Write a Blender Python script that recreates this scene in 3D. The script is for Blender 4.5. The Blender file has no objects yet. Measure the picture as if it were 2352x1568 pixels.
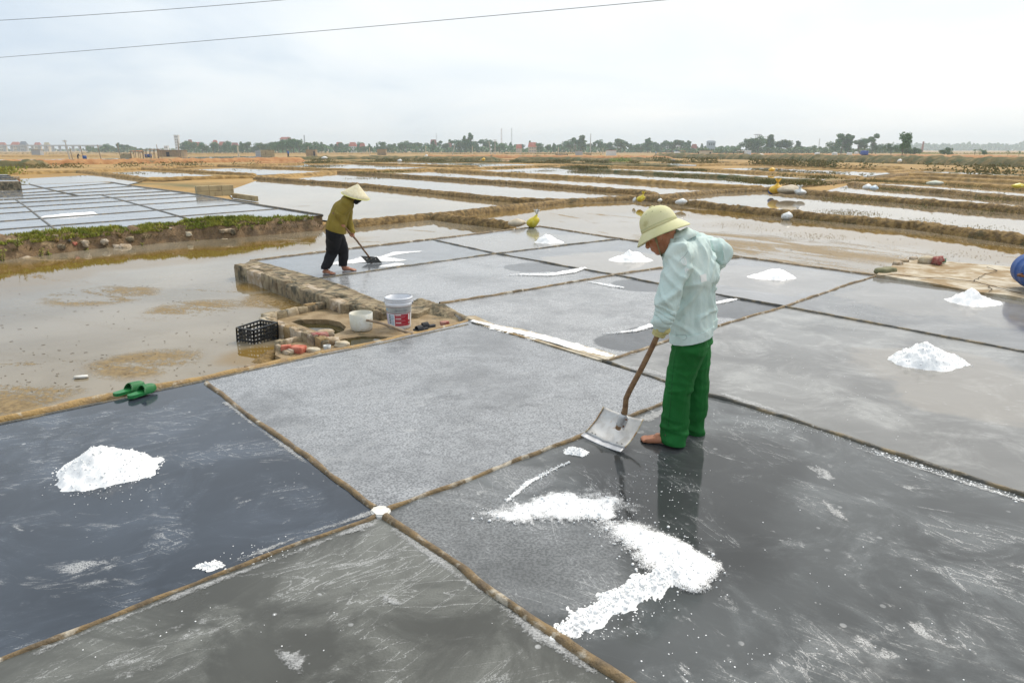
import bpy, bmesh, math, random
from mathutils import Vector, Matrix, noise
from mathutils.bvhtree import BVHTree
from mathutils.geometry import tessellate_polygon
random.seed(7)
R = math.radians
S = bpy.context.scene
COL = S.collection

# ------------------------------------------------------------------ camera
CAM_H, FPX, HZ = 1.95, 1568.0, 344.0          # eye height, focal length and horizon in a 2352 x 1568 frame
PITCH = math.atan((784 - HZ) / FPX)
CAM = Vector((0, 0, CAM_H))
cd = bpy.data.cameras.new('camera'); cam = bpy.data.objects.new('camera', cd); COL.objects.link(cam)
cam.location = CAM; cam.rotation_euler = (math.pi / 2 - PITCH, 0, 0)
cd.sensor_width = 36.0; cd.lens = 36.0 * FPX / 2352; cd.clip_start = 0.05; cd.clip_end = 12000
S.camera = cam

# ------------------------------------------------------------------ sky, sun, exposure
SUN_EL, SUN_AZ = R(52), R(38)                 # azimuth from +Y towards +X
SUN = Vector((math.sin(SUN_AZ) * math.cos(SUN_EL), math.cos(SUN_AZ) * math.cos(SUN_EL), math.sin(SUN_EL)))
W = bpy.data.worlds.new('World'); S.world = W; W.use_nodes = True
nt = W.node_tree; nt.nodes.clear()
def wn(t, **k):
    n = nt.nodes.new(t)
    for a, v in k.items(): setattr(n, a, v)
    return n
def wmath(op, a, b=None, c=None, clamp=False):
    n = wn('ShaderNodeMath', operation=op, use_clamp=clamp)
    for i, v in enumerate((a, b, c)):
        if v is None: continue
        if hasattr(v, 'links'): nt.links.new(v, n.inputs[i])
        else: n.inputs[i].default_value = v
    return n.outputs[0]
out = wn('ShaderNodeOutputWorld'); bg = wn('ShaderNodeBackground'); nt.links.new(bg.outputs[0], out.inputs[0])
sky = wn('ShaderNodeTexSky', sky_type='NISHITA', sun_disc=False, sun_elevation=SUN_EL, sun_rotation=SUN_AZ)
sky.air_density = 1.0; sky.dust_density = 2.0
tc = wn('ShaderNodeTexCoord'); sp = wn('ShaderNodeSeparateXYZ'); nt.links.new(tc.outputs['Generated'], sp.inputs[0])
zc = wmath('ADD', wmath('MAXIMUM', sp.outputs[2], 0.0), 0.22)
cb = wn('ShaderNodeCombineXYZ')
nt.links.new(wmath('DIVIDE', sp.outputs[0], zc), cb.inputs[0]); nt.links.new(wmath('DIVIDE', sp.outputs[1], zc), cb.inputs[1])
cn = wn('ShaderNodeTexNoise'); cn.inputs['Scale'].default_value = 0.75; cn.inputs['Detail'].default_value = 7
cn.inputs['Roughness'].default_value = 0.52; cn.inputs['Distortion'].default_value = 0.5
nt.links.new(cb.outputs[0], cn.inputs['Vector'])
dt = wn('ShaderNodeVectorMath', operation='DOT_PRODUCT'); nt.links.new(tc.outputs['Generated'], dt.inputs[0]); dt.inputs[1].default_value = SUN
glow = wmath('POWER', wmath('MULTIPLY_ADD', dt.outputs['Value'], 0.5, 0.5, clamp=True), 2.6)   # thin cloud is brighter towards the hidden sun
fac = wmath('ADD', wmath('MULTIPLY', glow, 1.25), wmath('MULTIPLY', wmath('SUBTRACT', cn.outputs[0], 0.5), 1.5), clamp=False)
rp = wn('ShaderNodeValToRGB'); nt.links.new(fac, rp.inputs[0])
e = rp.color_ramp.elements
e[0].position = 0.18; e[0].color = (0.40, 0.465, 0.54, 1)
e[1].position = 0.95; e[1].color = (0.69, 0.684, 0.67, 1)
m = e.new(0.50); m.color = (0.555, 0.592, 0.62, 1)
skm = wn('ShaderNodeMix', data_type='RGBA'); skm.inputs[0].default_value = 0.90
ss = wn('ShaderNodeMix', data_type='RGBA', blend_type='MULTIPLY'); ss.inputs[0].default_value = 1
nt.links.new(sky.outputs[0], ss.inputs[6]); ss.inputs[7].default_value = (0.10, 0.10, 0.10, 1)
nt.links.new(ss.outputs[2], skm.inputs[6]); nt.links.new(rp.outputs[0], skm.inputs[7])
nt.links.new(skm.outputs[2], bg.inputs[0]); bg.inputs[1].default_value = 1.0
sd = bpy.data.lights.new('sun', 'SUN'); sd.energy = 1.5; sd.angle = R(25); sd.color = (1.0, 0.94, 0.85)
so = bpy.data.objects.new('sun', sd); COL.objects.link(so); so.location = SUN * 60
so.rotation_euler = (-SUN).to_track_quat('-Z', 'Y').to_euler()
S.view_settings.view_transform = 'Standard'; S.view_settings.look = 'None'
S.view_settings.exposure = 0.74; S.view_settings.gamma = 1; S.view_settings.use_curve_mapping = False
S.cycles.max_bounces = 8; S.cycles.volume_bounces = 1
try: S.cycles.use_denoising = True
except Exception: pass

# ------------------------------------------------------------------ measuring helpers
FW = Vector((0, math.cos(PITCH), -math.sin(PITCH))); UP = Vector((0, math.sin(PITCH), math.cos(PITCH)))
def ray(x, y): return FW + Vector(((x - 1176) / FPX, 0, 0)) + UP * ((784 - y) / FPX)
def G(x, y, z=0.0):
    r = ray(x, y); return CAM + r * ((z - CAM_H) / r.z)
def at(x, y, Y):
    r = ray(x, y); return CAM + r * (Y / r.y)
def far(x, dist, z=0.0):
    """a point on level ground at a distance, in the compass direction of a column of the frame"""
    return Vector(((x - 1176) / (FPX / math.cos(PITCH)) * dist, dist, z))
def pxm(dist): return dist * math.cos(PITCH) / FPX            # metres per frame pixel at a distance
def lerp(a, b, t): return a + (b - a) * t
def nz(p, s=1.0): return noise.noise(Vector(p) * s)
def smooth(t): t = max(0, min(1, t)); return t * t * (3 - 2 * t)

# ------------------------------------------------------------------ objects
def wloc(o):
    v = Vector((0, 0, 0))
    while o: v += o.location; o = o.parent
    return v
def tag(o, label=None, cat=None, group=None, kind=None):
    for k, v in (('label', label), ('category', cat), ('group', group), ('kind', kind)):
        if v: o[k] = v
    return o
def empty(name, loc, label=None, cat=None, group=None):
    o = bpy.data.objects.new(name, None); COL.objects.link(o); o.location = loc; o.empty_display_size = 0.1
    return tag(o, label, cat, group)
def link(name, me, mats, parent=None):
    if not isinstance(mats, (list, tuple)): mats = [mats]
    for m_ in mats: me.materials.append(m_)
    o = bpy.data.objects.new(name, me); COL.objects.link(o)
    if parent: o.parent = parent
    return o
class MB:
    """collects shapes given in place, links them as one mesh object"""
    def __init__(s): s.v = []; s.f = []; s.mi = []; s.cur = 0
    def add(s, vs, fs):
        b = len(s.v); s.v += [Vector(p) for p in vs]; s.f += [tuple(i + b for i in q) for q in fs]; s.mi += [s.cur] * len(fs); return s
    def box(s, c, sz, M=None, bev=0.0):
        x, y, z = [d / 2 for d in sz]; c = Vector(c); M = M or Matrix.Identity(3)
        if not bev:
            vs = [c + M @ Vector((sx * x, sy * y, sz_ * z)) for sx in (-1, 1) for sy in (-1, 1) for sz_ in (-1, 1)]
            return s.add(vs, [(0, 1, 3, 2), (4, 6, 7, 5), (0, 4, 5, 1), (2, 3, 7, 6), (0, 2, 6, 4), (1, 5, 7, 3)])
        bm = bmesh.new(); bmesh.ops.create_cube(bm, size=1)
        for v in bm.verts: v.co = Vector((v.co.x * sz[0], v.co.y * sz[1], v.co.z * sz[2]))
        bmesh.ops.bevel(bm, geom=bm.edges[:], offset=bev, segments=1, affect='EDGES')
        bm.verts.index_update()
        s.add([c + M @ v.co for v in bm.verts], [[v.index for v in f.verts] for f in bm.faces]); bm.free(); return s
    def bar(s, a, b, w, h=None, up=(0, 0, 1)):
        a, b = Vector(a), Vector(b); d = (b - a); L = d.length
        if L < 1e-6: return s
        z = d / L; u = Vector(up)
        if abs(z.dot(u)) > 0.99: u = Vector((1, 0, 0))
        x = u.cross(z).normalized(); y = z.cross(x)
        return s.box((a + b) / 2, (w, h or w, L), Matrix((x, y, z)).transposed())
    def tube(s, pts, rad, n=10, cap=True):
        pts = [Vector(p) for p in pts]; k = len(pts)
        rs = rad if isinstance(rad, (list, tuple)) else [rad] * k
        t0 = (pts[1] - pts[0]).normalized(); u = Vector((0, 0, 1)) if abs(t0.z) < .9 else Vector((1, 0, 0))
        vs = []; fs = []
        for i, p in enumerate(pts):
            t = (pts[min(i + 1, k - 1)] - pts[max(i - 1, 0)]).normalized()
            x = (u - t * u.dot(t)).normalized(); y = t.cross(x); u = x
            for j in range(n):
                a = 2 * math.pi * j / n; vs.append(p + (x * math.cos(a) + y * math.sin(a)) * rs[i])
        for i in range(k - 1):
            for j in range(n): fs.append((i * n + j, i * n + (j + 1) % n, (i + 1) * n + (j + 1) % n, (i + 1) * n + j))
        if cap: fs.append(tuple(range(n))[::-1]); fs.append(tuple((k - 1) * n + j for j in range(n)))
        return s.add(vs, fs)
    def lathe(s, prof, M=None, o=(0, 0, 0), n=32, sx=1, sy=1):
        M = M or Matrix.Identity(3); o = Vector(o); vs = []; fs = []; k = len(prof)
        for r, z in prof:
            for j in range(n):
                a = 2 * math.pi * j / n; vs.append(o + M @ Vector((r * math.cos(a) * sx, r * math.sin(a) * sy, z)))
        for i in range(k - 1):
            for j in range(n): fs.append((i * n + j, i * n + (j + 1) % n, (i + 1) * n + (j + 1) % n, (i + 1) * n + j))
        return s.add(vs, fs)
    def ell(s, c, ax, M=None, n=14, m_=9):
        prof = [(math.sin(math.pi * i / m_) + 1e-4, -math.cos(math.pi * i / m_)) for i in range(m_ + 1)]
        M = (M or Matrix.Identity(3)) @ Matrix.Diagonal(Vector(ax)); k = len(s.f)
        s.lathe(prof, M, c, n)
        b = len(s.v) - n * (m_ + 1)
        s.f.append(tuple(b + j for j in range(n))[::-1]); s.f.append(tuple(b + m_ * n + j for j in range(n))); s.mi += [s.cur] * 2
        return s
    def cap(s, p0, r0, p1, r1, n=14):
        p0, p1 = Vector(p0), Vector(p1); d = p1 - p0; L = d.length; z = d / L if L > 1e-6 else Vector((0, 0, 1))
        pts = []; rs = []
        for i in range(5): a = math.pi / 2 * i / 4; pts.append(p0 - z * r0 * math.cos(a)); rs.append(max(1e-4, r0 * math.sin(a)))
        for i in range(5): a = math.pi / 2 * i / 4; pts.append(p1 + z * r1 * math.sin(a)); rs.append(max(1e-4, r1 * math.cos(a)))
        return s.tube(pts, rs, n)
    def chain(s, pts, n=14):
        for (a, ra), (b, rb) in zip(pts, pts[1:]): s.cap(a, ra, b, rb, n)
        return s
    def prism(s, poly, z0, z1):
        n = len(poly); vs = [(p[0], p[1], z0) for p in poly] + [(p[0], p[1], z1) for p in poly]
        return s.add(vs, [tuple(range(n))[::-1], tuple(range(n, 2 * n))] + [(i, (i + 1) % n, n + (i + 1) % n, n + i) for i in range(n)])
    def mesh(s, name, off=Vector((0, 0, 0)), sm=False):
        me = bpy.data.meshes.new(name); me.from_pydata([tuple(p - off) for p in s.v], [], s.f)
        me.polygons.foreach_set('material_index', s.mi)
        if sm: me.polygons.foreach_set('use_smooth', [True] * len(me.polygons))
        me.update(); return me
    def build(s, name, mats, parent=None, sm=False):
        return link(name, s.mesh(name, wloc(parent), sm), mats, parent)
def fixn(me):
    bm = bmesh.new(); bm.from_mesh(me); bmesh.ops.recalc_face_normals(bm, faces=bm.faces[:]); bm.to_mesh(me); bm.free(); me.update()
def melt(mb, vox, it=6, fac=0.5):
    """one continuous skin round overlapping volumes; returns a mesh in world space"""
    me = mb.mesh('tmp'); o = bpy.data.objects.new('tmp', me); COL.objects.link(o)
    md = o.modifiers.new('r', 'REMESH'); md.mode = 'VOXEL'; md.voxel_size = vox; md.use_smooth_shade = True
    if it: sm_ = o.modifiers.new('s', 'SMOOTH'); sm_.iterations = it; sm_.factor = fac
    dg = bpy.context.evaluated_depsgraph_get(); dg.update()
    r = bpy.data.meshes.new_from_object(o.evaluated_get(dg)); bpy.data.objects.remove(o)
    r.polygons.foreach_set('use_smooth', [True] * len(r.polygons)); return r
def displace(me, fn):
    ns = [v.normal.copy() for v in me.vertices]
    for v, n in zip(me.vertices, ns): v.co += n * fn(v.co, n)
    me.update()
def put(name, me, mats, parent=None, off=None):
    o_ = wloc(parent) if off is None else off
    for v in me.vertices: v.co -= o_
    me.update(); return link(name, me, mats, parent)
def bisect(me, co, no, keep_above=True):
    bm = bmesh.new(); bm.from_mesh(me)
    bmesh.ops.bisect_plane(bm, geom=bm.verts[:] + bm.edges[:] + bm.faces[:], plane_co=co, plane_no=no, clear_inner=keep_above, clear_outer=not keep_above)
    r = bpy.data.meshes.new('cut'); bm.to_mesh(r); bm.free()
    r.polygons.foreach_set('use_smooth', [True] * len(r.polygons)); return r

# ------------------------------------------------------------------ materials
class NB:
    def __init__(s, name):
        s.m = bpy.data.materials.new(name); s.m.use_nodes = True; s.t = s.m.node_tree
        s.b = s.t.nodes['Principled BSDF']; s.pos = None
    def n(s, t, **k):
        x = s.t.nodes.new(t)
        for a, v in k.items(): setattr(x, a, v)
        return x
    def set(s, sock, v):
        if hasattr(v, 'links'): s.t.links.new(v, sock)
        elif isinstance(v, (tuple, list)) and len(v) == 3 and sock.type == 'RGBA': sock.default_value = (*v, 1)
        else: sock.default_value = v
    def coord(s, scale=(1, 1, 1), rot=(0, 0, 0), loc=(0, 0, 0), kind='Object'):
        tcx = s.n('ShaderNodeTexCoord'); mp = s.n('ShaderNodeMapping')
        if rot != (0, 0, 0): mp.vector_type = 'TEXTURE'; scale = tuple(1 / q for q in scale)
        mp.inputs['Scale'].default_value = scale; mp.inputs['Rotation'].default_value = rot; mp.inputs['Location'].default_value = loc
        s.t.links.new(tcx.outputs[kind], mp.inputs[0]); return mp.outputs[0]
    def noise(s, scale, detail=5, rough=.55, dist=0, vec=None):
        x = s.n('ShaderNodeTexNoise'); x.inputs['Scale'].default_value = scale; x.inputs['Detail'].default_value = detail
        x.inputs['Roughness'].default_value = rough; x.inputs['Distortion'].default_value = dist
        s.t.links.new(vec or s.coord(), x.inputs['Vector']); return x.outputs[0]
    def vor(s, scale, vec=None, feature='F1', rnd=1.0):
        x = s.n('ShaderNodeTexVoronoi', feature=feature); x.inputs['Scale'].default_value = scale; x.inputs['Randomness'].default_value = rnd
        s.t.links.new(vec or s.coord(), x.inputs['Vector']); return x
    def step(s, v, lo, hi, a=0.0, b=1.0):
        x = s.n('ShaderNodeMapRange', interpolation_type='SMOOTHSTEP'); s.set(x.inputs[0], v)
        for i, q in zip((1, 2, 3, 4), (lo, hi, a, b)): x.inputs[i].default_value = q
        return x.outputs[0]
    def math(s, op, a, b=0.0, clamp=False):
        x = s.n('ShaderNodeMath', operation=op, use_clamp=clamp); s.set(x.inputs[0], a); s.set(x.inputs[1], b); return x.outputs[0]
    def mix(s, f, a, b):
        x = s.n('ShaderNodeMix', data_type='RGBA'); s.set(x.inputs[0], f); s.set(x.inputs[6], a); s.set(x.inputs[7], b); return x.outputs[2]
    def mixf(s, f, a, b):
        x = s.n('ShaderNodeMix', data_type='FLOAT'); s.set(x.inputs[0], f); s.set(x.inputs[2], a); s.set(x.inputs[3], b); return x.outputs[0]
    def bump(s, h, strength=.3, dist=.01, nrm=None):
        x = s.n('ShaderNodeBump'); x.inputs['Strength'].default_value = strength; x.inputs['Distance'].default_value = dist
        s.set(x.inputs['Height'], h)
        if nrm is not None: s.t.links.new(nrm, x.inputs['Normal'])
        return x.outputs[0]
    def out(s, col=None, rough=None, bump=None, spec=None, ior=None, metal=None):
        for nm, v in (('Base Color', col), ('Roughness', rough), ('Normal', bump), ('Specular IOR Level', spec), ('IOR', ior), ('Metallic', metal)):
            if v is not None: s.set(s.b.inputs[nm], v)
        return s.m
def mat(name, c1, c2=None, scale=6, lo=.4, hi=.62, rough=.7, bump=0, bscale=40, c3=None, s3=3, lo3=.55, hi3=.65, spec=.4, metal=0, detail=6, bdist=.01, kind='Object', rough3=None):
    b = NB(name); vec = b.coord(kind=kind); col = c1
    if c2: col = b.mix(b.step(b.noise(scale, detail, vec=vec), lo, hi), c1, c2)
    rg = rough
    if c3:
        k = b.step(b.noise(s3, 8, .62, .4, vec=vec), lo3, hi3); col = b.mix(k, col, c3)
        if rough3 is not None: rg = b.mixf(k, rough, rough3)
    bp = b.bump(b.noise(bscale, 6, .6, vec=vec), bump, bdist) if bump else None
    return b.out(col, rg, bp, spec, None, metal)

def circ(b, spots_, wob=.35, sc=2.2, vec=None, soft=.25):
    """a mask of soft, wobbly patches of floor: each (x, y, radius) in metres"""
    nn_ = b.noise(sc, 6, .6, .5, vec=vec); pos = b.coord(); res = None
    for (x, y, r_) in spots_:
        d = b.n('ShaderNodeVectorMath', operation='DISTANCE'); b.t.links.new(pos, d.inputs[0]); d.inputs[1].default_value = (x, y, 0)
        k = b.step(b.math('ADD', b.math('DIVIDE', d.outputs['Value'], r_), b.math('MULTIPLY', b.math('SUBTRACT', nn_, .5), wob * 4)), 1 - soft, 1 + soft, 1, 0)
        res = k if res is None else b.math('MAXIMUM', res, k)
    return res
def pan_mat(name, speckle=0.0, streak=0.5, spots=0.4, dark=(.050, .054, .058), light=(.25, .26, .27), wet=.07, rot=0.3, film=0.0, seed=0.0, grain_at=None, clear_at=None, film_at=None, haze=.35, wet_at=None):
    """wet cement floor of a salt pan: smooth brine film, grains of forming salt, scrape streaks, splash spots with droplet glint painted in"""
    b = NB(name); o = (seed, seed * .7, 0)
    vec = b.coord(loc=o)
    big = b.noise(.9, 4, .5, .3, vec=vec)
    mid = b.noise(4, 7, .62, .5, vec=vec)
    st = b.noise(1.0, 8, .66, 1.4, vec=b.coord(scale=(.9, 4.5, 1), rot=(0, 0, rot), loc=o))
    st2 = b.noise(1.0, 8, .7, .8, vec=b.coord(scale=(2.2, 20.0, 1), rot=(0, 0, rot + .3), loc=o))
    pt = b.noise(2.6, 9, .68, 1.0, vec=b.coord(scale=(.75, 1.6, 1), rot=(0, 0, rot - .2), loc=(seed + 3, 1, 0)))
    grit = b.noise(130, 3, .6, vec=vec)
    base = b.mix(b.step(big, .35, .7), dark, tuple(q * 1.5 for q in dark))
    mot = b.noise(1.7, 9, .68, .7, vec=b.coord(loc=(seed + 7, seed, 0)))
    base = b.mix(b.math('MULTIPLY', b.math('MULTIPLY', b.step(mot, .42, .70), b.step(grit, .25, .62, .45, 1)), haze), base, tuple(q * 3.4 + .015 for q in dark))      # dried brine bloom
    base = b.mix(b.math('MULTIPLY', b.step(st2, .52, .75), .16), base, tuple(q * 2.6 for q in dark))
    rough = b.mixf(b.step(mid, .4, .65), wet, wet * 2.0 + .03)
    rough = b.mixf(b.math('MULTIPLY', b.step(mot, .45, .66), .5), rough, .26)
    if wet_at:
        k = b.math('MULTIPLY', circ(b, wet_at, .25, 2.0, vec, .3), .65); base = b.mix(k, base, tuple(q * .55 for q in dark)); rough = b.mixf(k, rough, .02)  # wet floor round the man, its colour also darkened to deepen his reflection
    h = b.math('MULTIPLY', st2, .25)
    if speckle:
        g = b.math('ADD', b.math('MULTIPLY', b.noise(66, 3, .6, vec=vec), .74), b.math('MULTIPLY', b.noise(20, 4, .6, .5, vec=vec), .26)); mask = b.step(b.math('ADD', big, b.math('MULTIPLY', mid, .45)), .48, .82, .25, 1.0)
        area = circ(b, grain_at, .25, 2.5, vec, .12) if grain_at else None
        if clear_at: area = b.math('SUBTRACT', 1.0, circ(b, clear_at, .12, 2.0, vec, .06))
        mask = b.math('MULTIPLY', mask, speckle)
        sp_ = speckle if area is None else b.math('MULTIPLY', area, speckle)
        if area is not None: mask = b.math('MULTIPLY', mask, area)
        fine = b.step(g, .41, .58)
        base = b.mix(b.math('MULTIPLY', b.step(mid, .3, .7, .35, .75), sp_), base, tuple(q * .62 for q in light))
        base = b.mix(b.math('MULTIPLY', fine, mask), base, light)
        rough = b.mixf(b.math('MULTIPLY', fine, sp_), rough, .32)
        h = b.math('ADD', h, b.math('MULTIPLY', g, b.math('MULTIPLY', sp_, .5)))
    if film_at:
        k = b.math('MULTIPLY', circ(b, film_at, .30, 1.6, vec, .10), film)
        base = b.mix(k, base, (.30, .275, .235)); rough = b.mixf(k, rough, .03)
    if streak:
        a = b.math('MULTIPLY', b.step(pt, .60, .70), b.step(big, .30, .55, .35, 1))
        ln = b.math('ABSOLUTE', b.math('SUBTRACT', b.noise(1.0, 5, .55, .8, vec=b.coord(scale=(1.3, 9.0, 1), rot=(0, 0, rot + .15), loc=o)), .5)); ln2 = b.math('ABSOLUTE', b.math('SUBTRACT', b.noise(1.0, 5, .55, 1.2, vec=b.coord(scale=(1.0, 5.0, 1), rot=(0, 0, rot - .5), loc=(seed + 9, 0, 0))), .5))
        c = b.math('MULTIPLY', b.math('MAXIMUM', b.step(ln, .002, .011, 1, 0), b.step(ln2, .002, .009, 1, 0)), b.step(mot, .47, .60))
        k = b.math('MULTIPLY', b.math('MAXIMUM', a, b.math('MULTIPLY', c, .6)), streak, True)
        k = b.math('MULTIPLY', k, b.step(grit, .34, .58))
        base = b.mix(k, base, (.50, .505, .50)); rough = b.mixf(k, rough, .6)
        h = b.math('ADD', h, b.math('MULTIPLY', k, .5))
    if spots:  # white spots, partly the glint of reflecting droplets put into the colour
        vo = b.vor(9, vec=vec); sel = b.step(b.noise(4.0, 3, vec=vec), .56, .64)
        k = b.math('MULTIPLY', b.math('MULTIPLY', b.step(b.math('ADD', vo.outputs['Distance'], b.math('MULTIPLY', mid, .22)), .22, .27, 1, 0), sel), spots, True)
        vo2 = b.vor(30, vec=vec); k2 = b.math('MULTIPLY', b.math('MULTIPLY', b.step(vo2.outputs['Distance'], .10, .17, 1, 0), b.step(b.noise(3.2, 4, vec=b.coord(loc=(seed + 4, 2, 0))), .60, .68)), spots, True)
        k = b.math('MAXIMUM', k, k2)
        base = b.mix(k, base, (.60, .61, .61)); rough = b.mixf(k, rough, .4)
        h = b.math('ADD', h, k)
    return b.out(base, rough, b.bump(h, .22, .004), .5, 1.36)

def pond_mat(name, mud=(.20, .15, .085), mud2=(.30, .23, .14), dry=0.0, rip=0.02, seed=0.0, rot=.35, rs=14.0, mud_at=None, shore_at=None, shore=(.20, .125, .030)):
    """shallow still water over mud; where 'dry' grows, wet mud comes through in long patches"""
    b = NB(name); o = (seed, seed, 0); vec = b.coord(loc=o)
    n1 = b.noise(.35, 5, .55, .4, vec=vec)
    col = b.mix(b.step(n1, .35, .65), mud, mud2)
    rough = b.mixf(b.step(b.noise(1.3, 5, vec=vec), .4, .7), .015, .05)
    bp = b.bump(b.noise(rs, 3, .5, vec=vec), rip, .02)
    if shore_at: col = b.mix(circ(b, shore_at, .3, .9, vec, .35), col, shore)
    if dry:
        s_ = b.noise(1.0, 9, .66, .8, vec=b.coord(scale=(.32, 1.25, 1), rot=(0, 0, rot), loc=o))
        fine = b.noise(22, 5, .65, vec=vec)
        k = b.step(b.math('ADD', s_, b.math('MULTIPLY', b.math('SUBTRACT', fine, .5), .28)), .69 - .14 * dry, .74 - .14 * dry)
        crumb = b.math('MULTIPLY', b.step(b.noise(16, 6, .7, vec=b.coord(scale=(.6, 1.6, 1), rot=(0, 0, rot), loc=o)), .66, .71), dry)
        if mud_at:
            k = b.math('MAXIMUM', k, b.math('MULTIPLY', circ(b, mud_at, .3, .8, vec, .3), b.step(b.math('ADD', s_, b.math('MULTIPLY', b.math('SUBTRACT', fine, .5), .4)), .46, .54)))
        k2 = b.math('MAXIMUM', k, crumb)
        col = b.mix(k2, col, b.mix(b.step(fine, .35, .65), (.15, .10, .04), (.28, .195, .085)))
        rough = b.mixf(k2, rough, .55)
        bp = b.bump(b.math('MULTIPLY', k2, fine), .5, .012, bp)
    return b.out(col, rough, bp, .5, 1.33)

SALT = mat('salt', (.88, .88, .87), (.93, .93, .915), 40, rough=.55, bump=.25, bscale=150, bdist=.004)
def film_mat(name, col=(.88, .88, .87), lo=.0, gain=3.2, gs=170):
    """loose salt thinning out to single grains: where the layer is thin the floor shows between them"""
    b = NB(name); at_ = b.n('ShaderNodeAttribute'); at_.attribute_name = 'cover'
    v_ = b.coord(); g = b.math('ADD', b.math('MULTIPLY', b.noise(gs, 3, .65, vec=v_), .65), b.math('MULTIPLY', b.noise(26, 5, .6, vec=v_), .35))
    k = b.math('MULTIPLY', b.math('SUBTRACT', b.math('MULTIPLY_ADD', at_.outputs['Fac'], .75) if False else b.math('ADD', b.math('MULTIPLY', at_.outputs['Fac'], .62), .26 + lo), g), gain * 2, True)
    b.out(col, .5, b.bump(g, .3, .004)); tr_ = b.n('ShaderNodeBsdfTransparent'); mx = b.n('ShaderNodeMixShader'); b.t.links.new(k, mx.inputs[0]); b.t.links.new(tr_.outputs[0], mx.inputs[1]); b.t.links.new(b.b.outputs[0], mx.inputs[2])
    b.t.links.new(mx.outputs[0], b.t.nodes['Material Output'].inputs[0]); return b.m
SALT_WET = film_mat('salt_film', (.84, .845, .84), -.05, 1.8); CRUST = film_mat('salt_crust', (.46, .465, .46), -.16, 1.3, 120)
MUD = mat('dyke_mud', (.14, .085, .025), (.37, .235, .08), 7, .36, .66, rough=.75, bump=1.0, bscale=20, bdist=.08, c3=(.085, .07, .022), s3=2.2, lo3=.55, hi3=.7)
MUD_FAR = mat('dyke_mud_far', (.22, .13, .035), (.43, .27, .09), 2.2, .35, .68, rough=.85, bump=.8, bscale=8, bdist=.06, c3=(.13, .115, .04), s3=.6, lo3=.6, hi3=.72)
MUD_RED = mat('red_earth', (.35, .15, .045), (.48, .26, .10), 1.0, .35, .7, rough=.9, bump=.7, bscale=6, bdist=.1, c3=(.09, .085, .03), s3=.5, lo3=.57, hi3=.68)
MUD_GRN = mat('weedy_earth', (.10, .09, .028), (.26, .18, .07), .9, .4, .68, rough=.9, bump=.8, bscale=6, bdist=.1, c3=(.06, .075, .02), s3=.7, lo3=.5, hi3=.65)
EARTH = mat('earth', (.31, .185, .055), (.45, .285, .10), .12, .35, .7, rough=.9, bump=.6, bscale=3, bdist=.1, c3=(.13, .125, .05), s3=.06, lo3=.52, hi3=.66)
KERB_TAN = mat('kerb_tan', (.26, .175, .08), (.13, .095, .055), 10, .34, .68, rough=.55, bump=1.0, bscale=55, bdist=.014, c3=(.52, .46, .36), s3=8, lo3=.53, hi3=.66)
KERB_GREY = mat('kerb_grey', (.075, .072, .06), (.20, .15, .075), 8, .42, .66, rough=.4, bump=.8, bscale=50, bdist=.012, c3=(.50, .49, .47), s3=7, lo3=.64, hi3=.72)
EDGE_TAN = mat('edge_tan', (.42, .27, .10), (.30, .20, .10), 7, .4, .65, rough=.6, bump=.8, bscale=40, bdist=.02, c3=(.55, .48, .36), s3=6, lo3=.55, hi3=.68)
CEMENT = mat('old_cement', (.36, .29, .18), (.20, .15, .09), 7, .38, .64, rough=.85, bump=.9, bscale=26, bdist=.03, c3=(.095, .085, .055), s3=5, lo3=.49, hi3=.62)
CEM_PALE = mat('pale_cement', (.54, .48, .37), (.38, .30, .19), 3.4, .42, .60, rough=.75, bump=.8, bscale=20, bdist=.02, c3=(.28, .185, .08), s3=1.5, lo3=.46, hi3=.60)
CEM_WHITE = mat('white_cement', (.72, .71, .67), (.52, .49, .42), 5, .42, .66, rough=.6, bump=.4, bscale=30, bdist=.01)
BRICK = mat('red_brick', (.42, .10, .06), (.55, .20, .13), 16, rough=.85, bump=.6, bscale=60, bdist=.01)
BRICK_DK = mat('dark_red_brick', (.26, .06, .05), (.42, .22, .18), 14, rough=.85, bump=.6, bscale=60, bdist=.01)
STONE = mat('stone', (.36, .27, .17), (.50, .42, .32), 9, rough=.85, bump=.7, bscale=30, bdist=.02, c3=(.16, .12, .08), s3=5)
STONE_PALE = mat('pale_stone', (.58, .52, .40), (.42, .34, .22), 9, rough=.8, bump=.5, bscale=30, bdist=.02)
GRASS = mat('grass', (.20, .24, .028), (.34, .33, .05), 3, .35, .65, rough=.6, c3=(.24, .19, .07), s3=1.6, lo3=.6, hi3=.7, spec=.25)
GRASS_DK = mat('grass_dark', (.12, .125, .032), (.22, .175, .06), .6, .35, .65, rough=.7, c3=(.33, .23, .09), s3=.5, lo3=.56, hi3=.7, spec=.2)
LEAF = mat('leaf', (.075, .16, .05), (.12, .22, .07), .5, rough=.65, spec=.25)
LEAF2 = mat('leaf_olive', (.09, .155, .055), (.14, .20, .07), .5, rough=.65, spec=.25)
BARK = mat('bark', (.12, .085, .055), (.20, .15, .1), 8, rough=.9)
WOOD = mat('handle_wood', (.26, .155, .075), (.16, .085, .042), 18, .4, .62, rough=.55, bump=.4, bscale=60)
WOOD_GREY = mat('weathered_wood', (.34, .26, .18), (.24, .17, .11), 14, rough=.8, bump=.4, bscale=60)
STEEL = mat('worn_steel', (.58, .58, .57), (.46, .45, .43), 14, .4, .65, rough=.45, bump=.15, bscale=70, c3=(.36, .19, .06), s3=5, lo3=.66, hi3=.74, metal=.35, rough3=.8)
STEEL_EDGE = mat('edge_steel', (.66, .66, .67), (.55, .55, .56), 20, rough=.35, metal=.4)
RUST = mat('rust', (.22, .085, .03), (.11, .05, .025), 30, rough=.9)
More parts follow.
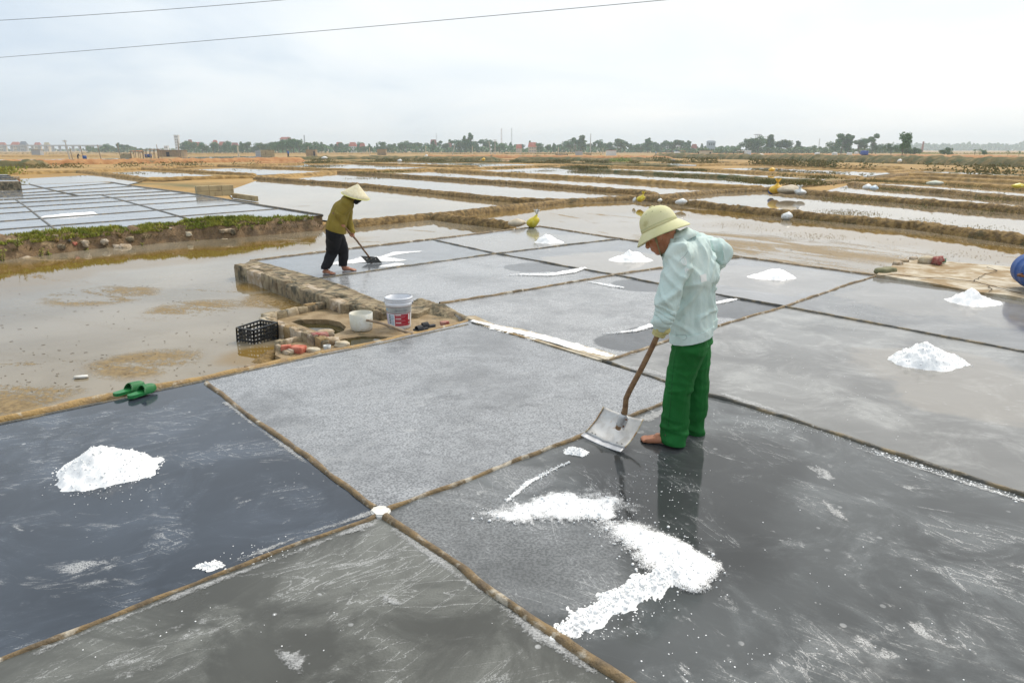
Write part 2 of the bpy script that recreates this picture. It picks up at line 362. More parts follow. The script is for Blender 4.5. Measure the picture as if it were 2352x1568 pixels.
BLACK = mat('black_plastic', (.018, .02, .022), (.03, .03, .03), 20, rough=.4, c3=(.20, .15, .07), s3=26, lo3=.56, hi3=.68, rough3=.9)
RUBBER = mat('black_rubber', (.02, .021, .024), rough=.6)
# ================================================================== THE SETTING
PW = -0.12                                   # water level of the ponds; pan floors lie at 0
def struct(name, me_or_mb, m_, sm=False, kind='structure', parent=None):
    o = me_or_mb.build(name, m_, parent, sm); o['kind'] = kind; return o
def sheet(poly, z):
    mb = MB(); n = len(poly); return mb.add([(p[0], p[1], z) for p in poly], [tuple(range(n))])
# the ground runs to the horizon
mb = MB(); mb.add([(-5000, -40, -.17), (5000, -40, -.17), (5000, 6000, -.17), (-5000, 6000, -.17)], [(0, 1, 2, 3)])
struct('ground', mb, EARTH)

# ---- ponds, outlined where they lie
def C2(x, y, r_): p = G(x, y); return (p.x, p.y, r_)
ROT4 = math.atan2((G(2010, 633) - G(1240, 520)).y, (G(2010, 633) - G(1240, 520)).x)
SH = [C2(x, y, r_) for x, y, r_ in ((-150, 630, 2.0), (20, 618, 1.6), (150, 600, 1.2), (280, 588, 1.1), (400, 575, 1.1), (520, 565, 1.0), (640, 552, 1.0), (760, 540, .9), (640, 668, .55), (700, 690, .5), (600, 640, .45), (590, 790, .4), (630, 800, .35))]
POND_A = pond_mat('pond_shallow_left', (.19, .155, .10), (.27, .23, .165), dry=.5, rip=.012, seed=3.1, rot=-.25, shore_at=SH, mud_at=[C2(230, 660, .7), C2(430, 690, .6), C2(330, 810, .5), C2(40, 880, .5), C2(650, 670, .5)])
POND_B = pond_mat('pond_shallow_right', (.21, .165, .105), (.29, .24, .17), dry=.55, rip=.015, seed=9.3, rot=ROT4, mud_at=[C2(1760, 592, 1.6), C2(1860, 606, 1.5), C2(1700, 575, 1.6), C2(1940, 618, 1.0), C2(1850, 560, 1.5), C2(1650, 545, 2), C2(2050, 575, 1)], shore_at=[C2(x, y, r_) for x, y, r_ in ((1600, 482, 2.0), (1764, 508, 1.6), (1939, 524, 1.5), (2099, 540, 1.3), (2250, 560, 1.2), (2352, 576, 1.2), (1250, 484, 2.2), (1400, 470, 2.2), (1120, 498, 1.8))])
POND_C = pond_mat('pond_clear', (.21, .165, .105), (.29, .24, .17), dry=0, rip=.02, seed=1.7, rs=9)
POND_D = pond_mat('pond_mid', (.24, .18, .10), (.32, .25, .15), dry=.25, rip=.03, seed=5.2, rot=.30, rs=8)
POND_E = pond_mat('pond_far', (.21, .165, .105), (.29, .24, .17), dry=0, rip=.03, seed=2.7, rs=3)
def pond(pts, m_, z=PW): return struct('pond', sheet([G(x, y, z) for x, y in pts], z), m_)
pond([(-900, 640), (0, 596), (250, 566), (588, 540), (748, 524), (808, 524), (998, 504), (1180, 527), (1240, 560), (1000, 760), (640, 850), (470, 920), (0, 1030), (-900, 1260)], POND_A)
pond([(1000, 498), (1176, 482), (1296, 464), (1466, 455), (1541, 462), (1764, 492), (1939, 508), (2099, 522), (2352, 558), (2900, 638), (2900, 830), (2100, 690), (1240, 560)], POND_B, PW - .004)
pond([(1500, 462), (1651, 441), (1764, 436), (1860, 446), (2014, 460), (2352, 488), (2900, 534), (2900, 640), (2352, 560), (1939, 508), (1764, 490)], POND_C, PW - .008)
pond([(1880, 443), (1950, 425), (2014, 430), (2352, 459), (2900, 508), (2900, 534), (2352, 488), (2014, 460)], POND_C, PW - .004)
pond([(2000, 427), (2050, 417), (2164, 422), (2352, 434), (2900, 468), (2900, 508), (2352, 461)], POND_C, PW)
pond([(2050, 415), (2110, 408), (2352, 421), (2900, 452), (2900, 464), (2352, 433)], POND_E, PW - .004)
pond([(2110, 405), (2130, 402), (2352, 410), (2900, 432), (2900, 450), (2352, 420)], POND_E, PW)
pond([(2090, 394), (2140, 392), (2352, 399), (2900, 418), (2900, 428), (2352, 408)], POND_E, PW - .004)
pond([(520, 440), (598, 412), (808, 427), (988, 445), (1176, 465), (1240, 468), (1176, 480), (998, 497), (808, 514), (700, 500), (540, 462)], POND_D, PW)
pond([(660, 414), (775, 398), (863, 402), (1176, 424), (1470, 450), (1300, 466), (1176, 464), (988, 444), (808, 426)], POND_C, PW - .004)
pond([(860, 400), (1000, 393), (1176, 402), (1451, 418), (1700, 436), (1651, 442), (1530, 453), (1464, 444), (1176, 422)], POND_C, PW - .008)
pond([(1100, 391), (1260, 383), (1413, 396), (1676, 409), (1800, 419), (1764, 435), (1651, 432), (1451, 417), (1176, 401)], POND_E, PW)
pond([(1290, 385), (1388, 386), (1601, 391), (1764, 401), (1900, 412), (1860, 420), (1764, 414), (1676, 408), (1413, 395)], POND_E, PW - .004)
pond([(1640, 388), (1764, 385), (1900, 390), (2060, 397), (1990, 406), (1940, 405), (1764, 396)], POND_E, PW)
pond([(1765, 378), (1900, 379), (2075, 386), (2060, 389), (1900, 386)], POND_E, PW)
pond([(1240, 374), (1400, 372), (1660, 378), (1600, 381), (1400, 380)], POND_E, PW)
pond([(1530, 371), (1640, 370), (1740, 374), (1700, 376)], POND_E, PW - .004)
pond([(410, 391), (588, 385), (770, 394), (600, 402), (540, 402)], POND_E, PW)
pond([(425, 383), (588, 378), (830, 377), (985, 385), (870, 391), (800, 391), (588, 384)], POND_E, PW - .004)
pond([(790, 375), (1000, 373), (1190, 377), (1250, 380), (1176, 384), (1010, 383), (960, 381)], POND_E, PW)
pond([(585, 373), (700, 370), (830, 369), (800, 373), (700, 376), (588, 377)], POND_E, PW)
pond([(990, 369), (1100, 366), (1250, 366), (1180, 371), (1050, 371)], POND_E, PW)
pond([(320, 383), (470, 378), (530, 378), (420, 386), (380, 388)], POND_E, PW)
pond([(225, 397), (350, 393), (440, 397), (530, 407), (375, 416), (342, 415)], POND_E, PW)
pond([(30, 412), (212, 402), (240, 402), (330, 416), (290, 425), (40, 424)], POND_E, PW)
pond([(-300, 371), (0, 367), (300, 364), (300, 368), (0, 372)], POND_E, PW - .004)
pond([(410, 361), (600, 358), (640, 362), (410, 365)], POND_E, PW - .004)

# ---- mud dykes between the ponds
def resample(P, step):
    out_ = [P[0]]
    for a, b_ in zip(P, P[1:]):
        L = (b_ - a).length; n = max(1, int(L / step(a.lerp(b_, .5))))
        out_ += [a.lerp(b_, i / n) for i in range(1, n + 1)]
    return out_
def ridge(name, pts, w, h, m_, z0=-.2, lump=.5, kind='structure', zref=PW, prof=None, fine=1.0, label=None):
    """a bank of earth along a line: uneven crest, lumpy sides"""
    P = resample([Vector(G(x, y, zref)) for x, y in pts], lambda p: max(.045, p.length * .0045) * fine)
    k = 11; vs = []; fs = []; so_ = random.random() * 50
    for i, p in enumerate(P):
        t = (P[min(i + 1, len(P) - 1)] - P[max(i - 1, 0)]); t.z = 0; t.normalize(); s_ = Vector((-t.y, t.x, 0))
        te = smooth(min(1.0, (min((p - P[0]).length, (p - P[-1]).length) + .02) / max(.35, w * 1.2)))
        ww = w * (.35 + .65 * te) * (1 + .28 * nz((p.x * .7, p.y * .7, so_)) + .16 * nz((p.x * 3, p.y * 3, so_ + 3)))
        hh = z0 + (h * (1 + .35 * nz((p.x * .9, p.y * .9, so_ + 9))) - z0) * (.15 + .85 * te)
        for j in range(k):
            u = j / (k - 1) * 2 - 1
            f_ = (1 - abs(u) ** 2.2) ** .8 if not prof else prof(u)
            q = p + s_ * (u * ww)
            q.z = z0 + (hh - z0) * f_
            a_ = lump * h * f_
            q.z += a_ * (.65 * nz(q * (2.2 / max(.3, w))) + .55 * nz(q * (6.5 / max(.3, w))))
            q += s_ * (lump * w * .22 * nz((q.x * 4 / w, q.y * 4 / w, 7)))
            vs.append(q)
    for i in range(len(P) - 1):
        for j in range(k - 1): fs.append((i * k + j, i * k + j + 1, (i + 1) * k + j + 1, (i + 1) * k + j))
    mb = MB(); mb.add(vs, fs); o = mb.build(name, m_, None, True); o['kind'] = kind; return o
def dyke(pts, w, h, m_=None, **k): k.setdefault('lump', .8); return ridge('mud_dyke', pts, w * .68, h * .62, m_ or MUD, **k)
dyke([(738, 530), (808, 520), (998, 502), (1176, 482), (1296, 467), (1466, 459), (1541, 454), (1651, 443), (1764, 438), (1850, 428), (1950, 418), (2045, 406), (2110, 399)], .34, .10)
dyke([(990, 503), (1070, 514), (1190, 527)], .30, .12)
dyke([(585, 411), (808, 427), (988, 445), (1176, 465), (1300, 468)], .40, .12)
dyke([(1455, 458), (1541, 468), (1764, 494), (1939, 511), (2099, 526), (2352, 561), (2900, 644)], .30, .16, lump=.7)
dyke([(1760, 438), (1860, 447), (2014, 461), (2352, 490), (2900, 536)], .36, .16, lump=.7)
dyke([(1950, 424), (2014, 432), (2164, 444), (2352, 462), (2900, 510)], .42, .13, lump=.7)
dyke([(1939, 415), (2039, 416), (2164, 423), (2352, 436), (2900, 470)], .42, .12, MUD_FAR, lump=.7)
dyke([(2050, 411), (2110, 409), (2352, 421), (2900, 451)], .42, .08, MUD_FAR)
dyke([(2060, 402), (2140, 402), (2352, 410), (2900, 430)], .5, .08, MUD_FAR)
dyke([(2040, 395), (2140, 390), (2352, 396), (2900, 412)], .7, .10, MUD_FAR)
dyke([(770, 397), (863, 402), (1176, 423), (1464, 445), (1510, 452)], .45, .14)
dyke([(588, 411), (775, 397), (1000, 391), (1176, 385), (1300, 380), (1388, 384), (1601, 390), (1764, 399), (1989, 411)], .7, .14, MUD_FAR)
dyke([(1000, 392), (1176, 402), (1451, 418), (1651, 432), (1764, 437)], .5, .16, MUD_FAR)
dyke([(1290, 385), (1413, 396), (1676, 409), (1764, 416), (1900, 420)], .55, .16, MUD_GRN)
dyke([(180, 396), (240, 401), (342, 415), (525, 409), (588, 408)], .5, .14, MUD_FAR)
dyke([(-300, 420), (0, 401), (180, 396), (325, 389), (500, 381), (588, 380), (700, 377)], .6, .15, MUD_FAR)
dyke([(325, 389), (425, 394), (588, 404)], .45, .14, MUD_FAR)
dyke([(500, 381), (588, 385), (808, 392), (870, 392)], .5, .14, MUD_FAR)
dyke([(700, 376), (808, 375), (963, 381), (1100, 385)], .55, .16, MUD_FAR)
dyke([(700, 374), (900, 371), (1100, 373), (1260, 374), (1400, 381), (1560, 383)], .9, .22, MUD_GRN)
dyke([(1600, 381), (1700, 379), (1900, 387), (2060, 392)], .9, .25, MUD_FAR)
dyke([(1560, 374), (1764, 378), (2080, 388)], .9, .25, MUD_FAR)
# banks farther out
ridge('earth_bank', [(-400, 388), (30, 379), (330, 375), (588, 371), (700, 369)], 1.6, .55, MUD_RED, lump=.35)
ridge('weedy_bank', [(-500, 395), (-60, 386), (60, 385), (110, 383)], 1.4, .7, MUD_GRN, lump=.4)
ridge('earth_bank', [(640, 367), (850, 366), (1000, 367), (1160, 367)], 2.2, .55, MUD_GRN, lump=.5)
ridge('earth_bank', [(960, 363), (1200, 363), (1480, 366), (1540, 368)], 2.6, .6, MUD_RED, lump=.4)
ridge('weedy_bank', [(1170, 369), (1300, 369), (1440, 371), (1560, 370)], 2.0, .5, MUD_GRN, lump=.5)
ridge('weedy_bank', [(1500, 362), (1764, 367), (2000, 373), (2352, 383), (2900, 398)], 2.2, .95, MUD_GRN, lump=.4)
ridge('earth_bank', [(1500, 357), (1764, 359), (2060, 362), (2352, 368)], 3.5, .7, MUD_RED, lump=.3)
ridge('earth_bank', [(420, 357), (700, 355), (1000, 354), (1400, 354)], 4.0, .45, MUD_FAR, lump=.4)
ridge('earth_bank', [(-300, 362), (0, 361), (280, 360)], 4.0, .45, MUD_FAR, lump=.4)

# ---- the salt pans in front: floors and the low kerbs between them
def ext(a, b_, k): return (a[0] + (b_[0] - a[0]) * k, a[1] + (b_[1] - a[1]) * k)
J = (872, 1178)
PANS = {
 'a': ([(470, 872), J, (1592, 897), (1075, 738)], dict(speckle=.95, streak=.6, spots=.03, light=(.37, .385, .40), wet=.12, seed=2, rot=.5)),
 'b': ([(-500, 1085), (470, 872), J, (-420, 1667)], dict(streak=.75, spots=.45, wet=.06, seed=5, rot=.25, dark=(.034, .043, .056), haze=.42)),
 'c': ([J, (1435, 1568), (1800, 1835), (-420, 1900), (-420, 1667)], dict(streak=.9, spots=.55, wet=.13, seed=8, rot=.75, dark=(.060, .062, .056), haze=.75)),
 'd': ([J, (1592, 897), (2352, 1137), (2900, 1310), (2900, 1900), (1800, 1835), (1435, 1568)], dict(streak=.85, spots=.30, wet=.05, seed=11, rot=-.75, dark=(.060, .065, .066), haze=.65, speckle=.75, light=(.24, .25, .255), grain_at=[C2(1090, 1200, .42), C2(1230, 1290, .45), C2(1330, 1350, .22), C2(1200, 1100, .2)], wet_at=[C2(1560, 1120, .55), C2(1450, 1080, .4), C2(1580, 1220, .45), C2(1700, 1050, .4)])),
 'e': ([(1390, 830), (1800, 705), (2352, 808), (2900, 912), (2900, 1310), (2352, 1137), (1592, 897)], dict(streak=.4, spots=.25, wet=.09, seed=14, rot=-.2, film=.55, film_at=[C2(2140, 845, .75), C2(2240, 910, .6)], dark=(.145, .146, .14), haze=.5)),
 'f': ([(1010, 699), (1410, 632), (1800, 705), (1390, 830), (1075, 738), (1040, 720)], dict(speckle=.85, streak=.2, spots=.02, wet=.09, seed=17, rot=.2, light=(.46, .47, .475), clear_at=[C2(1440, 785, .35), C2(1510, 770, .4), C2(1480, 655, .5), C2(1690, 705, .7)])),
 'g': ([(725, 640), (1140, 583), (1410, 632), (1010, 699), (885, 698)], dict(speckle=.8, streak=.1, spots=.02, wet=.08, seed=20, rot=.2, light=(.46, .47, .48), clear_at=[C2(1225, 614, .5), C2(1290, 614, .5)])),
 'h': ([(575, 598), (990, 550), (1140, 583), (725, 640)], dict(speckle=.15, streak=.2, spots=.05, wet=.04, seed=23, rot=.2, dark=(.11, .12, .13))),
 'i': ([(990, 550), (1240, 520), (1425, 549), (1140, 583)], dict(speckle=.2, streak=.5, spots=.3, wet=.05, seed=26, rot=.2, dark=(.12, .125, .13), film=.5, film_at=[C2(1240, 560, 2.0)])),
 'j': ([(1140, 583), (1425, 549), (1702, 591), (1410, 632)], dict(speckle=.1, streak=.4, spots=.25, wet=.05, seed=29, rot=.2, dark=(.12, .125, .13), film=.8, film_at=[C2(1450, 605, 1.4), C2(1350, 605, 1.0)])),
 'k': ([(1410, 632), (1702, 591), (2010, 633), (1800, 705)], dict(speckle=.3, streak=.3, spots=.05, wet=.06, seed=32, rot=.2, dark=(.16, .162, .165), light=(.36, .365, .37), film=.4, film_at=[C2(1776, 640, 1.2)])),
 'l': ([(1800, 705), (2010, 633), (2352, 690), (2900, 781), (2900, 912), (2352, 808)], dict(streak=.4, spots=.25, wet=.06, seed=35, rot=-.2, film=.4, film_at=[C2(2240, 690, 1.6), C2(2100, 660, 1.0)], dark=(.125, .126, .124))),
}
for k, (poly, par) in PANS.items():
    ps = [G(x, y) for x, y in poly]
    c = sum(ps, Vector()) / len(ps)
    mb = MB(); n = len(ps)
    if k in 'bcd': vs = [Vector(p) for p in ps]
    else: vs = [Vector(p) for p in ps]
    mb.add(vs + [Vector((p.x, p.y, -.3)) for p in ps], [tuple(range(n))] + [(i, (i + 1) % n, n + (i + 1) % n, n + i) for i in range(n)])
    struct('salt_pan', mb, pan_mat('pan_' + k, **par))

def kerb(pts, w=.028, h=.036, m_=None, wob=.5, zb=-.02, name='pan_kerb'):
    P = resample([Vector(G(x, y)) for x, y in pts], lambda p: max(.03, p.length * .006))
    vs = []; fs = []; k = 9; so_ = random.random() * 30
    for i, p in enumerate(P):
        t = (P[min(i + 1, len(P) - 1)] - P[max(i - 1, 0)]).normalized(); s_ = Vector((-t.y, t.x, 0))
        p = p + s_ * (w * wob * (.7 * nz((p.x * 1.3, p.y * 1.3, so_)) + .5 * nz((p.x * 4, p.y * 4, so_))))
        hh = h * (1 + .3 * wob * nz((p.x * 3.1, p.y * 3.1, so_ + 4)))
        for j in range(k):
            a = math.pi * j / (k - 1); q = p - s_ * (math.cos(a) * w * 1.0 * (1 + .35 * nz((p.x * 6, p.y * 6, so_ + 2))))
            q.z = zb + (hh * .72 - zb) * math.sin(a) ** .6
            q += Vector((0, 0, 1)) * (math.sin(a) * h * (.22 * wob * nz(q * 6) + .12 * nz(q * 31))) + s_ * (w * (.28 * wob * nz((q.x * 5, q.y * 5, q.z * 9 + 3)) + .12 * nz(q * 27)))
            vs.append(q)
    for i in range(len(P) - 1):
        for j in range(k - 1): fs.append((i * k + j, i * k + j + 1, (i + 1) * k + j + 1, (i + 1) * k + j))
    mb = MB(); mb.add(vs, fs); o = mb.build(name, m_ or KERB_TAN, None, True); o['kind'] = 'structure'; return o
kerb([(475, 880), (600, 972), (740, 1076), (862, 1170)], .021, .03, wob=1.0)
kerb([(886, 1188), (1000, 1268), (1150, 1376), (1300, 1474), (1435, 1568), (1800, 1835)], .023, .032, wob=1.0)
kerb([(890, 1172), (1060, 1108), (1200, 1052), (1340, 1000), (1470, 946), (1592, 899)], .017, .026, wob=1.2)
kerb([(862, 1186), (845, 1195), (700, 1246), (500, 1322), (250, 1420), (0, 1515), (-420, 1670)], .014, .018, KERB_TAN, wob=1.3)
kerb([(1085, 742), (1240, 782), (1390, 830), (1592, 899)], .018, .024, KERB_GREY, wob=1.0)
kerb([(1592, 899), (1680, 922), (1800, 958), (2000, 1024), (2352, 1137), (2900, 1312)], .022, .03, KERB_GREY, wob=1.0)
kerb([(1392, 830), (1540, 780), (1680, 740), (1800, 705), (1910, 667), (2010, 634)], .022, .028, wob=1.2)
kerb([(990, 550), (1140, 583), (1410, 632)], .022, .03, KERB_GREY, wob=1.0)
kerb([(1410, 632), (1600, 668), (1800, 705), (2050, 751), (2352, 808), (2900, 912)], .024, .03, KERB_GREY, wob=1.0)
kerb([(1010, 698), (1200, 668), (1410, 632), (1560, 610), (1702, 591)], .026, .036, wob=1.1)
kerb([(735, 640), (930, 612), (1140, 583), (1290, 564), (1425, 549)], .024, .032, KERB_GREY, wob=1.1)
kerb([(575, 599), (800, 572), (990, 550), (1240, 520)], .032, .035, KERB_TAN, wob=1.0)
kerb([(1240, 520), (1425, 549), (1702, 591), (2010, 633), (2352, 690), (2900, 781)], .034, .035, KERB_TAN, wob=1.0)
kerb([(-500, 1070), (0, 960), (250, 907), (470, 863), (700, 817), (900, 777), (1075, 737)], .052, .022, EDGE_TAN, zb=-.14, wob=1.0)
kerb([(-500, 1086), (0, 974), (250, 921), (470, 874), (700, 824), (900, 784), (1075, 745)], .018, .014, KERB_GREY)
kerb([(580, 600), (735, 641), (885, 699), (1010, 701), (1080, 738)], .04, .03, CEMENT, wob=1.2)
mb = MB(); mb.prism([G(x, y) for x, y in ((552, 612), (580, 598), (727, 640), (885, 698), (1010, 700), (960, 722), (885, 720), (790, 702), (680, 660))], -.2, .012); struct('cement_ledge', mb, CEMENT)
# pale capping stone where four kerbs meet
mb = MB(); P = [G(x, y) for x, y in ((850, 1179), (856, 1170), (870, 1166), (888, 1167), (899, 1174), (893, 1184), (882, 1190), (863, 1190))]
mb.prism(P, -.02, .019)
me = mb.mesh('cap'); bm = bmesh.new(); bm.from_mesh(me); bmesh.ops.bevel(bm, geom=bm.edges[:], offset=.008, segments=2, affect='EDGES'); bm.to_mesh(me); bm.free()
o = link('kerb_cap', me, CEM_WHITE); o['kind'] = 'structure'
# white cement strip beside the central pan
mb = MB(); P = [G(x, y) for x, y in ((1066, 728), (1092, 727), (1138, 748), (1198, 757), (1295, 784), (1389, 809), (1414, 818), (1398, 828), (1372, 828), (1240, 787), (1113, 751))]
mb.prism(P, -.05, .012); struct('cement_strip', mb, CEM_PALE)

# ---- cracked cement apron on the right
top = [(2013, 630), (2047, 610), (2072, 601), (2100, 594), (2128, 595), (2203, 601), (2330, 612), (2500, 628), (2900, 668), (2900, 772), (2352, 684), (2180, 655)]
P = [G(x, y, .05) for x, y in top]
bm = bmesh.new(); vs = [bm.verts.new(p) for p in P]; f = bm.faces.new(vs)
bmesh.ops.triangulate(bm, faces=[f]); bmesh.ops.subdivide_edges(bm, edges=bm.edges[:], cuts=7, use_grid_fill=True)
for v in bm.verts:
    v.co.z += .018 * nz(v.co * 1.6) + .012 * nz(v.co * 5) - .01
me = bpy.data.meshes.new('apron'); 
r_ = bmesh.ops.extrude_face_region(bm, geom=bm.faces[:])
for g in r_['geom']:
    if isinstance(g, bmesh.types.BMVert): pass
for v in bm.verts:
    if not any(g is v for g in ()): pass
ex = [g for g in r_['geom'] if isinstance(g, bmesh.types.BMVert)]
exs = set(ex)
for v in bm.verts:
    if v not in exs: v.co.z = -.2
bmesh.ops.recalc_face_normals(bm, faces=bm.faces[:]); bm.to_mesh(me); bm.free()
o = link('cement_apron', me, CEM_PALE); o['kind'] = 'structure'
# crack lines in the apron: dark grooves cut by thin raised lips
def crack(pts, z=.062):
    P = [Vector(G(x, y, z)) for x, y in pts]; Q = []
    for a, b_ in zip(P, P[1:]):
        for i in range(10):
            q = a.lerp(b_, i / 10); q += Vector((.03 * nz(q * 9), .05 * nz(q * 7 + Vector((5, 0, 0))), 0)); Q.append(q)
    mb = MB(); mb.tube(Q, [.003 + .005 * abs(nz(q * 5)) for q in Q], 5); o_ = mb.build('crack', mat('crack', (.07, .05, .03), rough=.9)); o_.parent = o; return o_
crack([(2022, 632), (2060, 630), (2110, 637), (2180, 640), (2240, 647), (2300, 662), (2352, 676), (2480, 698)])
crack([(2270, 655), (2275, 664), (2270, 672)])
crack([(2235, 646), (2262, 630), (2290, 622), (2262, 611)])

# ---- left embankment and the pans behind it
def emb_prof(u):
    if u < -.25: return 1 - ((-.25 - u) / .75) ** 2.2
    if u < .55: return 1.0
    return 1 - ((u - .55) / .45) ** 1.6
EMB = [(-700, 650), (-300, 606), (0, 575), (150, 558), (300, 546), (450, 535), (600, 524), (752, 512)]
emb = ridge('embankment', EMB, .62, .26, mat('bank_earth', (.23, .145, .07), (.13, .085, .045), 5, .35, .65, rough=.85, bump=.9, bscale=20, bdist=.05, c3=(.34, .24, .13), s3=3, lo3=.56, hi3=.68), z0=-.2, lump=.35, prof=None, fine=.8, zref=0)
LZ = .10
rows_l = [440, 447, 452.6, 459.6, 468, 479, 491, 509, 528, 552]
rows_r = [(262, 421), (310, 428), (355, 434), (395, 439.5), (431, 445), (473, 450.5), (515, 458), (570, 468), (640, 480), (735, 495)]
def rowpt(i, left): return (0, rows_l[i]) if left else rows_r[i]
LPM = [pan_mat('brine_pan_%d' % i, speckle=s_, streak=.05, spots=0, wet=.02, seed=40 + i, dark=(.16, .17, .185), light=(.22, .23, .24), haze=.1) for i, s_ in enumerate((0, .3, 0, .55))]
def lext(i, x):                                   # a row line carried on to the left of the frame
    (x0, y0), (x1, y1) = (0, rows_l[i]), rows_r[i]; s_ = (y1 - y0) / (x1 - x0); return (x, y0 + s_ * (x - x0) * .95)
tops = [(-150, 436), (40, 427), (215, 417)]
prev = [lext(0, -400), (0, 440), (262, 421)]
polys = [[(-400, 452), (-400, 462), (262, 421), (230, 419), (70, 425)]]
for i in range(len(rows_l) - 1):
    polys.append([lext(i, -420), rows_r[i], rows_r[i + 1], lext(i + 1, -420)])
cycle = [0, 0, 2, 1, 0, 3, 0, 1, 0, 2, 0]
for i, poly in enumerate(polys):
    struct('salt_pan', sheet([G(x, y, LZ) for x, y in poly], LZ), LPM[cycle[i]])
def lk(pts, w=.03, h=.03):
    mb = MB(); mb.tube([G(x, y, LZ) + Vector((0, 0, .0)) for x, y in pts], w, 6); o = mb.build('pan_kerb', KERB_GREY, None, True); o['kind'] = 'structure'
for i in range(len(rows_l) - 1): lk([lext(i, -420), (0, rows_l[i]), (rows_r[i][0] * .5, (rows_l[i] + rows_r[i][1]) / 2), rows_r[i]], .02 + .008 * (i < 5))
lk([(34, 457.5), (60, 475), (100, 507), (141, 538), (160, 553)], .03)
lk([(69, 424), (120, 437), (178, 450)], .04)
lk([(232, 448), (294, 464), (380, 488), (465, 513)], .03)
lk([(255, 419), (294, 426), (431, 444), (562, 466), (740, 495)], .045)
# slab under those pans so that they sit on the ground
mb = MB(); P = [G(x, y, LZ) for x, y in ((-420, 462), (0, 428), (70, 424), (250, 417), (262, 420), (740, 494), (600, 505), (0, 560), (-420, 600))]
mb.prism(P, -.2, LZ - .006); struct('pan_base', mb, CEMENT)
# ================================================================== SALT
SALT_EDGE = film_mat('salt_loose_edge', (.88, .88, .87), .14, 2.4)
def heap(name, nodes, m_, res=.02, rough=.35, lab=None, cat='salt pile', group=None, z=0.0, edge=.25, parent=None, crumbs=0, kind=None, prof=1.15, lumps=1.0, px=True, cs=1.0, covk=1.0):
    """a heap or a windrow on the floor: nodes are (x, y, half width, height)"""
    N = [(Vector(G(x, y, z)) if px else Vector((x, y, z)), w, h) for x, y, w, h in nodes]
    segs = list(zip(N, N[1:])) if len(N) > 1 else [(N[0], N[0])]
    W_ = max(n[1] for n in N) * 1.35
    x0 = min(n[0].x for n in N) - W_; x1 = max(n[0].x for n in N) + W_; y0 = min(n[0].y for n in N) - W_; y1 = max(n[0].y for n in N) + W_
    nx = max(4, int((x1 - x0) / res)); ny = max(4, int((y1 - y0) / res)); so_ = random.random() * 40
    def H(x, y):
        best = -1
        for (a, wa, ha), (b_, wb, hb) in segs:
            d = b_ - a; L2 = d.x ** 2 + d.y ** 2
            t = 0 if L2 < 1e-9 else max(0, min(1, ((x - a.x) * d.x + (y - a.y) * d.y) / L2))
            q = a + d * t; w = wa + (wb - wa) * t; h = ha + (hb - ha) * t
            r_ = math.hypot(x - q.x, y - q.y) / w
            r_ *= 1 + edge * nz((x * 2.2 / w * .4, y * 2.2 / w * .4, so_)) + edge * .5 * nz((x * 9 / w * .4, y * 9 / w * .4, so_ + 5))
            v = h * (1 - r_ ** prof) if r_ < 1 else -h * (r_ - 1) * 2
            best = max(best, v + (h * rough * lumps * (.5 * nz((x * 9, y * 9, so_)) + .4 * nz((x * 26, y * 26, so_)) + .25 * nz((x * 60, y * 60, so_))) * max(0, 1 - r_ * r_ * .7) if r_ < 1.05 else 0))
        return best
    hs = [[H(x0 + (x1 - x0) * i / nx, y0 + (y1 - y0) * j / ny) for j in range(ny + 1)] for i in range(nx + 1)]
    idx = {}; vs = []; fs = []
    def vid(i, j):
        if (i, j) not in idx:
            idx[(i, j)] = len(vs); vs.append(Vector((x0 + (x1 - x0) * i / nx + res * .3 * nz((i * .7, j * .7, so_)), y0 + (y1 - y0) * j / ny + res * .3 * nz((i * .7, j * .7, so_ + 8)), z + max(-.004, hs[i][j]))))
        return idx[(i, j)]
    for i in range(nx):
        for j in range(ny):
            if max(hs[i][j], hs[i + 1][j], hs[i][j + 1], hs[i + 1][j + 1]) > .001: fs.append((vid(i, j), vid(i + 1, j), vid(i + 1, j + 1), vid(i, j + 1)))
    mb = MB(); mb.add(vs, fs)
    for _ in range(crumbs):
        (a, wa, ha), (b_, wb, hb) = random.choice(segs); t = random.random(); q = a.lerp(b_, t); w = wa + (wb - wa) * t
        an = random.random() * 6.283; rr = w * (random.random() ** .6) * 1.25; c = q + Vector((math.cos(an) * rr, math.sin(an) * rr, 0))
        hz_ = max(0, H(c.x, c.y)); s_ = random.uniform(.0025, .0065) * cs * (1.8 if random.random() < .08 else 1)
        c.z = z + hz_ + s_ * .3; rm = Matrix.Rotation(random.random() * 6, 3, 'Z')
        mb.ell(c, (s_, s_ * random.uniform(.7, 1), s_ * random.uniform(.6, .9)), rm, 6, 4)
    nv = len(vs); o = mb.build(name, m_, parent, True)
    if m_ in (SALT_WET, CRUST, SALT_EDGE):
        hm = max(n_[2] for n_ in N); at_ = o.data.attributes.new('cover', 'FLOAT', 'POINT'); at_.data.foreach_set('value', [covk * min(1.0, max(0.0, (v.z - z) / (hm * .75))) if i < nv else 1.0 for i, v in enumerate(mb.v)])
    if lab: tag(o, lab, cat, group)
    if kind: o['kind'] = kind
    return o
PG = 'heaps of raked salt on the pans'
def cone(x, y, r, h, lab, dx=0):
    c = G(x, y); u_ = random.uniform; dx += u_(-.05, .05)
    return heap('salt_pile', [(c.x - r * u_(.42, .62), c.y + u_(-.05, .05), r * u_(.45, .62), h * u_(.25, .5)), (c.x - r * .14 + dx, c.y, r * u_(.7, .8), h * u_(.85, 1.0)), (c.x + r * .12 + dx, c.y + .01, r * u_(.66, .76), h * u_(.72, .98)), (c.x + r * u_(.40, .62), c.y + u_(-.06, .03), r * u_(.42, .6), h * u_(.2, .45))], SALT, .013 if y > 700 else .025, .34, lab, 'salt pile', PG, crumbs=420 if y > 700 else 60, prof=1.25, px=False)
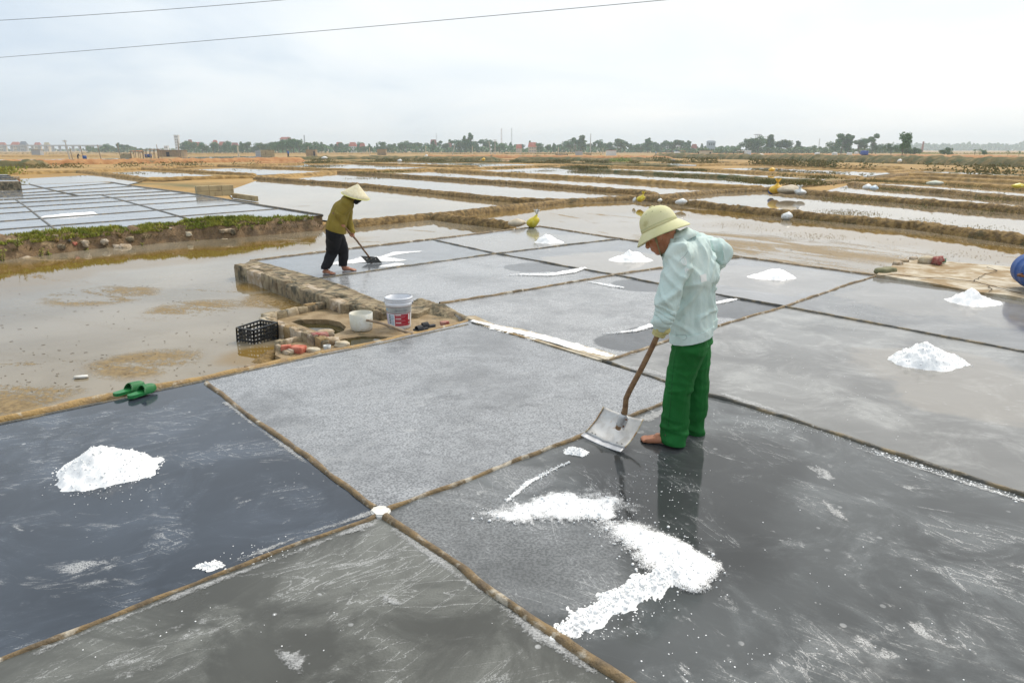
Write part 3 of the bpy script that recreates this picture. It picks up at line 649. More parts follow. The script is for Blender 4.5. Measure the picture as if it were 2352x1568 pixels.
cone(238, 1082, .31, .19, 'white salt pile on the blue-grey pan below the green slippers', .02)
cone(2142, 832, .33, .19, 'large white salt pile at right in the pan with a beige wet patch')
cone(2238, 694, .33, .18, 'white salt pile in front of the blue drum')
cone(1776, 636, .34, .15, 'white salt pile on the pan just right of the man in the pale jacket')
cone(1451, 597, .36, .19, 'white salt pile left of the man under the brim of his helmet')
cone(1261, 556, .33, .19, 'farthest white salt pile, on the pan corner by the yellow bag')
heap('salt_windrow', [(1392, 1208, .10, .016), (1450, 1228, .17, .028), (1520, 1266, .19, .048), (1578, 1306, .16, .06), (1588, 1338, .09, .045)], SALT_EDGE, .011, .35, 'big fan of white salt swept up in front of the standing man', 'salt pile', PG, crumbs=260, prof=1.35)
heap('salt_windrow', [(1290, 1456, .045, .024), (1345, 1420, .055, .035), (1420, 1380, .06, .042), (1500, 1338, .065, .05), (1545, 1318, .07, .05)], SALT, .012, .5, 'ragged ridge of lumpy white salt running to the front kerb', 'salt pile', PG, crumbs=700, edge=.6, cs=1.15)
heap('salt_slush', [(1105, 1178, .07, .008), (1180, 1190, .12, .012), (1270, 1160, .17, .018), (1345, 1168, .16, .018), (1408, 1150, .08, .012)], SALT_WET, .011, .5, 'thin wash of wet salt spread left of the big salt fan', 'salt', None, edge=.55, prof=1.6, crumbs=120)
heap('salt_slush', [(1115, 1180, .08, .008), (1190, 1172, .17, .01), (1280, 1148, .22, .01), (1370, 1150, .2, .01), (1440, 1165, .14, .008)], SALT_WET, .012, .5, 'faint veil of salt round the wet wash on the dark pan', 'salt', None, edge=.5, prof=1.3, covk=.62)
heap('salt_slush', [(1270, 1165, .06, .014), (1330, 1175, .10, .022), (1390, 1185, .07, .02), (1404, 1150, .035, .012)], SALT_EDGE, .011, .5, 'bright core of the wet salt wash beside the big fan', 'salt', None, edge=.5, prof=1.3, crumbs=40, covk=.75)
heap('salt_trail', [(1165, 1150, .025, .006), (1215, 1108, .03, .008), (1265, 1082, .022, .005), (1305, 1062, .015, .003)], SALT_WET, .01, .6, 'narrow trail of wet salt leading up to the small clump', 'salt', None, edge=.6, crumbs=120)
heap('salt_pile', [(1312, 1036, .05, .025), (1334, 1040, .05, .03)], SALT, .01, .5, 'small white salt clump just left of the shovel blade', 'salt pile', PG, crumbs=160, edge=.5)
heap('salt_clumps', [(462, 1300, .02, .008), (485, 1300, .035, .012), (508, 1299, .02, .006)], SALT, .008, .7, 'tiny scatter of salt lumps by the left front kerb', 'salt', None, crumbs=120, edge=.9)
heap('salt_ridge', [(1170, 632, .04, .014), (1215, 632, .08, .03), (1262, 633, .09, .04), (1310, 626, .10, .05), (1342, 617, .07, .03)], SALT_EDGE, .02, .4, 'long thin salt ridge below a dark scraped patch on the middle pan', 'salt pile', PG, crumbs=200)
heap('salt_ridge', [(1352, 648, .03, .012), (1375, 652, .05, .02), (1405, 658, .06, .03), (1430, 661, .04, .02)], SALT_EDGE, .016, .4, 'short thin salt ridge just left of the man at chest height', 'salt pile', PG, crumbs=120)
heap('salt_ridge', [(1640, 698, .05, .02), (1668, 692, .06, .03), (1692, 688, .03, .015)], SALT_EDGE, .014, .5, 'short salt ridge right behind the man\'s back', 'salt pile', PG, crumbs=120)
heap('salt_ridge', [(1385, 767, .015, .004), (1425, 764, .03, .012), (1460, 760, .05, .02), (1490, 750, .06, .03), (1525, 744, .06, .03)], SALT_EDGE, .014, .5, 'salt ridge on the pan behind the man\'s gloved hand', 'salt pile', PG, crumbs=200)
tag(heap('salt_windrow', [(98, 499.5, .05, .04), (150, 496.5, .10, .08), (214, 491.5, .08, .07)], SALT, .04, .3, z=LZ), 'long white salt windrow on the brine pans behind the embankment', 'salt pile', PG)
# swirled salt on the pan where the woman rakes
heap('salt_slush', [(745, 609, .10, .006), (800, 602, .30, .012), (860, 596, .36, .02), (915, 598, .16, .012)], SALT_EDGE, .02, .4, 'bright layer of salt being raked round the woman\'s blade', 'salt', None, edge=.5, prof=1.6)
heap('salt_slush', [(885, 611, .10, .01), (915, 607, .12, .012)], SALT_EDGE, .02, .4, 'small bright salt patch right of the woman\'s blade', 'salt', None, edge=.4, prof=3)
heap('salt_slush', [(880, 590, .10, .006), (915, 581, .18, .008), (960, 578, .10, .006)], SALT_WET, .02, .4, 'pale salt swirl beyond the woman\'s blade', 'salt', None, edge=.5, prof=3)
# loose grains lying about: nobody could count them
mb = MB()
def grains(n, x0, y0, x1, y1, spread, smin=.0018, smax=.0048):
    for _ in range(n):
        t = random.random(); x = lerp(x0, x1, t) + random.gauss(0, spread); y = lerp(y0, y1, t) + random.gauss(0, spread * .6)
        c = G(x, y); s_ = random.uniform(smin, smax); c.z = s_ * .2
        mb.ell(c, (s_, s_ * random.uniform(.6, 1), s_ * .5), Matrix.Rotation(random.random() * 6, 3, 'Z'), 5, 3)
grains(50, 1440, 1180, 1600, 1250, 26); grains(40, 1600, 1330, 1640, 1310, 12); grains(60, 1330, 1480, 1560, 1380, 16)
grains(90, 1450, 1120, 1560, 1120, 50); grains(160, 1740, 945, 2352, 1142, 5); grains(120, 2000, 1035, 2352, 1150, 4, .004, .01)
grains(70, 120, 1120, 350, 1120, 40); grains(60, 1700, 800, 2050, 950, 60); grains(50, 1720, 960, 1830, 985, 15)
grains(60, 520, 1290, 660, 1250, 20); grains(90, 1920, 690, 2000, 790, 30); grains(40, 1060, 560, 1150, 545, 12, .006, .012)
grains(40, 1700, 1180, 2300, 1500, 160); grains(30, 200, 1400, 900, 1500, 120); grains(70, 1300, 1480, 1900, 1560, 90)
o = mb.build('salt_grains', SALT); tag(o, 'loose white grains of salt strewn over the pans', 'salt', None, 'stuff')

heap('salt_bank', [(1085, 737, .05, .015), (1140, 753, .10, .02), (1230, 774, .12, .022), (1320, 797, .13, .02), (1395, 818, .10, .015)], SALT_EDGE, .014, .4, 'white salty strip lying beside the kerb of the middle pan', 'salt', None, edge=.4, prof=2.0)
def crust(pts, w, lab, h=.005, res=.014, m_=None): heap('salt_crust', [(x, y, w * s_, h * s_) for (x, y), s_ in pts], m_ or CRUST, res, .5, lab, 'salt', None, edge=.7, prof=1.5, kind='stuff')
crust([((905, 1216), .8), ((1000, 1282), 1), ((1120, 1370), .6), ((1250, 1466), 1.1), ((1360, 1540), .8)], .05, 'broken crust of salt along the lower side of the front kerb')
crust([((850, 1206), 1.3), ((780, 1228), .9), ((650, 1280), .8), ((450, 1352), 1), ((250, 1432), .8), ((80, 1500), .9)], .04, 'broken crust of salt along the far side of the front left pan')
crust([((845, 1180), 1.4), ((790, 1200), 1.0), ((700, 1226), .7), ((600, 1268), 1.2), ((520, 1298), .5)], .04, 'salt crust in the right corner of the blue-grey pan')
crust([((820, 1130), .9), ((740, 1090), .5), ((660, 1030), 1.0), ((580, 975), .7), ((520, 925), 1.1)], .035, 'salt crust on the blue-grey pan along its right kerb')
crust([((1470, 965), 1.0), ((1530, 945), 1.2), ((1600, 928), .8)], .07, 'salt crust on the dark pan behind the shovel')
crust([((1660, 905), .9), ((1720, 925), 1.2), ((1790, 945), .9), ((1850, 965), .6)], .06, 'salt crust along the kerb right of the man')
crust([((1850, 990), .5), ((2000, 1040), .8), ((2150, 1088), 1), ((2352, 1152), 1.1), ((2450, 1184), 1)], .03, 'narrow line of salt under the long right-hand kerb')
crust([((1400, 820), 1.2), ((1460, 812), .8), ((1330, 812), 1.0), ((1250, 780), .7)], .07, 'salt crust beside the white cement strip')
crust([((1420, 838), 1), ((1480, 850), 1.2), ((1540, 868), .9)], .08, 'salt crust on the pan corner left of the man')
crust([((1890, 1150), .6), ((1920, 1180), 1), ((1960, 1205), .5)], .05, 'smear of dried salt on the dark pan right of the man')
crust([((2420, 1330), .8), ((2370, 1310), 1), ((2300, 1290), .5)], .06, 'smear of dried salt near the right edge of the dark pan')
crust([((640, 1495), .9), ((680, 1520), 1.1), ((690, 1545), .6)], .05, 'ragged salt patch on the front pan at bottom left')
crust([((870, 1365), .5), ((900, 1378), .9), ((935, 1392), .4)], .035, 'thin salt patch in the middle of the front pan')
# ================================================================== WALL, CATCH BASIN AND WHAT STANDS THERE
def rock(name, c, ax, m_, parent=None, rz=0, seed=None, n=10, amp=.18, boxy=.55):
    """a rough stone: between a block and a pebble"""
    sd_ = random.random() * 90 if seed is None else seed; M = Matrix.Rotation(rz, 3, 'Z'); c = Vector(c)
    bm = bmesh.new(); bmesh.ops.create_cube(bm, size=2); bmesh.ops.subdivide_edges(bm, edges=bm.edges[:], cuts=3, use_grid_fill=True)
    for v in bm.verts:
        s_ = v.co.normalized(); p = v.co * boxy + s_ * (1 - boxy) * 1.15
        p *= 1 + amp * nz(p * 1.3 + Vector((sd_, 0, 0))) + amp * .4 * nz(p * 3.5 + Vector((0, sd_, 0)))
        v.co = c + M @ Vector((p.x * ax[0], p.y * ax[1], p.z * ax[2]))
    me = bpy.data.meshes.new(name); bm.to_mesh(me); bm.free(); me.polygons.foreach_set('use_smooth', [True] * len(me.polygons))
    return put(name, me, m_, parent)
def masonry(pts, w, z0, z1, label, step=.2, mats=(CEMENT,), cat='wall', jitter=.12):
    """a low wall of plastered rubble: one lump after the other, each a stone of its own over a mortar core"""
    P = [Vector(G(x, y, z1)) for x, y in pts]
    root = empty('masonry_wall', (P[0].x, P[0].y, z0), label, cat)
    core = MB()
    for a, b_ in zip(P, P[1:]):
        d = b_ - a; d.z = 0; L = d.length; t = d / L; s_ = Vector((-t.y, t.x, 0)); rz = math.atan2(t.y, t.x)
        core.box((a + b_) / 2 + Vector((0, 0, (z0 + z1) / 2 - z1 - .012)), (L + w * .5, w * .93, z1 - z0 - .022), Matrix.Rotation(rz, 3, 'Z'), .012)
        n = max(1, int(L / step)); x = 0
        for i in range(n):
            l = L / n; c = a + t * (l * (i + .5))
            for side in (-1, 1):
                hh = (z1 - z0) / 2 * random.uniform(.94, 1.05)
                rock('stone', c + s_ * (side * w * .25) + Vector((0, 0, z0 - z1 + hh)), (l * .53, w * .265 * random.uniform(.9, 1.12), hh), random.choice(mats), root, rz + random.gauss(0, .05), amp=jitter, boxy=.9)
    core.build('mortar_core', CEMENT, root); return root
masonry([(556, 606), (620, 627), (690, 653), (750, 674), (800, 690)], .26, -.2, .10, 'long plastered rubble wall between the left pond and the pans', .26, (CEMENT, CEMENT, CEMENT, STONE), jitter=.09)
masonry([(604, 722), (680, 706), (764, 688)], .09, -.2, .04, 'back wall of the broken catch basin, with pink brick showing', .13, (CEMENT, CEMENT, CEM_PALE))
masonry([(604, 726), (660, 746), (715, 766), (745, 776)], .10, -.2, .05, 'left wall of the catch basin behind the black crate', .12, (STONE, CEMENT, CEM_PALE))
masonry([(772, 688), (830, 700), (880, 712)], .11, -.2, .07, 'short wall behind the white dipper', .14, (CEMENT,))
masonry([(636, 785), (668, 776), (700, 770)], .08, -.2, .0, 'small corner wall of the lower catch basin', .09, (CEMENT, STONE))
masonry([(640, 790), (655, 800), (668, 804)], .07, -.2, .0, 'stub of wall closing the lower catch basin', .09, (CEMENT, STONE))
# ledge with two sunken water holes
hole1 = [(669, 739), (690, 734), (720, 733), (755, 734), (780, 739), (795, 750), (790, 759), (770, 767), (745, 767), (716, 756)]
hole2 = [(768, 784), (790, 777), (830, 772), (862, 771), (893, 774), (880, 780), (845, 786), (806, 793)]
outer = [(606, 728), (690, 708), (770, 692), (885, 710), (1000, 702), (1045, 722), (1084, 740), (1000, 757), (900, 779), (780, 802), (660, 830), (632, 815), (634, 792), (700, 774), (716, 770)]
LEZ = -.045
def ledge():
    loops = [[G(x, y, LEZ) for x, y in l] for l in (outer, hole1, hole2)]
    tri = tessellate_polygon(loops); flat = [p for l in loops for p in l]
    mb = MB(); mb.add(flat, [tuple(t) for t in tri])
    for l in loops:
        n = len(l); mb.add(l + [Vector((p.x, p.y, -.26)) for p in l], [(i, (i + 1) % n, n + (i + 1) % n, n + i) for i in range(n)])
    o = mb.build('basin_ledge', mat('ledge_mud', (.24, .165, .08), (.34, .25, .14), 6, rough=.6, bump=.8, bscale=22, bdist=.03, c3=(.13, .10, .05), s3=4)); fixn(o.data); o['kind'] = 'structure'
ledge()
DARKW = pond_mat('basin_water', (.035, .03, .012), (.06, .05, .02), rip=.01)
for h_, wz in ((hole1, -.10), (hole2, -.062)):
    c_ = (sum(p[0] for p in h_) / len(h_), sum(p[1] for p in h_) / len(h_))
    struct('basin_water', sheet([G(c_[0] + (x - c_[0]) * 1.12, c_[1] + (y - c_[1]) * 1.12, LEZ) for x, y in h_], wz), DARKW)
# rubble mound between basin and pans
heap('rubble_mound', [(905, 706, .12, .05), (960, 705, .16, .11), (1010, 718, .17, .10), (1055, 732, .10, .05)], CEMENT, .02, .5, None, z=-.05, kind='structure', prof=2.0, edge=.3)
heap('mud_heap', [(600, 828, .10, .02), (635, 812, .12, .06), (660, 815, .08, .05)], MUD, .016, .5, None, z=-.12, kind='structure', prof=1.6)
tag(rock('broken_brick', G(735, 772, .02), (.085, .06, .04), BRICK_DK, rz=.5, boxy=.85, amp=.08), 'broken dark red brick set in the catch basin wall', 'brick')
tag(rock('broken_brick', G(684, 803, -.02), (.075, .055, .04), BRICK, rz=-.3, boxy=.85, amp=.08), 'bright red broken brick lying by the corner of the catch basin', 'brick')
tag(rock('broken_brick', G(657, 799, .0), (.05, .03, .03), BRICK, rz=.2, boxy=.85, amp=.08), 'thin red brick sliver beside the bright red broken brick', 'brick')
tag(rock('stone', G(719, 804, -.03), (.07, .04, .025), STONE_PALE, rz=-.2, boxy=.3, amp=.3), 'flat pale stone between the red brick and the small white cup', 'stone')
tag(rock('stone', G(760, 784, -.02), (.09, .05, .045), STONE, rz=.1, boxy=.35, amp=.4), 'pale rough stone at the edge of the dark water hole', 'stone')
tag(rock('stone', G(786, 791, -.02), (.08, .05, .03), STONE_PALE, rz=-.3, boxy=.35, amp=.4), 'whitish broken stone on the pan edge beside the water hole', 'stone')
tag(rock('stone', G(748, 765, .03), (.09, .06, .035), STONE, rz=.2, boxy=.35, amp=.4), 'pale stone where two basin walls meet', 'stone')
tag(rock('broken_brick', G(1021, 742, .0), (.05, .035, .02), BRICK_DK, rz=.4, boxy=.9, amp=.05), 'dark red brick corner sticking out beside the black sandals', 'brick')
tag(rock('driftwood_chip', G(590, 840, -.06), (.11, .02, .012), WOOD_GREY, rz=.2), 'flat brown chip of wood on the pan edge below the crate', 'wood chip')
tag(rock('foam_scrap', G(186, 865, -.105), (.06, .022, .012), CEM_WHITE, rz=.25), 'whitish scrap floating in the shallow left pond above the slippers', 'scrap')
# small white cup
c = G(752, 806, -.045); mb = MB(); mb.lathe([(.0, 0), (.032, 0), (.036, .03), (.04, .062), (.034, .062), (.030, .03), (0, .012)], None, c, 20)
tag(mb.build('cup', mat('cup_white', (.62, .64, .63), rough=.4, c2=(.45, .45, .42), scale=20), None, True), 'small whitish cup standing on the pan edge by the stones', 'cup')

# ---- paint bucket
c = G(918, 751, LEZ); dep = c.y * math.cos(PITCH) + (CAM_H - c.z) * math.sin(PITCH); ppm = FPX / dep
HB = at(918, 681, c.y).z - c.z; RT = 30 / ppm; RB = 25.5 / ppm
rootb = empty('paint_bucket', c, 'white plastic paint bucket with red and grey label beside the dipper', 'bucket')
WHITE = mat('white_plastic', (.74, .75, .78), (.66, .68, .72), 9, rough=.3, c3=(.55, .42, .18), s3=11, lo3=.68, hi3=.74)
def rb(z): return RB + (RT - RB) * z / HB
mb = MB(); mb.lathe([(0, .004), (RB * .96, 0), (RB, .01)] + [(rb(HB * t), HB * t) for t in (.2, .5, .78, .96, 1)] + [(rb(HB) * .95, HB), (rb(HB * .5) * .94, HB * .5), (RB * .93, .02), (0, .02)], None, c, 40)
body = mb.build('body', WHITE, rootb, True)
for z, wd in ((.97, .03), (.90, .022), (.80, .05)):
    mb = MB(); r_ = rb(HB * z); mb.lathe([(r_ + .0005, HB * z - wd / 2), (r_ + .010, HB * z - wd / 2 + .004), (r_ + .010, HB * z + wd / 2 - .004), (r_ + .0005, HB * z + wd / 2)], None, c, 40)
    mb.build('rim_ring', WHITE, rootb, True)
def strip(name, z0, z1, a0, a1, m_, parent, off=.0012, n=16):
    mb = MB(); vs = []; fs = []
    for i in range(n + 1):
        a = lerp(a0, a1, i / n)
        for z in (z0, z1): r_ = rb(HB * z) + off; vs.append(c + Vector((math.cos(a) * r_, math.sin(a) * r_, HB * z)))
    for i in range(n): fs.append((2 * i, 2 * i + 2, 2 * i + 3, 2 * i + 1))
    mb.add(vs, fs); return mb.build(name, m_, parent, True)
A = lambda d: R(d)                     # angle round the bucket; 270 faces the camera
LRED = mat('label_red', (.42, .02, .04), (.36, .015, .035), 30, rough=.4, c3=(.62, .5, .45), s3=26, lo3=.72, hi3=.76)
LGREY = mat('label_grey', (.40, .41, .40), (.33, .34, .34), 20, rough=.4, c3=(.7, .68, .45), s3=18, lo3=.7, hi3=.74)
LBLUE = mat('label_pale_blue', (.42, .58, .70), (.62, .68, .76), 30, rough=.4)
LMAR = mat('label_maroon', (.20, .02, .04), rough=.4); LTXT = mat('label_white', (.78, .78, .78), rough=.4); LINK = mat('label_ink', (.06, .07, .10), rough=.5); LSKY = mat('label_sky', (.16, .42, .62), rough=.4)
lab = strip('label', .10, .76, A(180), A(352), LTXT, rootb, .0008, 40)
strip('band', .54, .73, A(181), A(350), LGREY, lab, .0014, 30)
strip('stripe', .725, .745, A(181), A(350), LMAR, lab, .0018, 30); strip('stripe', .515, .535, A(181), A(350), LMAR, lab, .0018, 30)
strip('red_panel', .12, .50, A(258), A(340), LRED, lab, .0014)
strip('blue_panel', .13, .50, A(222), A(254), LBLUE, lab, .0014); strip('violet_panel', .13, .50, A(192), A(218), mat('label_violet', (.45, .44, .62), rough=.4), lab, .0014)
for z in (.47, .345, .215): strip('text_bar', z, z + .025, A(262), A(288), LTXT, lab, .002, 6)
for z in (.435, .415, .395, .31, .29, .27, .185, .165): strip('text_line', z, z + .008, A(262), A(312 + random.randint(-8, 8)), mat('label_pink', (.58, .22, .25), rough=.5), lab, .002, 8)
strip('barcode_panel', .30, .49, A(326), A(335), LTXT, lab, .002, 4); strip('barcode_panel', .17, .24, A(327), A(335), LGREY, lab, .002, 4)
for z in (.45, .40, .35, .30, .25, .20): strip('table_cell', z, z + .03, A(226), A(236), LINK, lab, .002, 4); strip('table_line', z, z + .006, A(238), A(252), LINK, lab, .002, 6)
strip('brand_text', .615, .655, A(196), A(222), LSKY, lab, .002, 6); strip('text_line', .63, .64, A(262), A(318), LINK, lab, .002, 10); strip('text_line', .60, .607, A(255), A(322), LINK, lab, .002, 10)
mb = MB(); pts = []
for i in range(21):
    a = math.pi * i / 20; r_ = rb(HB * .8) + .016; pts.append(c + Vector((-math.cos(a) * r_, -.02 - math.sin(a) * .05 * 0 + .3 * r_ * math.sin(a) * 0 + math.sin(a) * r_ * .9, HB * .84 - math.sin(a) * .10)))
mb.tube(pts, .0028, 6); mb.build('bail_handle', mat('wire', (.10, .11, .12), rough=.4, metal=.6), rootb, True)
for s_ in (-1, 1): MB().ell(c + Vector((s_ * (rb(HB * .8) + .012), -.0, HB * .84)), (.014, .014, .014), None, 8, 6).build('handle_boss', WHITE, rootb, True)

# ---- dipper: plastic pot on a stick
c = G(831, 757, LEZ); ppm = FPX / (c.y * math.cos(PITCH) + (CAM_H - c.z) * math.sin(PITCH)); r_ = 26.5 / ppm; hh = at(831, 718, c.y).z - c.z
rootd = empty('dipper', c, 'off-white plastic pot with a long wooden stick handle, beside the paint bucket', 'dipper')
POT = mat('pot_plastic', (.62, .60, .50), (.70, .70, .66), 6, rough=.4, c3=(.42, .32, .15), s3=7, lo3=.54, hi3=.72)
mb = MB(); mb.lathe([(0, .006), (r_ * .80, 0), (r_ * .90, .014), (r_ * .96, .05), (r_, hh), (r_ * .955, hh), (r_ * .92, .05), (r_ * .8, .018), (0, .016)], None, c, 40); mb.build('pot', POT, rootd, True)
a_ = at(842, 735.5, c.y - r_ * .93); b_ = G(948, 764, .015)
mb = MB(); pts = [a_.lerp(b_, t) + Vector((0, 0, .012 * math.sin(t * 5))) for t in [i / 10 for i in range(11)]]
mb.tube(pts, [.014 + .005 * t / 10 + .0015 * math.sin(t * 3) for t in range(11)], 10); mb.build('stick_handle', WOOD_GREY, rootd, True)
# water in the pot: a low puddle with salt
mb = MB(); mb.lathe([(0, hh * .42), (r_ * .93, hh * .42)], None, c, 32); mb.build('brine', mat('brine_murky', (.50, .45, .32), (.62, .6, .52), 18, rough=.2), rootd)

# ---- black crate, half sunk in the pond
a_ = G(582, 759, .035); b1 = G(543, 753, .035); c1 = G(637, 741, .07)
e1 = b1 - a_; e2 = c1 - a_; up = Vector((.05, 0, 1)).normalized(); HC = .19
rootc = empty('plastic_crate', Vector((a_.x, a_.y, a_.z - HC)), 'black slatted plastic crate half sunk in the left pond', 'crate')
def cp(u, v, w): return a_ + e1 * u + e2 * v - up * (1 - w) * HC
for (u0, v0, u1, v1) in ((0, 0, 1, 0), (0, 0, 0, 1), (1, 0, 1, 1), (0, 1, 1, 1)):
    MB().bar(cp(u0, v0, 1), cp(u1, v1, 1), .022, .016).build('rim_bar', BLACK, rootc)
    for w in (.04, .3, .52, .76): MB().bar(cp(u0, v0, w), cp(u1, v1, w), .010, .024).build('side_bar', BLACK, rootc)
    L = (cp(u1, v1, 0) - cp(u0, v0, 0)).length; n = max(4, int(L / .038))
    for i in range(n + 1):
        t = i / n; u = lerp(u0, u1, t); v = lerp(v0, v1, t)
        MB().bar(cp(u, v, 0), cp(u, v, 1), .022 if i in (0, n) else .014, .010).build('slat', BLACK, rootc)
for i in range(1, 9): MB().bar(cp(i / 9, 0, .02), cp(i / 9, 1, .02), .014, .008).build('floor_slat', BLACK, rootc)

# ---- slippers and sandals
def slipper(name, heel, toe, wd, m_, m2, label, grp, z, th=.026, strap=(.52, .97), closed=True):
    """sole tapering to the heel and an arched upper over the forefoot"""
    heel, toe = Vector((heel.x, heel.y, z)), Vector((toe.x, toe.y, z)); d = toe - heel; L = d.length; t = d / L; s_ = Vector((-t.y, t.x, 0))
    root = empty(name, heel, label, 'slipper', grp)
    def hw(q): return wd * (.74 + .26 * smooth((q - .2) / .5)) * math.sqrt(max(0, 1 - max(0, (q - .72) / .28) ** 2 * .92)) * math.sqrt(max(0, 1 - max(0, (.14 - q) / .14) ** 2 * .8))
    n = 22; ring = [(q / n) for q in range(n + 1)]
    lf = [heel + t * (q * L) + s_ * hw(q) for q in ring]; rt = [heel + t * (q * L) - s_ * hw(q) for q in ring][::-1]; P = lf + rt; k = len(P)
    def zz(i, top):
        q = ring[i] if i <= n else ring[k - 1 - i]; return (th * (1 - .35 * q) if top else 0) + .012 * smooth((q - .7) / .3)
    mb = MB(); mb.add([p + Vector((0, 0, zz(i, False))) for i, p in enumerate(P)] + [p + Vector((0, 0, zz(i, True))) for i, p in enumerate(P)], [(i, k - 1 - i, k - 2 - i, i + 1) for i in range(n)] + [(k + i, k + i + 1, 2 * k - 2 - i, 2 * k - 1 - i) for i in range(n)] + [(i, (i + 1) % k, k + (i + 1) % k, k + i) for i in range(k)])
    o = mb.build('sole', m_, root); fixn(o.data)
    vs = []; fs = []; m2n = 12; qs = [lerp(strap[0], strap[1], i / 10) for i in range(11)]
    for lay in (0, 1):
        for i, q in enumerate(qs):
            w_ = hw(q) * (1.02 if lay else .94); arch = (.058 if closed else .05) * math.sqrt(max(.05, 1 - (max(0, q - strap[0] - .06) / (strap[1] - strap[0])) ** 2 * (.95 if closed else .3)))
            for j in range(m2n + 1):
                a = math.pi * j / m2n; back = .10 * L * (1 - math.sin(a)) * (1 if i == 0 else max(0, 1 - i / 4))
                vs.append(heel + t * (q * L - back) + s_ * (math.cos(a) * w_) + Vector((0, 0, th * (1 - .4 * q) * .7 + math.sin(a) * arch * (1.0 if lay else .90) + .008 * smooth((q - .7) / .3))))
    K = m2n + 1; Q = len(qs)
    for lay in (0, 1):
        b = lay * K * Q
        for i in range(Q - 1):
            for j in range(m2n): fs.append((b + i * K + j, b + (i + 1) * K + j, b + (i + 1) * K + j + 1, b + i * K + j + 1))
    for i in (0, Q - 1):
        for j in range(m2n): fs.append((i * K + j, i * K + j + 1, K * Q + i * K + j + 1, K * Q + i * K + j))
    mb = MB(); mb.add(vs, fs); o = mb.build('upper', m2, root, True); fixn(o.data)
    return root
bgr = NB('slipper_green'); v_ = bgr.coord(); wv = bgr.n('ShaderNodeTexWave', wave_type='BANDS', bands_direction='DIAGONAL'); wv.inputs['Scale'].default_value = 38; wv.inputs['Distortion'].default_value = 1.5; bgr.t.links.new(v_, wv.inputs[0])
GREENR = bgr.out(bgr.mix(bgr.step(wv.outputs[0], .3, .7), (.010, .12, .028), (.022, .21, .05)), .4, bgr.bump(wv.outputs[0], .6, .004))
GREENS = mat('slipper_sole', (.015, .17, .045), (.02, .20, .05), 12, rough=.4)
slipper('slipper', G(262, 903, .045), G(330, 880, .045), .05, GREENS, GREENR, 'green plastic slipper, the farther left one of the pair on the pan edge', 'pair of green slippers', .017)
slipper('slipper', G(295, 908, .045), G(356, 886, .045), .05, GREENS, GREENR, 'green plastic slipper, the nearer right one of the pair on the pan edge', 'pair of green slippers', .018)
slipper('sandal', G(983, 757, .0), G(950, 763, .0), .042, RUBBER, RUBBER, 'black rubber sandal at the end of the dipper handle, the left one', 'pair of black sandals', .006, strap=(.45, .8), closed=False)
slipper('sandal', G(1000, 752, .0), G(962, 756, .0), .042, RUBBER, RUBBER, 'black rubber sandal at the end of the dipper handle, the right one', 'pair of black sandals', .012, strap=(.45, .8), closed=False)

# ================================================================== EMBANKMENT: STONES, GRASS, WEEDS
embv = [emb.matrix_world @ v.co for v in emb.data.vertices]
def blades(pts, n, h0, h1, w, mb, lean=.5, up=1.0):
    for _ in range(n):
        p = random.choice(pts) + Vector((random.gauss(0, .03), random.gauss(0, .03), -.01)); h = random.uniform(h0, h1); a = random.random() * 6.283
        d = Vector((math.cos(a), math.sin(a), 0)); s_ = Vector((-d.y, d.x, 0)) * w * random.uniform(.6, 1.3); ln = d * h * random.uniform(.1, lean)
        mb.add([p - s_, p + s_, p + ln * .5 + Vector((0, 0, h * .6)) + s_ * .7, p + ln + Vector((0, 0, h)), p + ln * .5 + Vector((0, 0, h * .6)) - s_ * .7], [(0, 1, 2, 3, 4)])
topv = [p for p in embv if p.z > .13 and p.x < .2]
mb = MB(); blades([p for p in topv if nz(p * 1.3) > -.25] or topv, 20000, .03, .075, .010, mb, 1.0)
g1 = [p for p in topv if nz(p * .9 + Vector((3, 0, 0))) > .05]; blades(g1 or topv, 5200, .04, .11, .012, mb, 1.0)
tag(mb.build('grass', GRASS), 'short bright green grass along the top of the left embankment', 'grass', None, 'stuff')
sidev = [p for p in embv if -.06 < p.z < .16]
mb = MB(); blades(sidev, 2600, .04, .12, .005, mb, 1.6)
tag(mb.build('dry_grass', mat('dry_grass', (.20, .135, .06), (.12, .10, .04), 3, rough=.8)), 'dry brown roots and grass hanging on the embankment side', 'grass', None, 'stuff')
for (x, y, s_, m_) in ((35, 590, .10, STONE), (84, 582, .11, STONE_PALE), (106, 574, .05, STONE_PALE), (147, 574, .06, STONE_PALE), (168, 558, .05, BRICK), (275, 566, .17, STONE), (300, 556, .07, STONE_PALE), (318, 559, .09, STONE_PALE), (340, 562, .09, STONE), (362, 552, .05, STONE_PALE), (415, 550, .06, STONE_PALE), (433, 537, .06, STONE_PALE), (468, 543, .07, STONE_PALE), (520, 542, .10, STONE), (450, 524, .05, CEM_WHITE), (540, 533, .06, STONE), (700, 515, .06, STONE), (12, 596, .09, STONE), (230, 560, .08, STONE), (585, 534, .06, STONE_PALE), (160, 590, .08, KERB_GREY)):
    q = G(x, y, .04); best = min(embv, key=lambda p: (p.x - q.x) ** 2 + (p.y - q.y) ** 2 + (p.z - q.z) ** 2)
    rock('stone', best + Vector((0, -.02, 0)), (s_ * 1.0, s_ * .75, s_ * .8), STONE if m_ is STONE_PALE and s_ > .06 else m_, emb, random.uniform(-.5, .5), amp=.6, boxy=.5)
fr_ = [p for p in embv if -.02 < p.z < .20 and p.x < .1]
rs_ = random.Random(4)
for _ in range(70):
    p = rs_.choice(fr_); s_ = rs_.uniform(.025, .075)
    rock('stone', p + Vector((0, -.015, 0)), (s_ * 1.3, s_ * .8, s_ * rs_.uniform(.6, 1)), rs_.choice((STONE, STONE, CEMENT, MUD, CEMENT)), emb, rs_.uniform(-1, 1), amp=.5, boxy=.5)
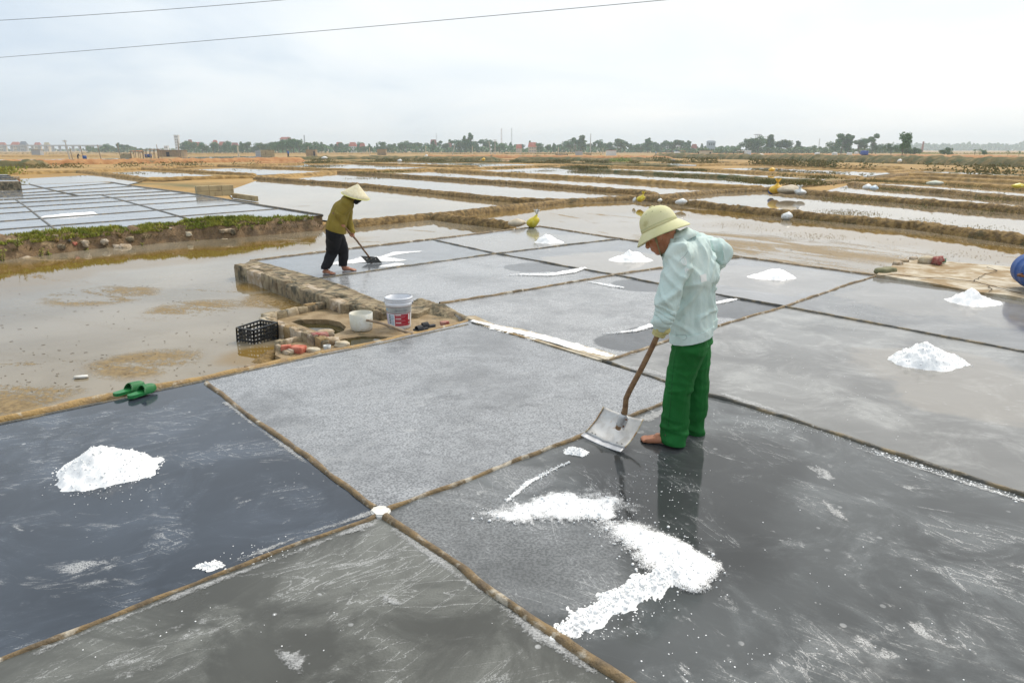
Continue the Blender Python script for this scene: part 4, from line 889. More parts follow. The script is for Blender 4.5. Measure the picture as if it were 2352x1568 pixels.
def weed(x, y, h, n, label, zb=.22):
    base = G(x, y, zb); q = min(embv, key=lambda p: (p.x - base.x) ** 2 + (p.y - base.y) ** 2 - .2 * p.z); base = q.copy()
    root = empty('weed', base, label, 'weed'); mb = MB(); lf = MB()
    for i in range(n):
        a = random.random() * 6.283; tip = base + Vector((math.cos(a) * h * .3, math.sin(a) * h * .2, h * random.uniform(.6, 1)))
        mb.tube([base + Vector((0, 0, -.02)), base.lerp(tip, .5) + Vector((0, 0, h * .08)), tip], [.004, .003, .0015], 5)
        for k in range(12):
            t = .25 + .75 * k / 12; p = base.lerp(tip, t); b2 = random.random() * 6.283; d = Vector((math.cos(b2), math.sin(b2), .4)) * random.uniform(.03, .055); s_ = Vector((-d.y, d.x, .01)) * .35
            lf.add([p, p + d * .5 + s_, p + d, p + d * .5 - s_], [(0, 1, 2, 3)])
    mb.build('stem', BARK, root); lf.build('leaves', GRASS, root)
for i, (x, y, h, n, l) in enumerate(((8, 560, .36, 6, 'bushy green weed at the left end of the embankment'), (50, 553, .34, 5, 'tall thin weed on the embankment just right of the leftmost bush'), (88, 550, .28, 4, 'leafy weed standing before the diagonal kerb on the left'), (115, 548, .18, 4, 'low weed on the embankment beside the diagonal kerb'), (230, 540, .12, 3, 'small bright weed tuft halfway along the embankment'), (460, 521, .10, 4, 'low green weed by the white scrap on the embankment'), (555, 513, .16, 4, 'upright twiggy weed on the embankment, second from the woman'), (583, 511, .14, 3, 'short weed right of the upright twiggy one'), (650, 505, .15, 3, 'thin leaning weed nearest the woman on the embankment'), (320, 531, .14, 2, 'bare thin weed stalk on the embankment'))): weed(x, y, h, n, l)
# twigs and scraps in the left pond
mb = MB()
for _ in range(150):
    x = random.uniform(0, 560); y = random.uniform(640, 900); p = G(x, y, PW + .003); a = random.random() * 6; l = random.uniform(.006, .04)
    mb.bar(p, p + Vector((math.cos(a) * l, math.sin(a) * l, random.uniform(0, .004))), .003, .003)
for _ in range(70):
    x = random.uniform(1650, 2352); y = random.uniform(545, 620); p = G(x, y, PW + .003); a = random.random() * 6; l = random.uniform(.01, .05)
    mb.bar(p, p + Vector((math.cos(a) * l, math.sin(a) * l, .006)), .005, .005)
tag(mb.build('pond_litter', mat('litter', (.09, .06, .03), rough=.8)), 'scattered twigs and bits lying in the shallow ponds', 'litter', None, 'stuff')

# ---- low walls by the far-left pans
def blockwall(name, pts, z0, h, w, m_, label, mats=None):
    P = [Vector(G(x, y, z0)) for x, y in pts]; root = empty(name, P[0], label, 'wall')
    for a, b_ in zip(P, P[1:]):
        d = b_ - a; L = d.length; t = d / L; rz = math.atan2(t.y, t.x); n = max(1, int(L / .42))
        for i in range(n):
            c = a + t * (L * (i + .5) / n)
            for r_ in range(max(1, int(h / .2))):
                k = max(1, int(h / .2)); o = MB().box(c + Vector((0, 0, h * (r_ + .5) / k)), (L / n - .012, w, h / k - .01), Matrix.Rotation(rz, 3, 'Z'), .012).build('block', random.choice(mats) if mats else m_, root)
        MB().box((a + b_) / 2 + Vector((0, 0, h / 2 - .01)), (L - .02, w * .8, h - .03), Matrix.Rotation(rz, 3, 'Z')).build('mortar', CEMENT, root)
    return root
CEM_YEL = mat('cement_yellow', (.46, .38, .22), (.36, .29, .17), 3, rough=.85, c3=(.22, .17, .10), s3=1.5)
blockwall('low_wall', [(451, 453), (537, 449)], .0, .46, .15, CEM_YEL, 'low cement block wall at the edge of the far left pans')
blockwall('low_wall', [(537, 455), (590, 463)], -.1, .22, .15, CEM_YEL, 'short low wall stub beside the cement block wall')
blockwall('low_wall', [(-120, 428), (46, 422)], .05, .42, .25, CEMENT, 'stone and red brick wall end at the left edge of the frame', (BRICK, STONE, CEMENT, STONE_PALE))
struct('salt_pan', sheet([G(x, y, .5) for x, y in ((-150, 417), (43, 416), (15, 401), (-150, 403))], .5), LPM[0])
mb = MB(); mb.prism([G(x, y, .5) for x, y in ((-150, 418), (47, 417), (17, 400), (-150, 402))], -.2, .49); struct('pan_base', mb, CEMENT)
for y in (404, 408, 412): 
    mb = MB(); mb.tube([G(-150, y + 1, .5), G(20 + (y - 402) * 1.8, y, .5)], .05, 6); struct('pan_kerb', mb, KERB_GREY)
# ================================================================== BAGS, DRUM, STONES
YEL = mat('yellow_bag', (.62, .48, .02), (.75, .62, .06), 8, rough=.35, c3=(.80, .76, .60), s3=6, lo3=.58, hi3=.66)
ORG = mat('orange_bag', (.72, .40, .02), (.80, .52, .06), 8, rough=.4)
WBAG = mat('white_bag', (.72, .74, .72), (.62, .62, .60), 6, rough=.4)
TANB = mat('tan_sack', (.50, .43, .32), (.60, .52, .40), 6, rough=.8)
BLUEB = mat('blue_plastic', (.010, .06, .24), (.016, .08, .29), 5, rough=.5, spec=.25)
def bag(name, x, y, r, h, m_, label, neck=True, z=PW + .1, m2=None, lean=.2, cat='bag', squash=1.0):
    """a tied plastic bag: puckered belly, gathered neck, loose flaps"""
    c = Vector(G(x, y, z)); root = empty(name, c, label, cat); sd_ = random.random() * 50; n = 20; prof = []
    for i in range(12):
        t = i / 11; rr = r * (math.sin(math.pi * min(1, t * 1.02) * .92 + .22) ** .8 if t < .75 or not neck else lerp(.42, .16, (t - .75) / .25)); prof.append((max(.004, rr), t * h * (.8 if neck else 1)))
    vs = []; fs = []
    for rr, zz in prof:
        for j in range(n):
            a = 6.2832 * j / n; q = Vector((math.cos(a) * squash, math.sin(a), zz / h * 1.6)); k = 1 + .22 * nz(q * 1.6 + Vector((sd_, 0, 0))) + .14 * nz(q * 4 + Vector((0, sd_, 0)))
            vs.append(c + Vector((math.cos(a) * rr * k * squash + lean * zz * zz / h, math.sin(a) * rr * k, zz)))
    for i in range(len(prof) - 1):
        for j in range(n): fs.append((i * n + j, i * n + (j + 1) % n, (i + 1) * n + (j + 1) % n, (i + 1) * n + j))
    fs.append(tuple(range(n))[::-1]); fs.append(tuple((len(prof) - 1) * n + j for j in range(n)))
    mb = MB(); mb.add(vs, fs); mb.build('belly', m_, root, True)
    if neck:
        t_ = c + Vector((lean * h * .64, 0, h * .78)); mb = MB()
        for k in range(5):
            a = k * 1.3 + sd_; d = Vector((math.cos(a) * r * .45, math.sin(a) * r * .45, h * .3)); s_ = Vector((-d.y, d.x, 0)).normalized() * r * .22
            mb.add([t_ - s_ * .3, t_ + s_ * .3, t_ + d + s_, t_ + d * 1.15, t_ + d - s_], [(0, 1, 2, 3, 4)])
        mb.build('gathered_neck', m2 or m_, root, True)
    return root
bag('plastic_bag', 1222, 523, .17, .42, YEL, 'yellow and white plastic bag on the corner of the far pan', z=0, m2=WBAG, lean=.45)
bag('plastic_bag', 1470, 464, .16, .36, YEL, 'small yellow plastic bag on the dyke above the man\'s helmet', z=.02, lean=.5)
bag('plastic_bag', 1456, 466, .07, .22, WBAG, 'small white bag left of the yellow bag above the helmet', False, z=-.02)
bag('plastic_bag', 1780, 446, .30, .62, ORG, 'orange-yellow bag standing at the corner of the right-hand ponds', z=.0, lean=.2)
bag('plastic_bag', 1772, 447, .16, .32, BLUEB, 'small blue bag pressed against the orange-yellow bag', False, z=-.05)
bag('sack', 1812, 446, .42, .42, TANB, 'slumped tan sack between the orange-yellow bag and the white bag', False, z=.02, squash=1.4, cat='sack')
bag('plastic_bag', 1838, 449, .26, .40, WBAG, 'white bag on the dyke right of the tan sack', z=.0, lean=-.2)
bag('plastic_bag', 1806, 506, .17, .26, WBAG, 'white bag with a pointed top in the water by the near right dyke', False, z=PW - .02)
bag('plastic_bag', 1990, 437, .20, .30, WBAG, 'white bag on the second right-hand dyke', False, z=.1)
bag('plastic_bag', 2006, 438, .18, .26, mat('pale_blue_bag', (.55, .66, .74), rough=.4), 'pale blue bag next to the white bag on the second right-hand dyke', False, z=.1)
bag('plastic_bag', 2337, 433, .2, .26, YEL, 'yellow bag on a dyke near the right edge of the frame', False, z=.15, squash=1.6)
bag('plastic_bag', 1564, 471, .14, .24, WBAG, 'crumpled white bag on the near right dyke behind the helmet', False, z=0, squash=1.5)
bag('plastic_bag', 1515, 465, .09, .16, WBAG, 'tiny white scrap of bag on the dyke between two others', False, z=.02)
bag('plastic_bag', 2145, 426, .24, .24, mat('grey_green_bag', (.42, .45, .36), (.55, .56, .48), 4, rough=.6), 'grey-green heap of sacking on the third right-hand dyke', False, z=.25, squash=1.8)
bag('sack', 1185, 521, .16, .22, TANB, 'tan sack lying on the end of the short dyke by the yellow bag', False, z=-.02, squash=1.5, cat='sack')
bag('plastic_bag', 2335 - 270, 374, .0001 + .3, .5, WBAG, 'whitish bag on the bank below the tall round tree', False, z=.3)
# stones and a chunk of red brick on the apron
tag(rock('stone', G(2129, 598, .09), (.14, .10, .07), STONE_PALE, rz=.2, boxy=.2), 'rounded tan stone on the far edge of the cement apron', 'stone')
tag(rock('brick_chunk', G(2154, 599, .11), (.08, .07, .065), BRICK_DK, rz=.4, amp=.75, boxy=.4), 'knobbly red brick chunk beside the tan stone on the apron', 'brick')
tag(rock('bottle_scrap', G(2164, 598, .09), (.05, .05, .04), mat('green_scrap', (.10, .2, .12), rough=.4), rz=.4), 'small green scrap behind the red brick chunk', 'scrap')
tag(rock('sandbag', G(2034, 622, .06), (.20, .09, .05), mat('mossy', (.20, .19, .10), (.13, .13, .06), 8, rough=.8), rz=.55), 'mossy rolled sack on the corner of the cement apron', 'sack')
for i, (x, y, s_) in enumerate(((2062, 606, .09), (2078, 601, .07), (2098, 595, .08))):
    tag(rock('stone', G(x, y, .05), (s_, s_ * .6, s_ * .5), STONE, rz=.5), ('brown edge stone next to the mossy sack on the apron', 'middle brown stone on the left edge of the apron', 'brown stone at the far left corner of the apron')[i], 'stone')
# blue drum lying on the apron with a rusty hoop
c = G(2398, 678, .06); rr = .23; axis = Vector((.35, .93, 0)).normalized(); sx = Vector((-axis.y, axis.x, 0)); Mx = Matrix((sx, Vector((0, 0, 1)), axis)).transposed()
rootk = empty('plastic_drum', c, 'blue plastic drum lying on the cement apron at the right edge', 'drum')
c0 = c + Vector((0, 0, rr + .012)); LD = .8
mb = MB(); mb.lathe([(0, .02), (rr * .55, .02), (rr * .62, 0), (rr * .9, .0), (rr, .05), (rr, .25), (rr + .012, .28), (rr, .31), (rr, .5), (rr + .012, .53), (rr, .56), (rr, LD - .05), (rr * .9, LD), (0, LD)], Mx, c0, 40); mb.build('drum_body', BLUEB, rootk, True)
mb = MB(); mb.lathe([(.03, -.012), (.045, -.012), (.045, .02), (.03, .02)], Mx, c0 + sx * .12, 16); mb.build('bung', BLUEB, rootk, True)
mb = MB(); pts = [c0 + axis * .12 + sx * (math.cos(a) * (rr + .07)) + axis * (math.sin(a) * (rr + .05)) * .5 + Vector((0, 0, .02 - .03 * math.cos(a))) for a in [6.2832 * i / 28 for i in range(29)]]
mb.tube(pts, .017, 8); mb.build('rusty_hoop', RUST, rootk, True)

# ================================================================== THE MAN
SKIN = mat('skin_tan', (.46, .20, .11), (.38, .155, .08), 18, rough=.5, bump=.2, bscale=90, bdist=.004)
SKIN2 = mat('skin_foot', (.47, .21, .12), (.40, .16, .09), 18, rough=.5, bump=.2, bscale=90, bdist=.004)
def cloth(name, c1, c2, weave=600, rough=.8, fold=9.0):
    b = NB(name); v = b.coord(); col = b.mix(b.step(b.noise(4, 6, vec=v), .35, .7), c1, c2)
    f_ = b.math('ABSOLUTE', b.math('SUBTRACT', b.noise(fold, 3, .5, 1.6, vec=b.coord(scale=(1, 1, .5))), .5)); f2 = b.math('ABSOLUTE', b.math('SUBTRACT', b.noise(fold * 2.3, 3, .5, 1.0, vec=b.coord(scale=(1, 1, .7), loc=(3, 1, 2))), .5)); w_ = b.noise(weave, 2, vec=v)
    f_ = b.math('ADD', b.step(f_, 0, .16), b.math('MULTIPLY', b.step(f2, 0, .12), .4))
    return b.out(col, rough, b.bump(w_, .12, .002, b.bump(f_, .16, .010)), .25)
JACKET = cloth('jacket_pale', (.54, .67, .64), (.64, .75, .71)); TROUS = cloth('trousers_green', (.009, .115, .02), (.016, .165, .034))
BLACKC = cloth('cloth_black', (.012, .012, .014), (.022, .022, .024)); OLIVE = cloth('jacket_olive', (.22, .165, .026), (.29, .215, .04))
GLOVE = cloth('glove_yellow', (.50, .46, .20), (.58, .52, .26), 300)
YM = 4.37
D = Vector((-.90, .44, 0)).normalized(); Lf = Vector((-D.y, D.x, 0)); Lf = -Lf if Lf.y > 0 else Lf        # facing, and his left
def P(x, y, dy=0.0): return at(x, y, YM + dy)
groundN = G(1545, 1022); groundF = G(1598, 994)
root = empty('person', Vector((P(1570, 900).x, YM, 0)), 'man in pale blue jacket, green trousers and pith helmet bending over a shovel', 'person')
# --- joints
pel = P(1590, 770); chest = P(1588, 625); shc = P(1578, 562); nb = P(1560, 548)
hipL, hipR = pel + Lf * .085, pel - Lf * .085
kneeL = at(1557, 897, groundN.y + .02); ankL = Vector((groundN.x, groundN.y, .085)); kneeR = at(1597, 890, groundF.y); ankR = Vector((groundF.x, groundF.y, .085))
shL = shc + Lf * .185 + Vector((0, 0, -.045)); shR = shc - Lf * .175 + Vector((0, 0, -.02))
elL = at(1533, 690, shL.y - .09); wrL = at(1520, 750, elL.y + .03); elR = at(1658, 581, shR.y - .08); wrR = at(1600, 650, shR.y + .10)
fh = (D * math.cos(R(27)) - Vector((0, 0, 1)) * math.sin(R(27))).normalized(); uh = (Vector((0, 0, 1)) * math.cos(R(27)) + D * math.sin(R(27))).normalized()
HM = Matrix((fh, Lf, uh)).transposed()
hc = P(1519, 541, -.02)
def H(f, l, u): return hc + fh * f + Lf * l + uh * u
bd = MB()
# head: skull, jaw, brow, nose, lips, ears, neck
bd.ell(H(-.005, 0, .03), (.098, .077, .098), HM, 18, 12); bd.ell(H(.03, 0, -.045), (.062, .056, .065), HM, 16, 10); bd.ell(H(.052, 0, -.085), (.032, .034, .026), HM)
bd.cap(H(.088, 0, .012), .012, H(.108, 0, -.028), .017); bd.ell(H(.098, .014, -.030), (.012, .010, .010), HM); bd.ell(H(.098, -.014, -.030), (.012, .010, .010), HM)
bd.cap(H(.082, .03, .022), .014, H(.086, -.03, .022), .014); bd.cap(H(.086, .018, -.055), .009, H(.086, -.018, -.055), .009); bd.cap(H(.084, .016, -.066), .009, H(.084, -.016, -.066), .009)
for s_ in (1, -1): bd.ell(H(.0, s_ * .078, -.005), (.022, .011, .033), HM); bd.ell(H(.06, s_ * .038, -.022), (.022, .020, .020), HM)
bd.cap(H(-.03, 0, -.05), .056, nb + Vector((0, 0, -.02)), .062)
# torso, legs, arms under the clothes
bd.chain([(nb + Vector((0, 0, -.05)), .075), (chest, .12), (P(1592, 700), .10), (pel, .09)])
for h, k, a in ((hipL, kneeL, ankL), (hipR, kneeR, ankR)): bd.chain([(h, .075), (k, .05), (a + Vector((0, 0, .02)), .036)])
bd.chain([(shL, .05), (elL, .038), (wrL, .027)]); bd.chain([(shR, .05), (elR, .038), (wrR, .027)])
# feet with toes
def foot(bd, ank, heel, toe, side, s=1.0):
    heel = Vector((heel.x, heel.y, 0)); toe = Vector((toe.x, toe.y, 0)); t = (toe - heel); L = t.length; t.normalize(); s_ = Vector((-t.y, t.x, 0)) * side
    bd.cap(heel + t * .035 + Vector((0, 0, .034 * s)), .033 * s, heel + t * .12 * s + Vector((0, 0, .040 * s)), .036 * s)
    bd.cap(ank, .036 * s, heel + t * .07 * s + Vector((0, 0, .045 * s)), .040 * s)
    for o_ in (-.022, .0, .022): bd.cap(heel + t * .10 * s + s_ * o_ * .8 * s + Vector((0, 0, .038 * s)), .027 * s, heel + t * (L - .055 * s) + s_ * o_ * 1.3 * s + Vector((0, 0, .020 * s)), .018 * s)
    for k, (o_, r_, dl) in enumerate(((-.034, .014, 0), (-.015, .0105, .004), (.002, .010, -.002), (.018, .0095, -.010), (.032, .009, -.020))):
        a = heel + t * (L - .06 * s) + s_ * o_ * s + Vector((0, 0, .016 * s)); b_ = heel + t * (L + dl * s - r_) + s_ * o_ * 1.12 * s + Vector((0, 0, .012 * s)); m__ = a.lerp(b_, .55) + Vector((0, 0, .005 * s))
        bd.cap(a, r_ * 1.05 * s, m__, r_ * s); bd.cap(m__, r_ * s, b_, r_ * .95 * s)
foot(bd, ankL, G(1552, 1023), G(1470, 1012), 1, 1.0)
fr = ankR - D * .05; foot(bd, ankR, fr, fr + D * .24, 1, 1.0)
me = melt(bd, .0055, 4)
body = put('body', me, [SKIN], root)
# eye and hair
hr = MB(); hr.ell(H(-.020, 0, .038), (.090, .081, .076), HM, 20, 12);
me = melt(hr, .008, 3); put('hair', me, mat('hair_black', (.02, .018, .016), rough=.6), root)
# jacket
jk = MB()
low = P(1594, 775)
for s_ in (1, -1):
    jk.chain([(shc + Lf * .075 * s_ + Vector((0, 0, -.055)), .112), (chest + Lf * .078 * s_ + D * .0, .128), (P(1596, 690) + Lf * .070 * s_, .124), (low + Lf * .078 * s_ + Vector((0, 0, -.08)), .136)])
jk.chain([(shc + Vector((0, 0, -.03)) - D * .02, .10), (nb + Vector((0, 0, -.02)), .072)]); jk.cap(shc - D * .05 + Vector((0, 0, -.05)), .11, chest - D * .06, .12)
jk.chain([(shc + Lf * .12 + Vector((0, 0, -.03)), .085), (shL + Lf * .005, .084), (shL.lerp(elL, .5), .079), (elL, .070), (elL.lerp(wrL, .6) + Vector((.002, 0, 0)), .060), (wrL + Vector((0, 0, .02)), .056)])
jk.chain([(shc - Lf * .11 + Vector((0, 0, -.02)), .085), (shR, .082), (shR.lerp(elR, .6), .074), (elR, .056), (elR.lerp(wrR, .5), .060), (wrR, .05)])
# bunched folds at elbow and waist
for t in (.30, .48, .62, .78, .9): jk.ell(elL.lerp(wrL, t) + Lf * .02 + D * .0, (.074 - .016 * t, .074 - .016 * t, .011), Matrix.Rotation(.5, 3, 'Y') @ Matrix.Rotation(.3 * math.sin(t * 20), 3, 'X'))
for t in (.35, .6, .85): jk.ell(shL.lerp(elL, t), (.086 - .01 * t, .086 - .01 * t, .012), Matrix.Rotation(-.6 + t * .5, 3, 'Y'))
for t in (.35, .65, .95): jk.ell(shR.lerp(elR, t), (.016, .084, .08), Matrix.Rotation(-.5 + .3 * t, 3, 'Y'))
me = melt(jk, .0075, 5)
def folds(co, n):
    q = Vector((co.dot(D), co.dot(Lf), co.z)); a = math.atan2((co - low).dot(Lf), (co - low).dot(D))
    dn = max(0, min(1, (1.12 - co.z) / .35))
    v = .022 * dn * (max(0, 1 - 3 * abs(nz((a * 1.9, co.z * .9, 3)))) - .35) + .008 * nz((a * 5.2 + co.z * 4, co.z * 2.4, 9)) + .006 * nz(q * 11 + Vector((0, 0, 4)))
    drape = nz((q.x * 4.2 + q.z * 5, q.y * 6, q.z * 2.6)); v += .020 * (max(0, 1 - abs(drape) * 5.0) - .3); d2 = nz((q.x * 6 - q.z * 6, q.y * 6 + 4, q.z * 4)); v += .014 * (max(0, 1 - abs(d2) * 5.5) - .25)
    return v * smooth((co - hemc).dot(nrm) / .14)
p1 = at(1539, 786, groundN.y); p2 = at(1648, 747, YM + .05)
nrm = Vector((-(p2.z - p1.z) / (p2.x - p1.x), -.02, 1)).normalized(); hemc = p1.copy()
displace(me, folds)
p1 = at(1539, 786, groundN.y); p2 = at(1648, 747, YM + .05)
nrm = Vector((-(p2.z - p1.z) / (p2.x - p1.x), -.02, 1)).normalized(); hemc = p1.copy()
me = bisect(me, hemc, nrm)
jme = me.copy()
wb = bisect(me.copy(), hemc + nrm * .058, nrm, False)
wb = bisect(wb, hemc - nrm * .002, nrm, True)
# cuff cut on the near sleeve
ax = (wrL - elL).normalized()
jacket = put('jacket', me, [JACKET], root); sol = jacket.modifiers.new('s', 'SOLIDIFY'); sol.thickness = .004; sol.offset = 0
displace(wb, lambda c, n: .006); wbo = put('waistband', wb, [JACKET], jacket, wloc(jacket)); sol = wbo.modifiers.new('s', 'SOLIDIFY'); sol.thickness = .006; sol.offset = 0
mb = MB(); cuffs = []
pts = [wrL + ax * t for t in (-.035, -.01, .016)]; mb.tube(pts, [.060, .055, .052], 22, cap=False); cu = mb.build('cuff', JACKET, jacket, True); sol = cu.modifiers.new('s', 'SOLIDIFY'); sol.thickness = .005
# collar: a folded band round the neck, open at the throat
cm = MB(); vs = []; fs = []; n = 26
cen = nb + Vector((0, 0, -.012)) + D * .005
tilt = (Vector((0, 0, 1)) * .86 + D * .5).normalized(); cx = (D - tilt * D.dot(tilt)).normalized(); cy = tilt.cross(cx)
for i in range(n + 1):
    a = lerp(R(18), R(342), i / n); opn = abs(math.cos(a / 2)) if False else max(0, math.cos(a)) ** 2
    for k, (r_, h) in enumerate(((.072, -.012), (.074, .040), (.086, .046), (.104, .018), (.116, -.024 - .03 * opn))):
        vs.append(cen + (cx * math.cos(a) * (1 + .25 * opn) + cy * math.sin(a)) * r_ + tilt * h - tilt * .02 * opn)
for i in range(n):
    for k in range(4): fs.append((i * 5 + k, (i + 1) * 5 + k, (i + 1) * 5 + k + 1, i * 5 + k + 1))
cm.add(vs, fs); co_ = cm.build('collar', JACKET, jacket, True); sol = co_.modifiers.new('s', 'SOLIDIFY'); sol.thickness = .004
# faded white print on the back, buckle tab on the waistband
bv = BVHTree.FromPolygons([v.co for v in jme.vertices], [p.vertices[:] for p in jme.polygons])
PRINT = mat('print_white', (.80, .82, .80), rough=.7); STITCH = mat('stitch', (.30, .38, .37), rough=.8)
def onjack(x, y, off=.004):
    r_ = ray(x, y).normalized(); h = bv.ray_cast(CAM, r_)
    return (h[0] - r_ * off) if h[0] else None
def decal(polys, name, m_, off=.004, par=None):
    mb = MB()
    for pl in polys:
        q = [onjack(x, y, off) for x, y in pl]
        if all(q): mb.add(q, [tuple(range(len(q)))])
    return mb.build(name, m_, par or jacket) if mb.v else None
def stroke(pts, w): 
    o_ = []
    for (x0, y0), (x1, y1) in zip(pts, pts[1:]):
        L = math.hypot(x1 - x0, y1 - y0); nx, ny = -(y1 - y0) / L * w, (x1 - x0) / L * w; k = max(1, int(L / 3))
        for i in range(k):
            ax_, ay_, bx_, by_ = lerp(x0, x1, i / k), lerp(y0, y1, i / k), lerp(x0, x1, (i + 1) / k), lerp(y0, y1, (i + 1) / k)
            o_.append([(ax_ + nx, ay_ + ny), (bx_ + nx, by_ + ny), (bx_ - nx, by_ - ny), (ax_ - nx, ay_ - ny)])
    return o_
oval = [(1571 + 5 * math.cos(a) + 2 * math.sin(a), 599 + 9.5 * math.sin(a)) for a in [6.2832 * i / 18 for i in range(19)]]
decal(stroke(oval, .9) + stroke([(1569, 594), (1574, 606)], .8) + stroke([(1573, 592), (1576, 602)], .8), 'back_print', PRINT)
decal(stroke([(1573, 617), (1576, 627)], .8) + stroke([(1577, 615), (1580, 626)], .8) + stroke([(1572, 618), (1579, 615)], .8) + stroke([(1573, 622), (1580, 619)], .8) + stroke([(1575, 628), (1581, 625)], .8) + stroke([(1580, 617), (1584, 624)], .8), 'back_print', PRINT)
decal(stroke([(1587, 617), (1596, 613)], .8), 'back_print', PRINT)
decal([[(1608, 632), (1622, 628), (1624, 645), (1611, 649)]], 'back_print', PRINT)
decal(stroke([(1553, 768), (1575, 769)], .5) + stroke([(1553, 768), (1554, 780)], .5) + stroke([(1554, 780), (1573, 781)], .5) + stroke([(1575, 769), (1578, 775)], .5) + stroke([(1578, 775), (1573, 781)], .5), 'waist_tab', STITCH, .010)
decal(stroke([(1594, 552), (1575, 585)], .45) + stroke([(1575, 585), (1560, 600)], .45), 'shoulder_seam', STITCH)
# trousers
tr = MB()
wst = P(1590, 745)
for s_ in (1, -1): tr.chain([(wst + Lf * .06 * s_, .115), (pel + Lf * .066 * s_ + Vector((0, 0, -.03)), .122)])
tr.chain([(hipL + Vector((0, 0, -.06)), .118), (hipL.lerp(kneeL, .5), .102), (kneeL, .091), (kneeL.lerp(ankL, .55), .084), (at(1546, 1010, groundN.y), .083), (at(1546, 1024, groundN.y), .082)])
tr.chain([(hipR + Vector((0, 0, -.06)), .116), (hipR.lerp(kneeR, .5), .104), (kneeR, .092), (kneeR.lerp(ankR, .55), .080), (at(1596, 985, groundF.y), .068), (at(1597, 1000, groundF.y), .066)])
for t, tw in ((.1, .4), (.22, -.3), (.75, .35), (.9, -.3)): tr.ell(hipL.lerp(kneeL, t), (.112 - .012 * t, .112 - .012 * t, .012), Matrix.Rotation(tw, 3, 'Y'))
for t, tw in ((.62, .2), (.76, -.25), (.88, .3)): tr.ell(kneeL.lerp(ankL, t), (.090, .090, .012), Matrix.Rotation(tw, 3, 'Y')); tr.ell(kneeR.lerp(ankR, t), (.078, .078, .012), Matrix.Rotation(-tw, 3, 'Y'))
me = melt(tr, .0075, 5)
def tfold(co, n):
    ang = math.atan2(n.y, n.x)
    r1 = nz((co.x * 3.0 + co.z * 6, co.y * 3.0, co.z * 5)); r2 = nz((co.x * 3.5 - co.z * 5, co.y * 3.5 + 5, co.z * 7))
    e_ = .25 + .9 * math.exp(-((co.z - .12) / .10) ** 2) + .55 * math.exp(-((co.z - .46) / .09) ** 2) + .8 * math.exp(-((co.z - .74) / .10) ** 2)
    return .010 * nz((ang * 1.2, co.z * 1.4, co.x * 2)) + e_ * (.012 * (max(0, 1 - abs(r1) * 3.6) - .45) + .010 * (max(0, 1 - abs(r2) * 4.2) - .4)) + .003 * (max(0, 1 - 5 * abs(nz((co.x * 6 + co.z * 7, co.y * 6, co.z * 5)))) - .3) + .002 * nz(co * 14)
displace(me, tfold)
me = bisect(me, Vector((groundN.x, groundN.y, .022)), Vector((.10, 0, 1)).normalized())
trs = put('trousers', me, [TROUS], root); sol = trs.modifiers.new('s', 'SOLIDIFY'); sol.thickness = .004; sol.offset = 0
bt = bpy.data.meshes.new('x'); bvt = BVHTree.FromPolygons([v.co + wloc(trs) for v in trs.data.vertices], [p.vertices[:] for p in trs.data.polygons])
h = bvt.ray_cast(CAM, ray(1529, 999).normalized())
if h[0]: MB().ell(h[0], (.007, .004, .007), None, 10, 6).build('hem_button', mat('button', (.10, .06, .05), rough=.4, metal=.5), trs, True)
mb = MB(); 
for (x0, y0), (x1, y1) in (((1552, 800), (1545, 860)), ((1545, 860), (1540, 930)), ((1540, 930), (1534, 985))):
    for i in range(14):
        q = [bvt.ray_cast(CAM, ray(lerp(x0, x1, (i + d) / 14) + e_, lerp(y0, y1, (i + d) / 14)).normalized())[0] for d, e_ in ((0, -.5), (0, .5), (1, .5), (1, -.5))]
        if all(q): mb.add([p - ray(x0, y0).normalized() * .003 for p in q], [(0, 1, 2, 3)])
if mb.v: mb.build('side_seam', mat('seam', (.004, .05, .01), rough=.9), trs)
# pith helmet
HAT = mat('helmet_canvas', (.62, .60, .32), (.68, .66, .40), 5, rough=.7, c3=(.42, .40, .18), s3=7, lo3=.58, hi3=.74, bump=.15, bscale=120)
hatM = HM; ho = H(-.012, 0, .062)
prof = [(.002, .122), (.025, .120), (.05, .111), (.072, .095), (.088, .072), (.097, .045), (.101, .015), (.103, -.004)]
mb = MB(); mb.lathe(prof, hatM, ho, 48, 1.14, .98); hat = mb.build('pith_helmet', HAT, root, True); sol = hat.modifiers.new('s', 'SOLIDIFY'); sol.thickness = .004
mb = MB(); pr2 = [(.102, -.002), (.110, -.006), (.124, -.018), (.140, -.034), (.153, -.050), (.156, -.055), (.152, -.058), (.136, -.042), (.120, -.026), (.100, -.012)]
vs = []; fs = []; n = 56
for (r_, z) in pr2:
    for j in range(n):
        a = 6.2832 * j / n; k = (r_ - .1) / .056; dr = -.016 * k * abs(math.cos(a)) ** 2 + .010 * k * abs(math.sin(a)) ** 2 * 0
        vs.append(ho + hatM @ Vector((math.cos(a) * r_ * 1.16, math.sin(a) * r_ * 1.0, z + dr)))
for i in range(len(pr2) - 1):
    for j in range(n): fs.append((i * n + j, i * n + (j + 1) % n, (i + 1) * n + (j + 1) % n, (i + 1) * n + j))
mb.add(vs, fs); br = mb.build('brim', HAT, hat, True); fixn(br.data)
mb = MB(); mb.lathe([(.1025, -.003), (.1058, -.002), (.1050, .020), (.1000, .021)], hatM, ho, 48, 1.14, .98); mb.build('hat_band', mat('band_canvas', (.50, .50, .26), (.44, .43, .22), 8, rough=.75), hat, True)
mb = MB(); mb.lathe([(0, .134), (.014, .132), (.018, .126), (.014, .119)], hatM, ho, 16); mb.build('top_button', HAT, hat, True)
DK = mat('eyelet', (.02, .02, .012), rough=.6)
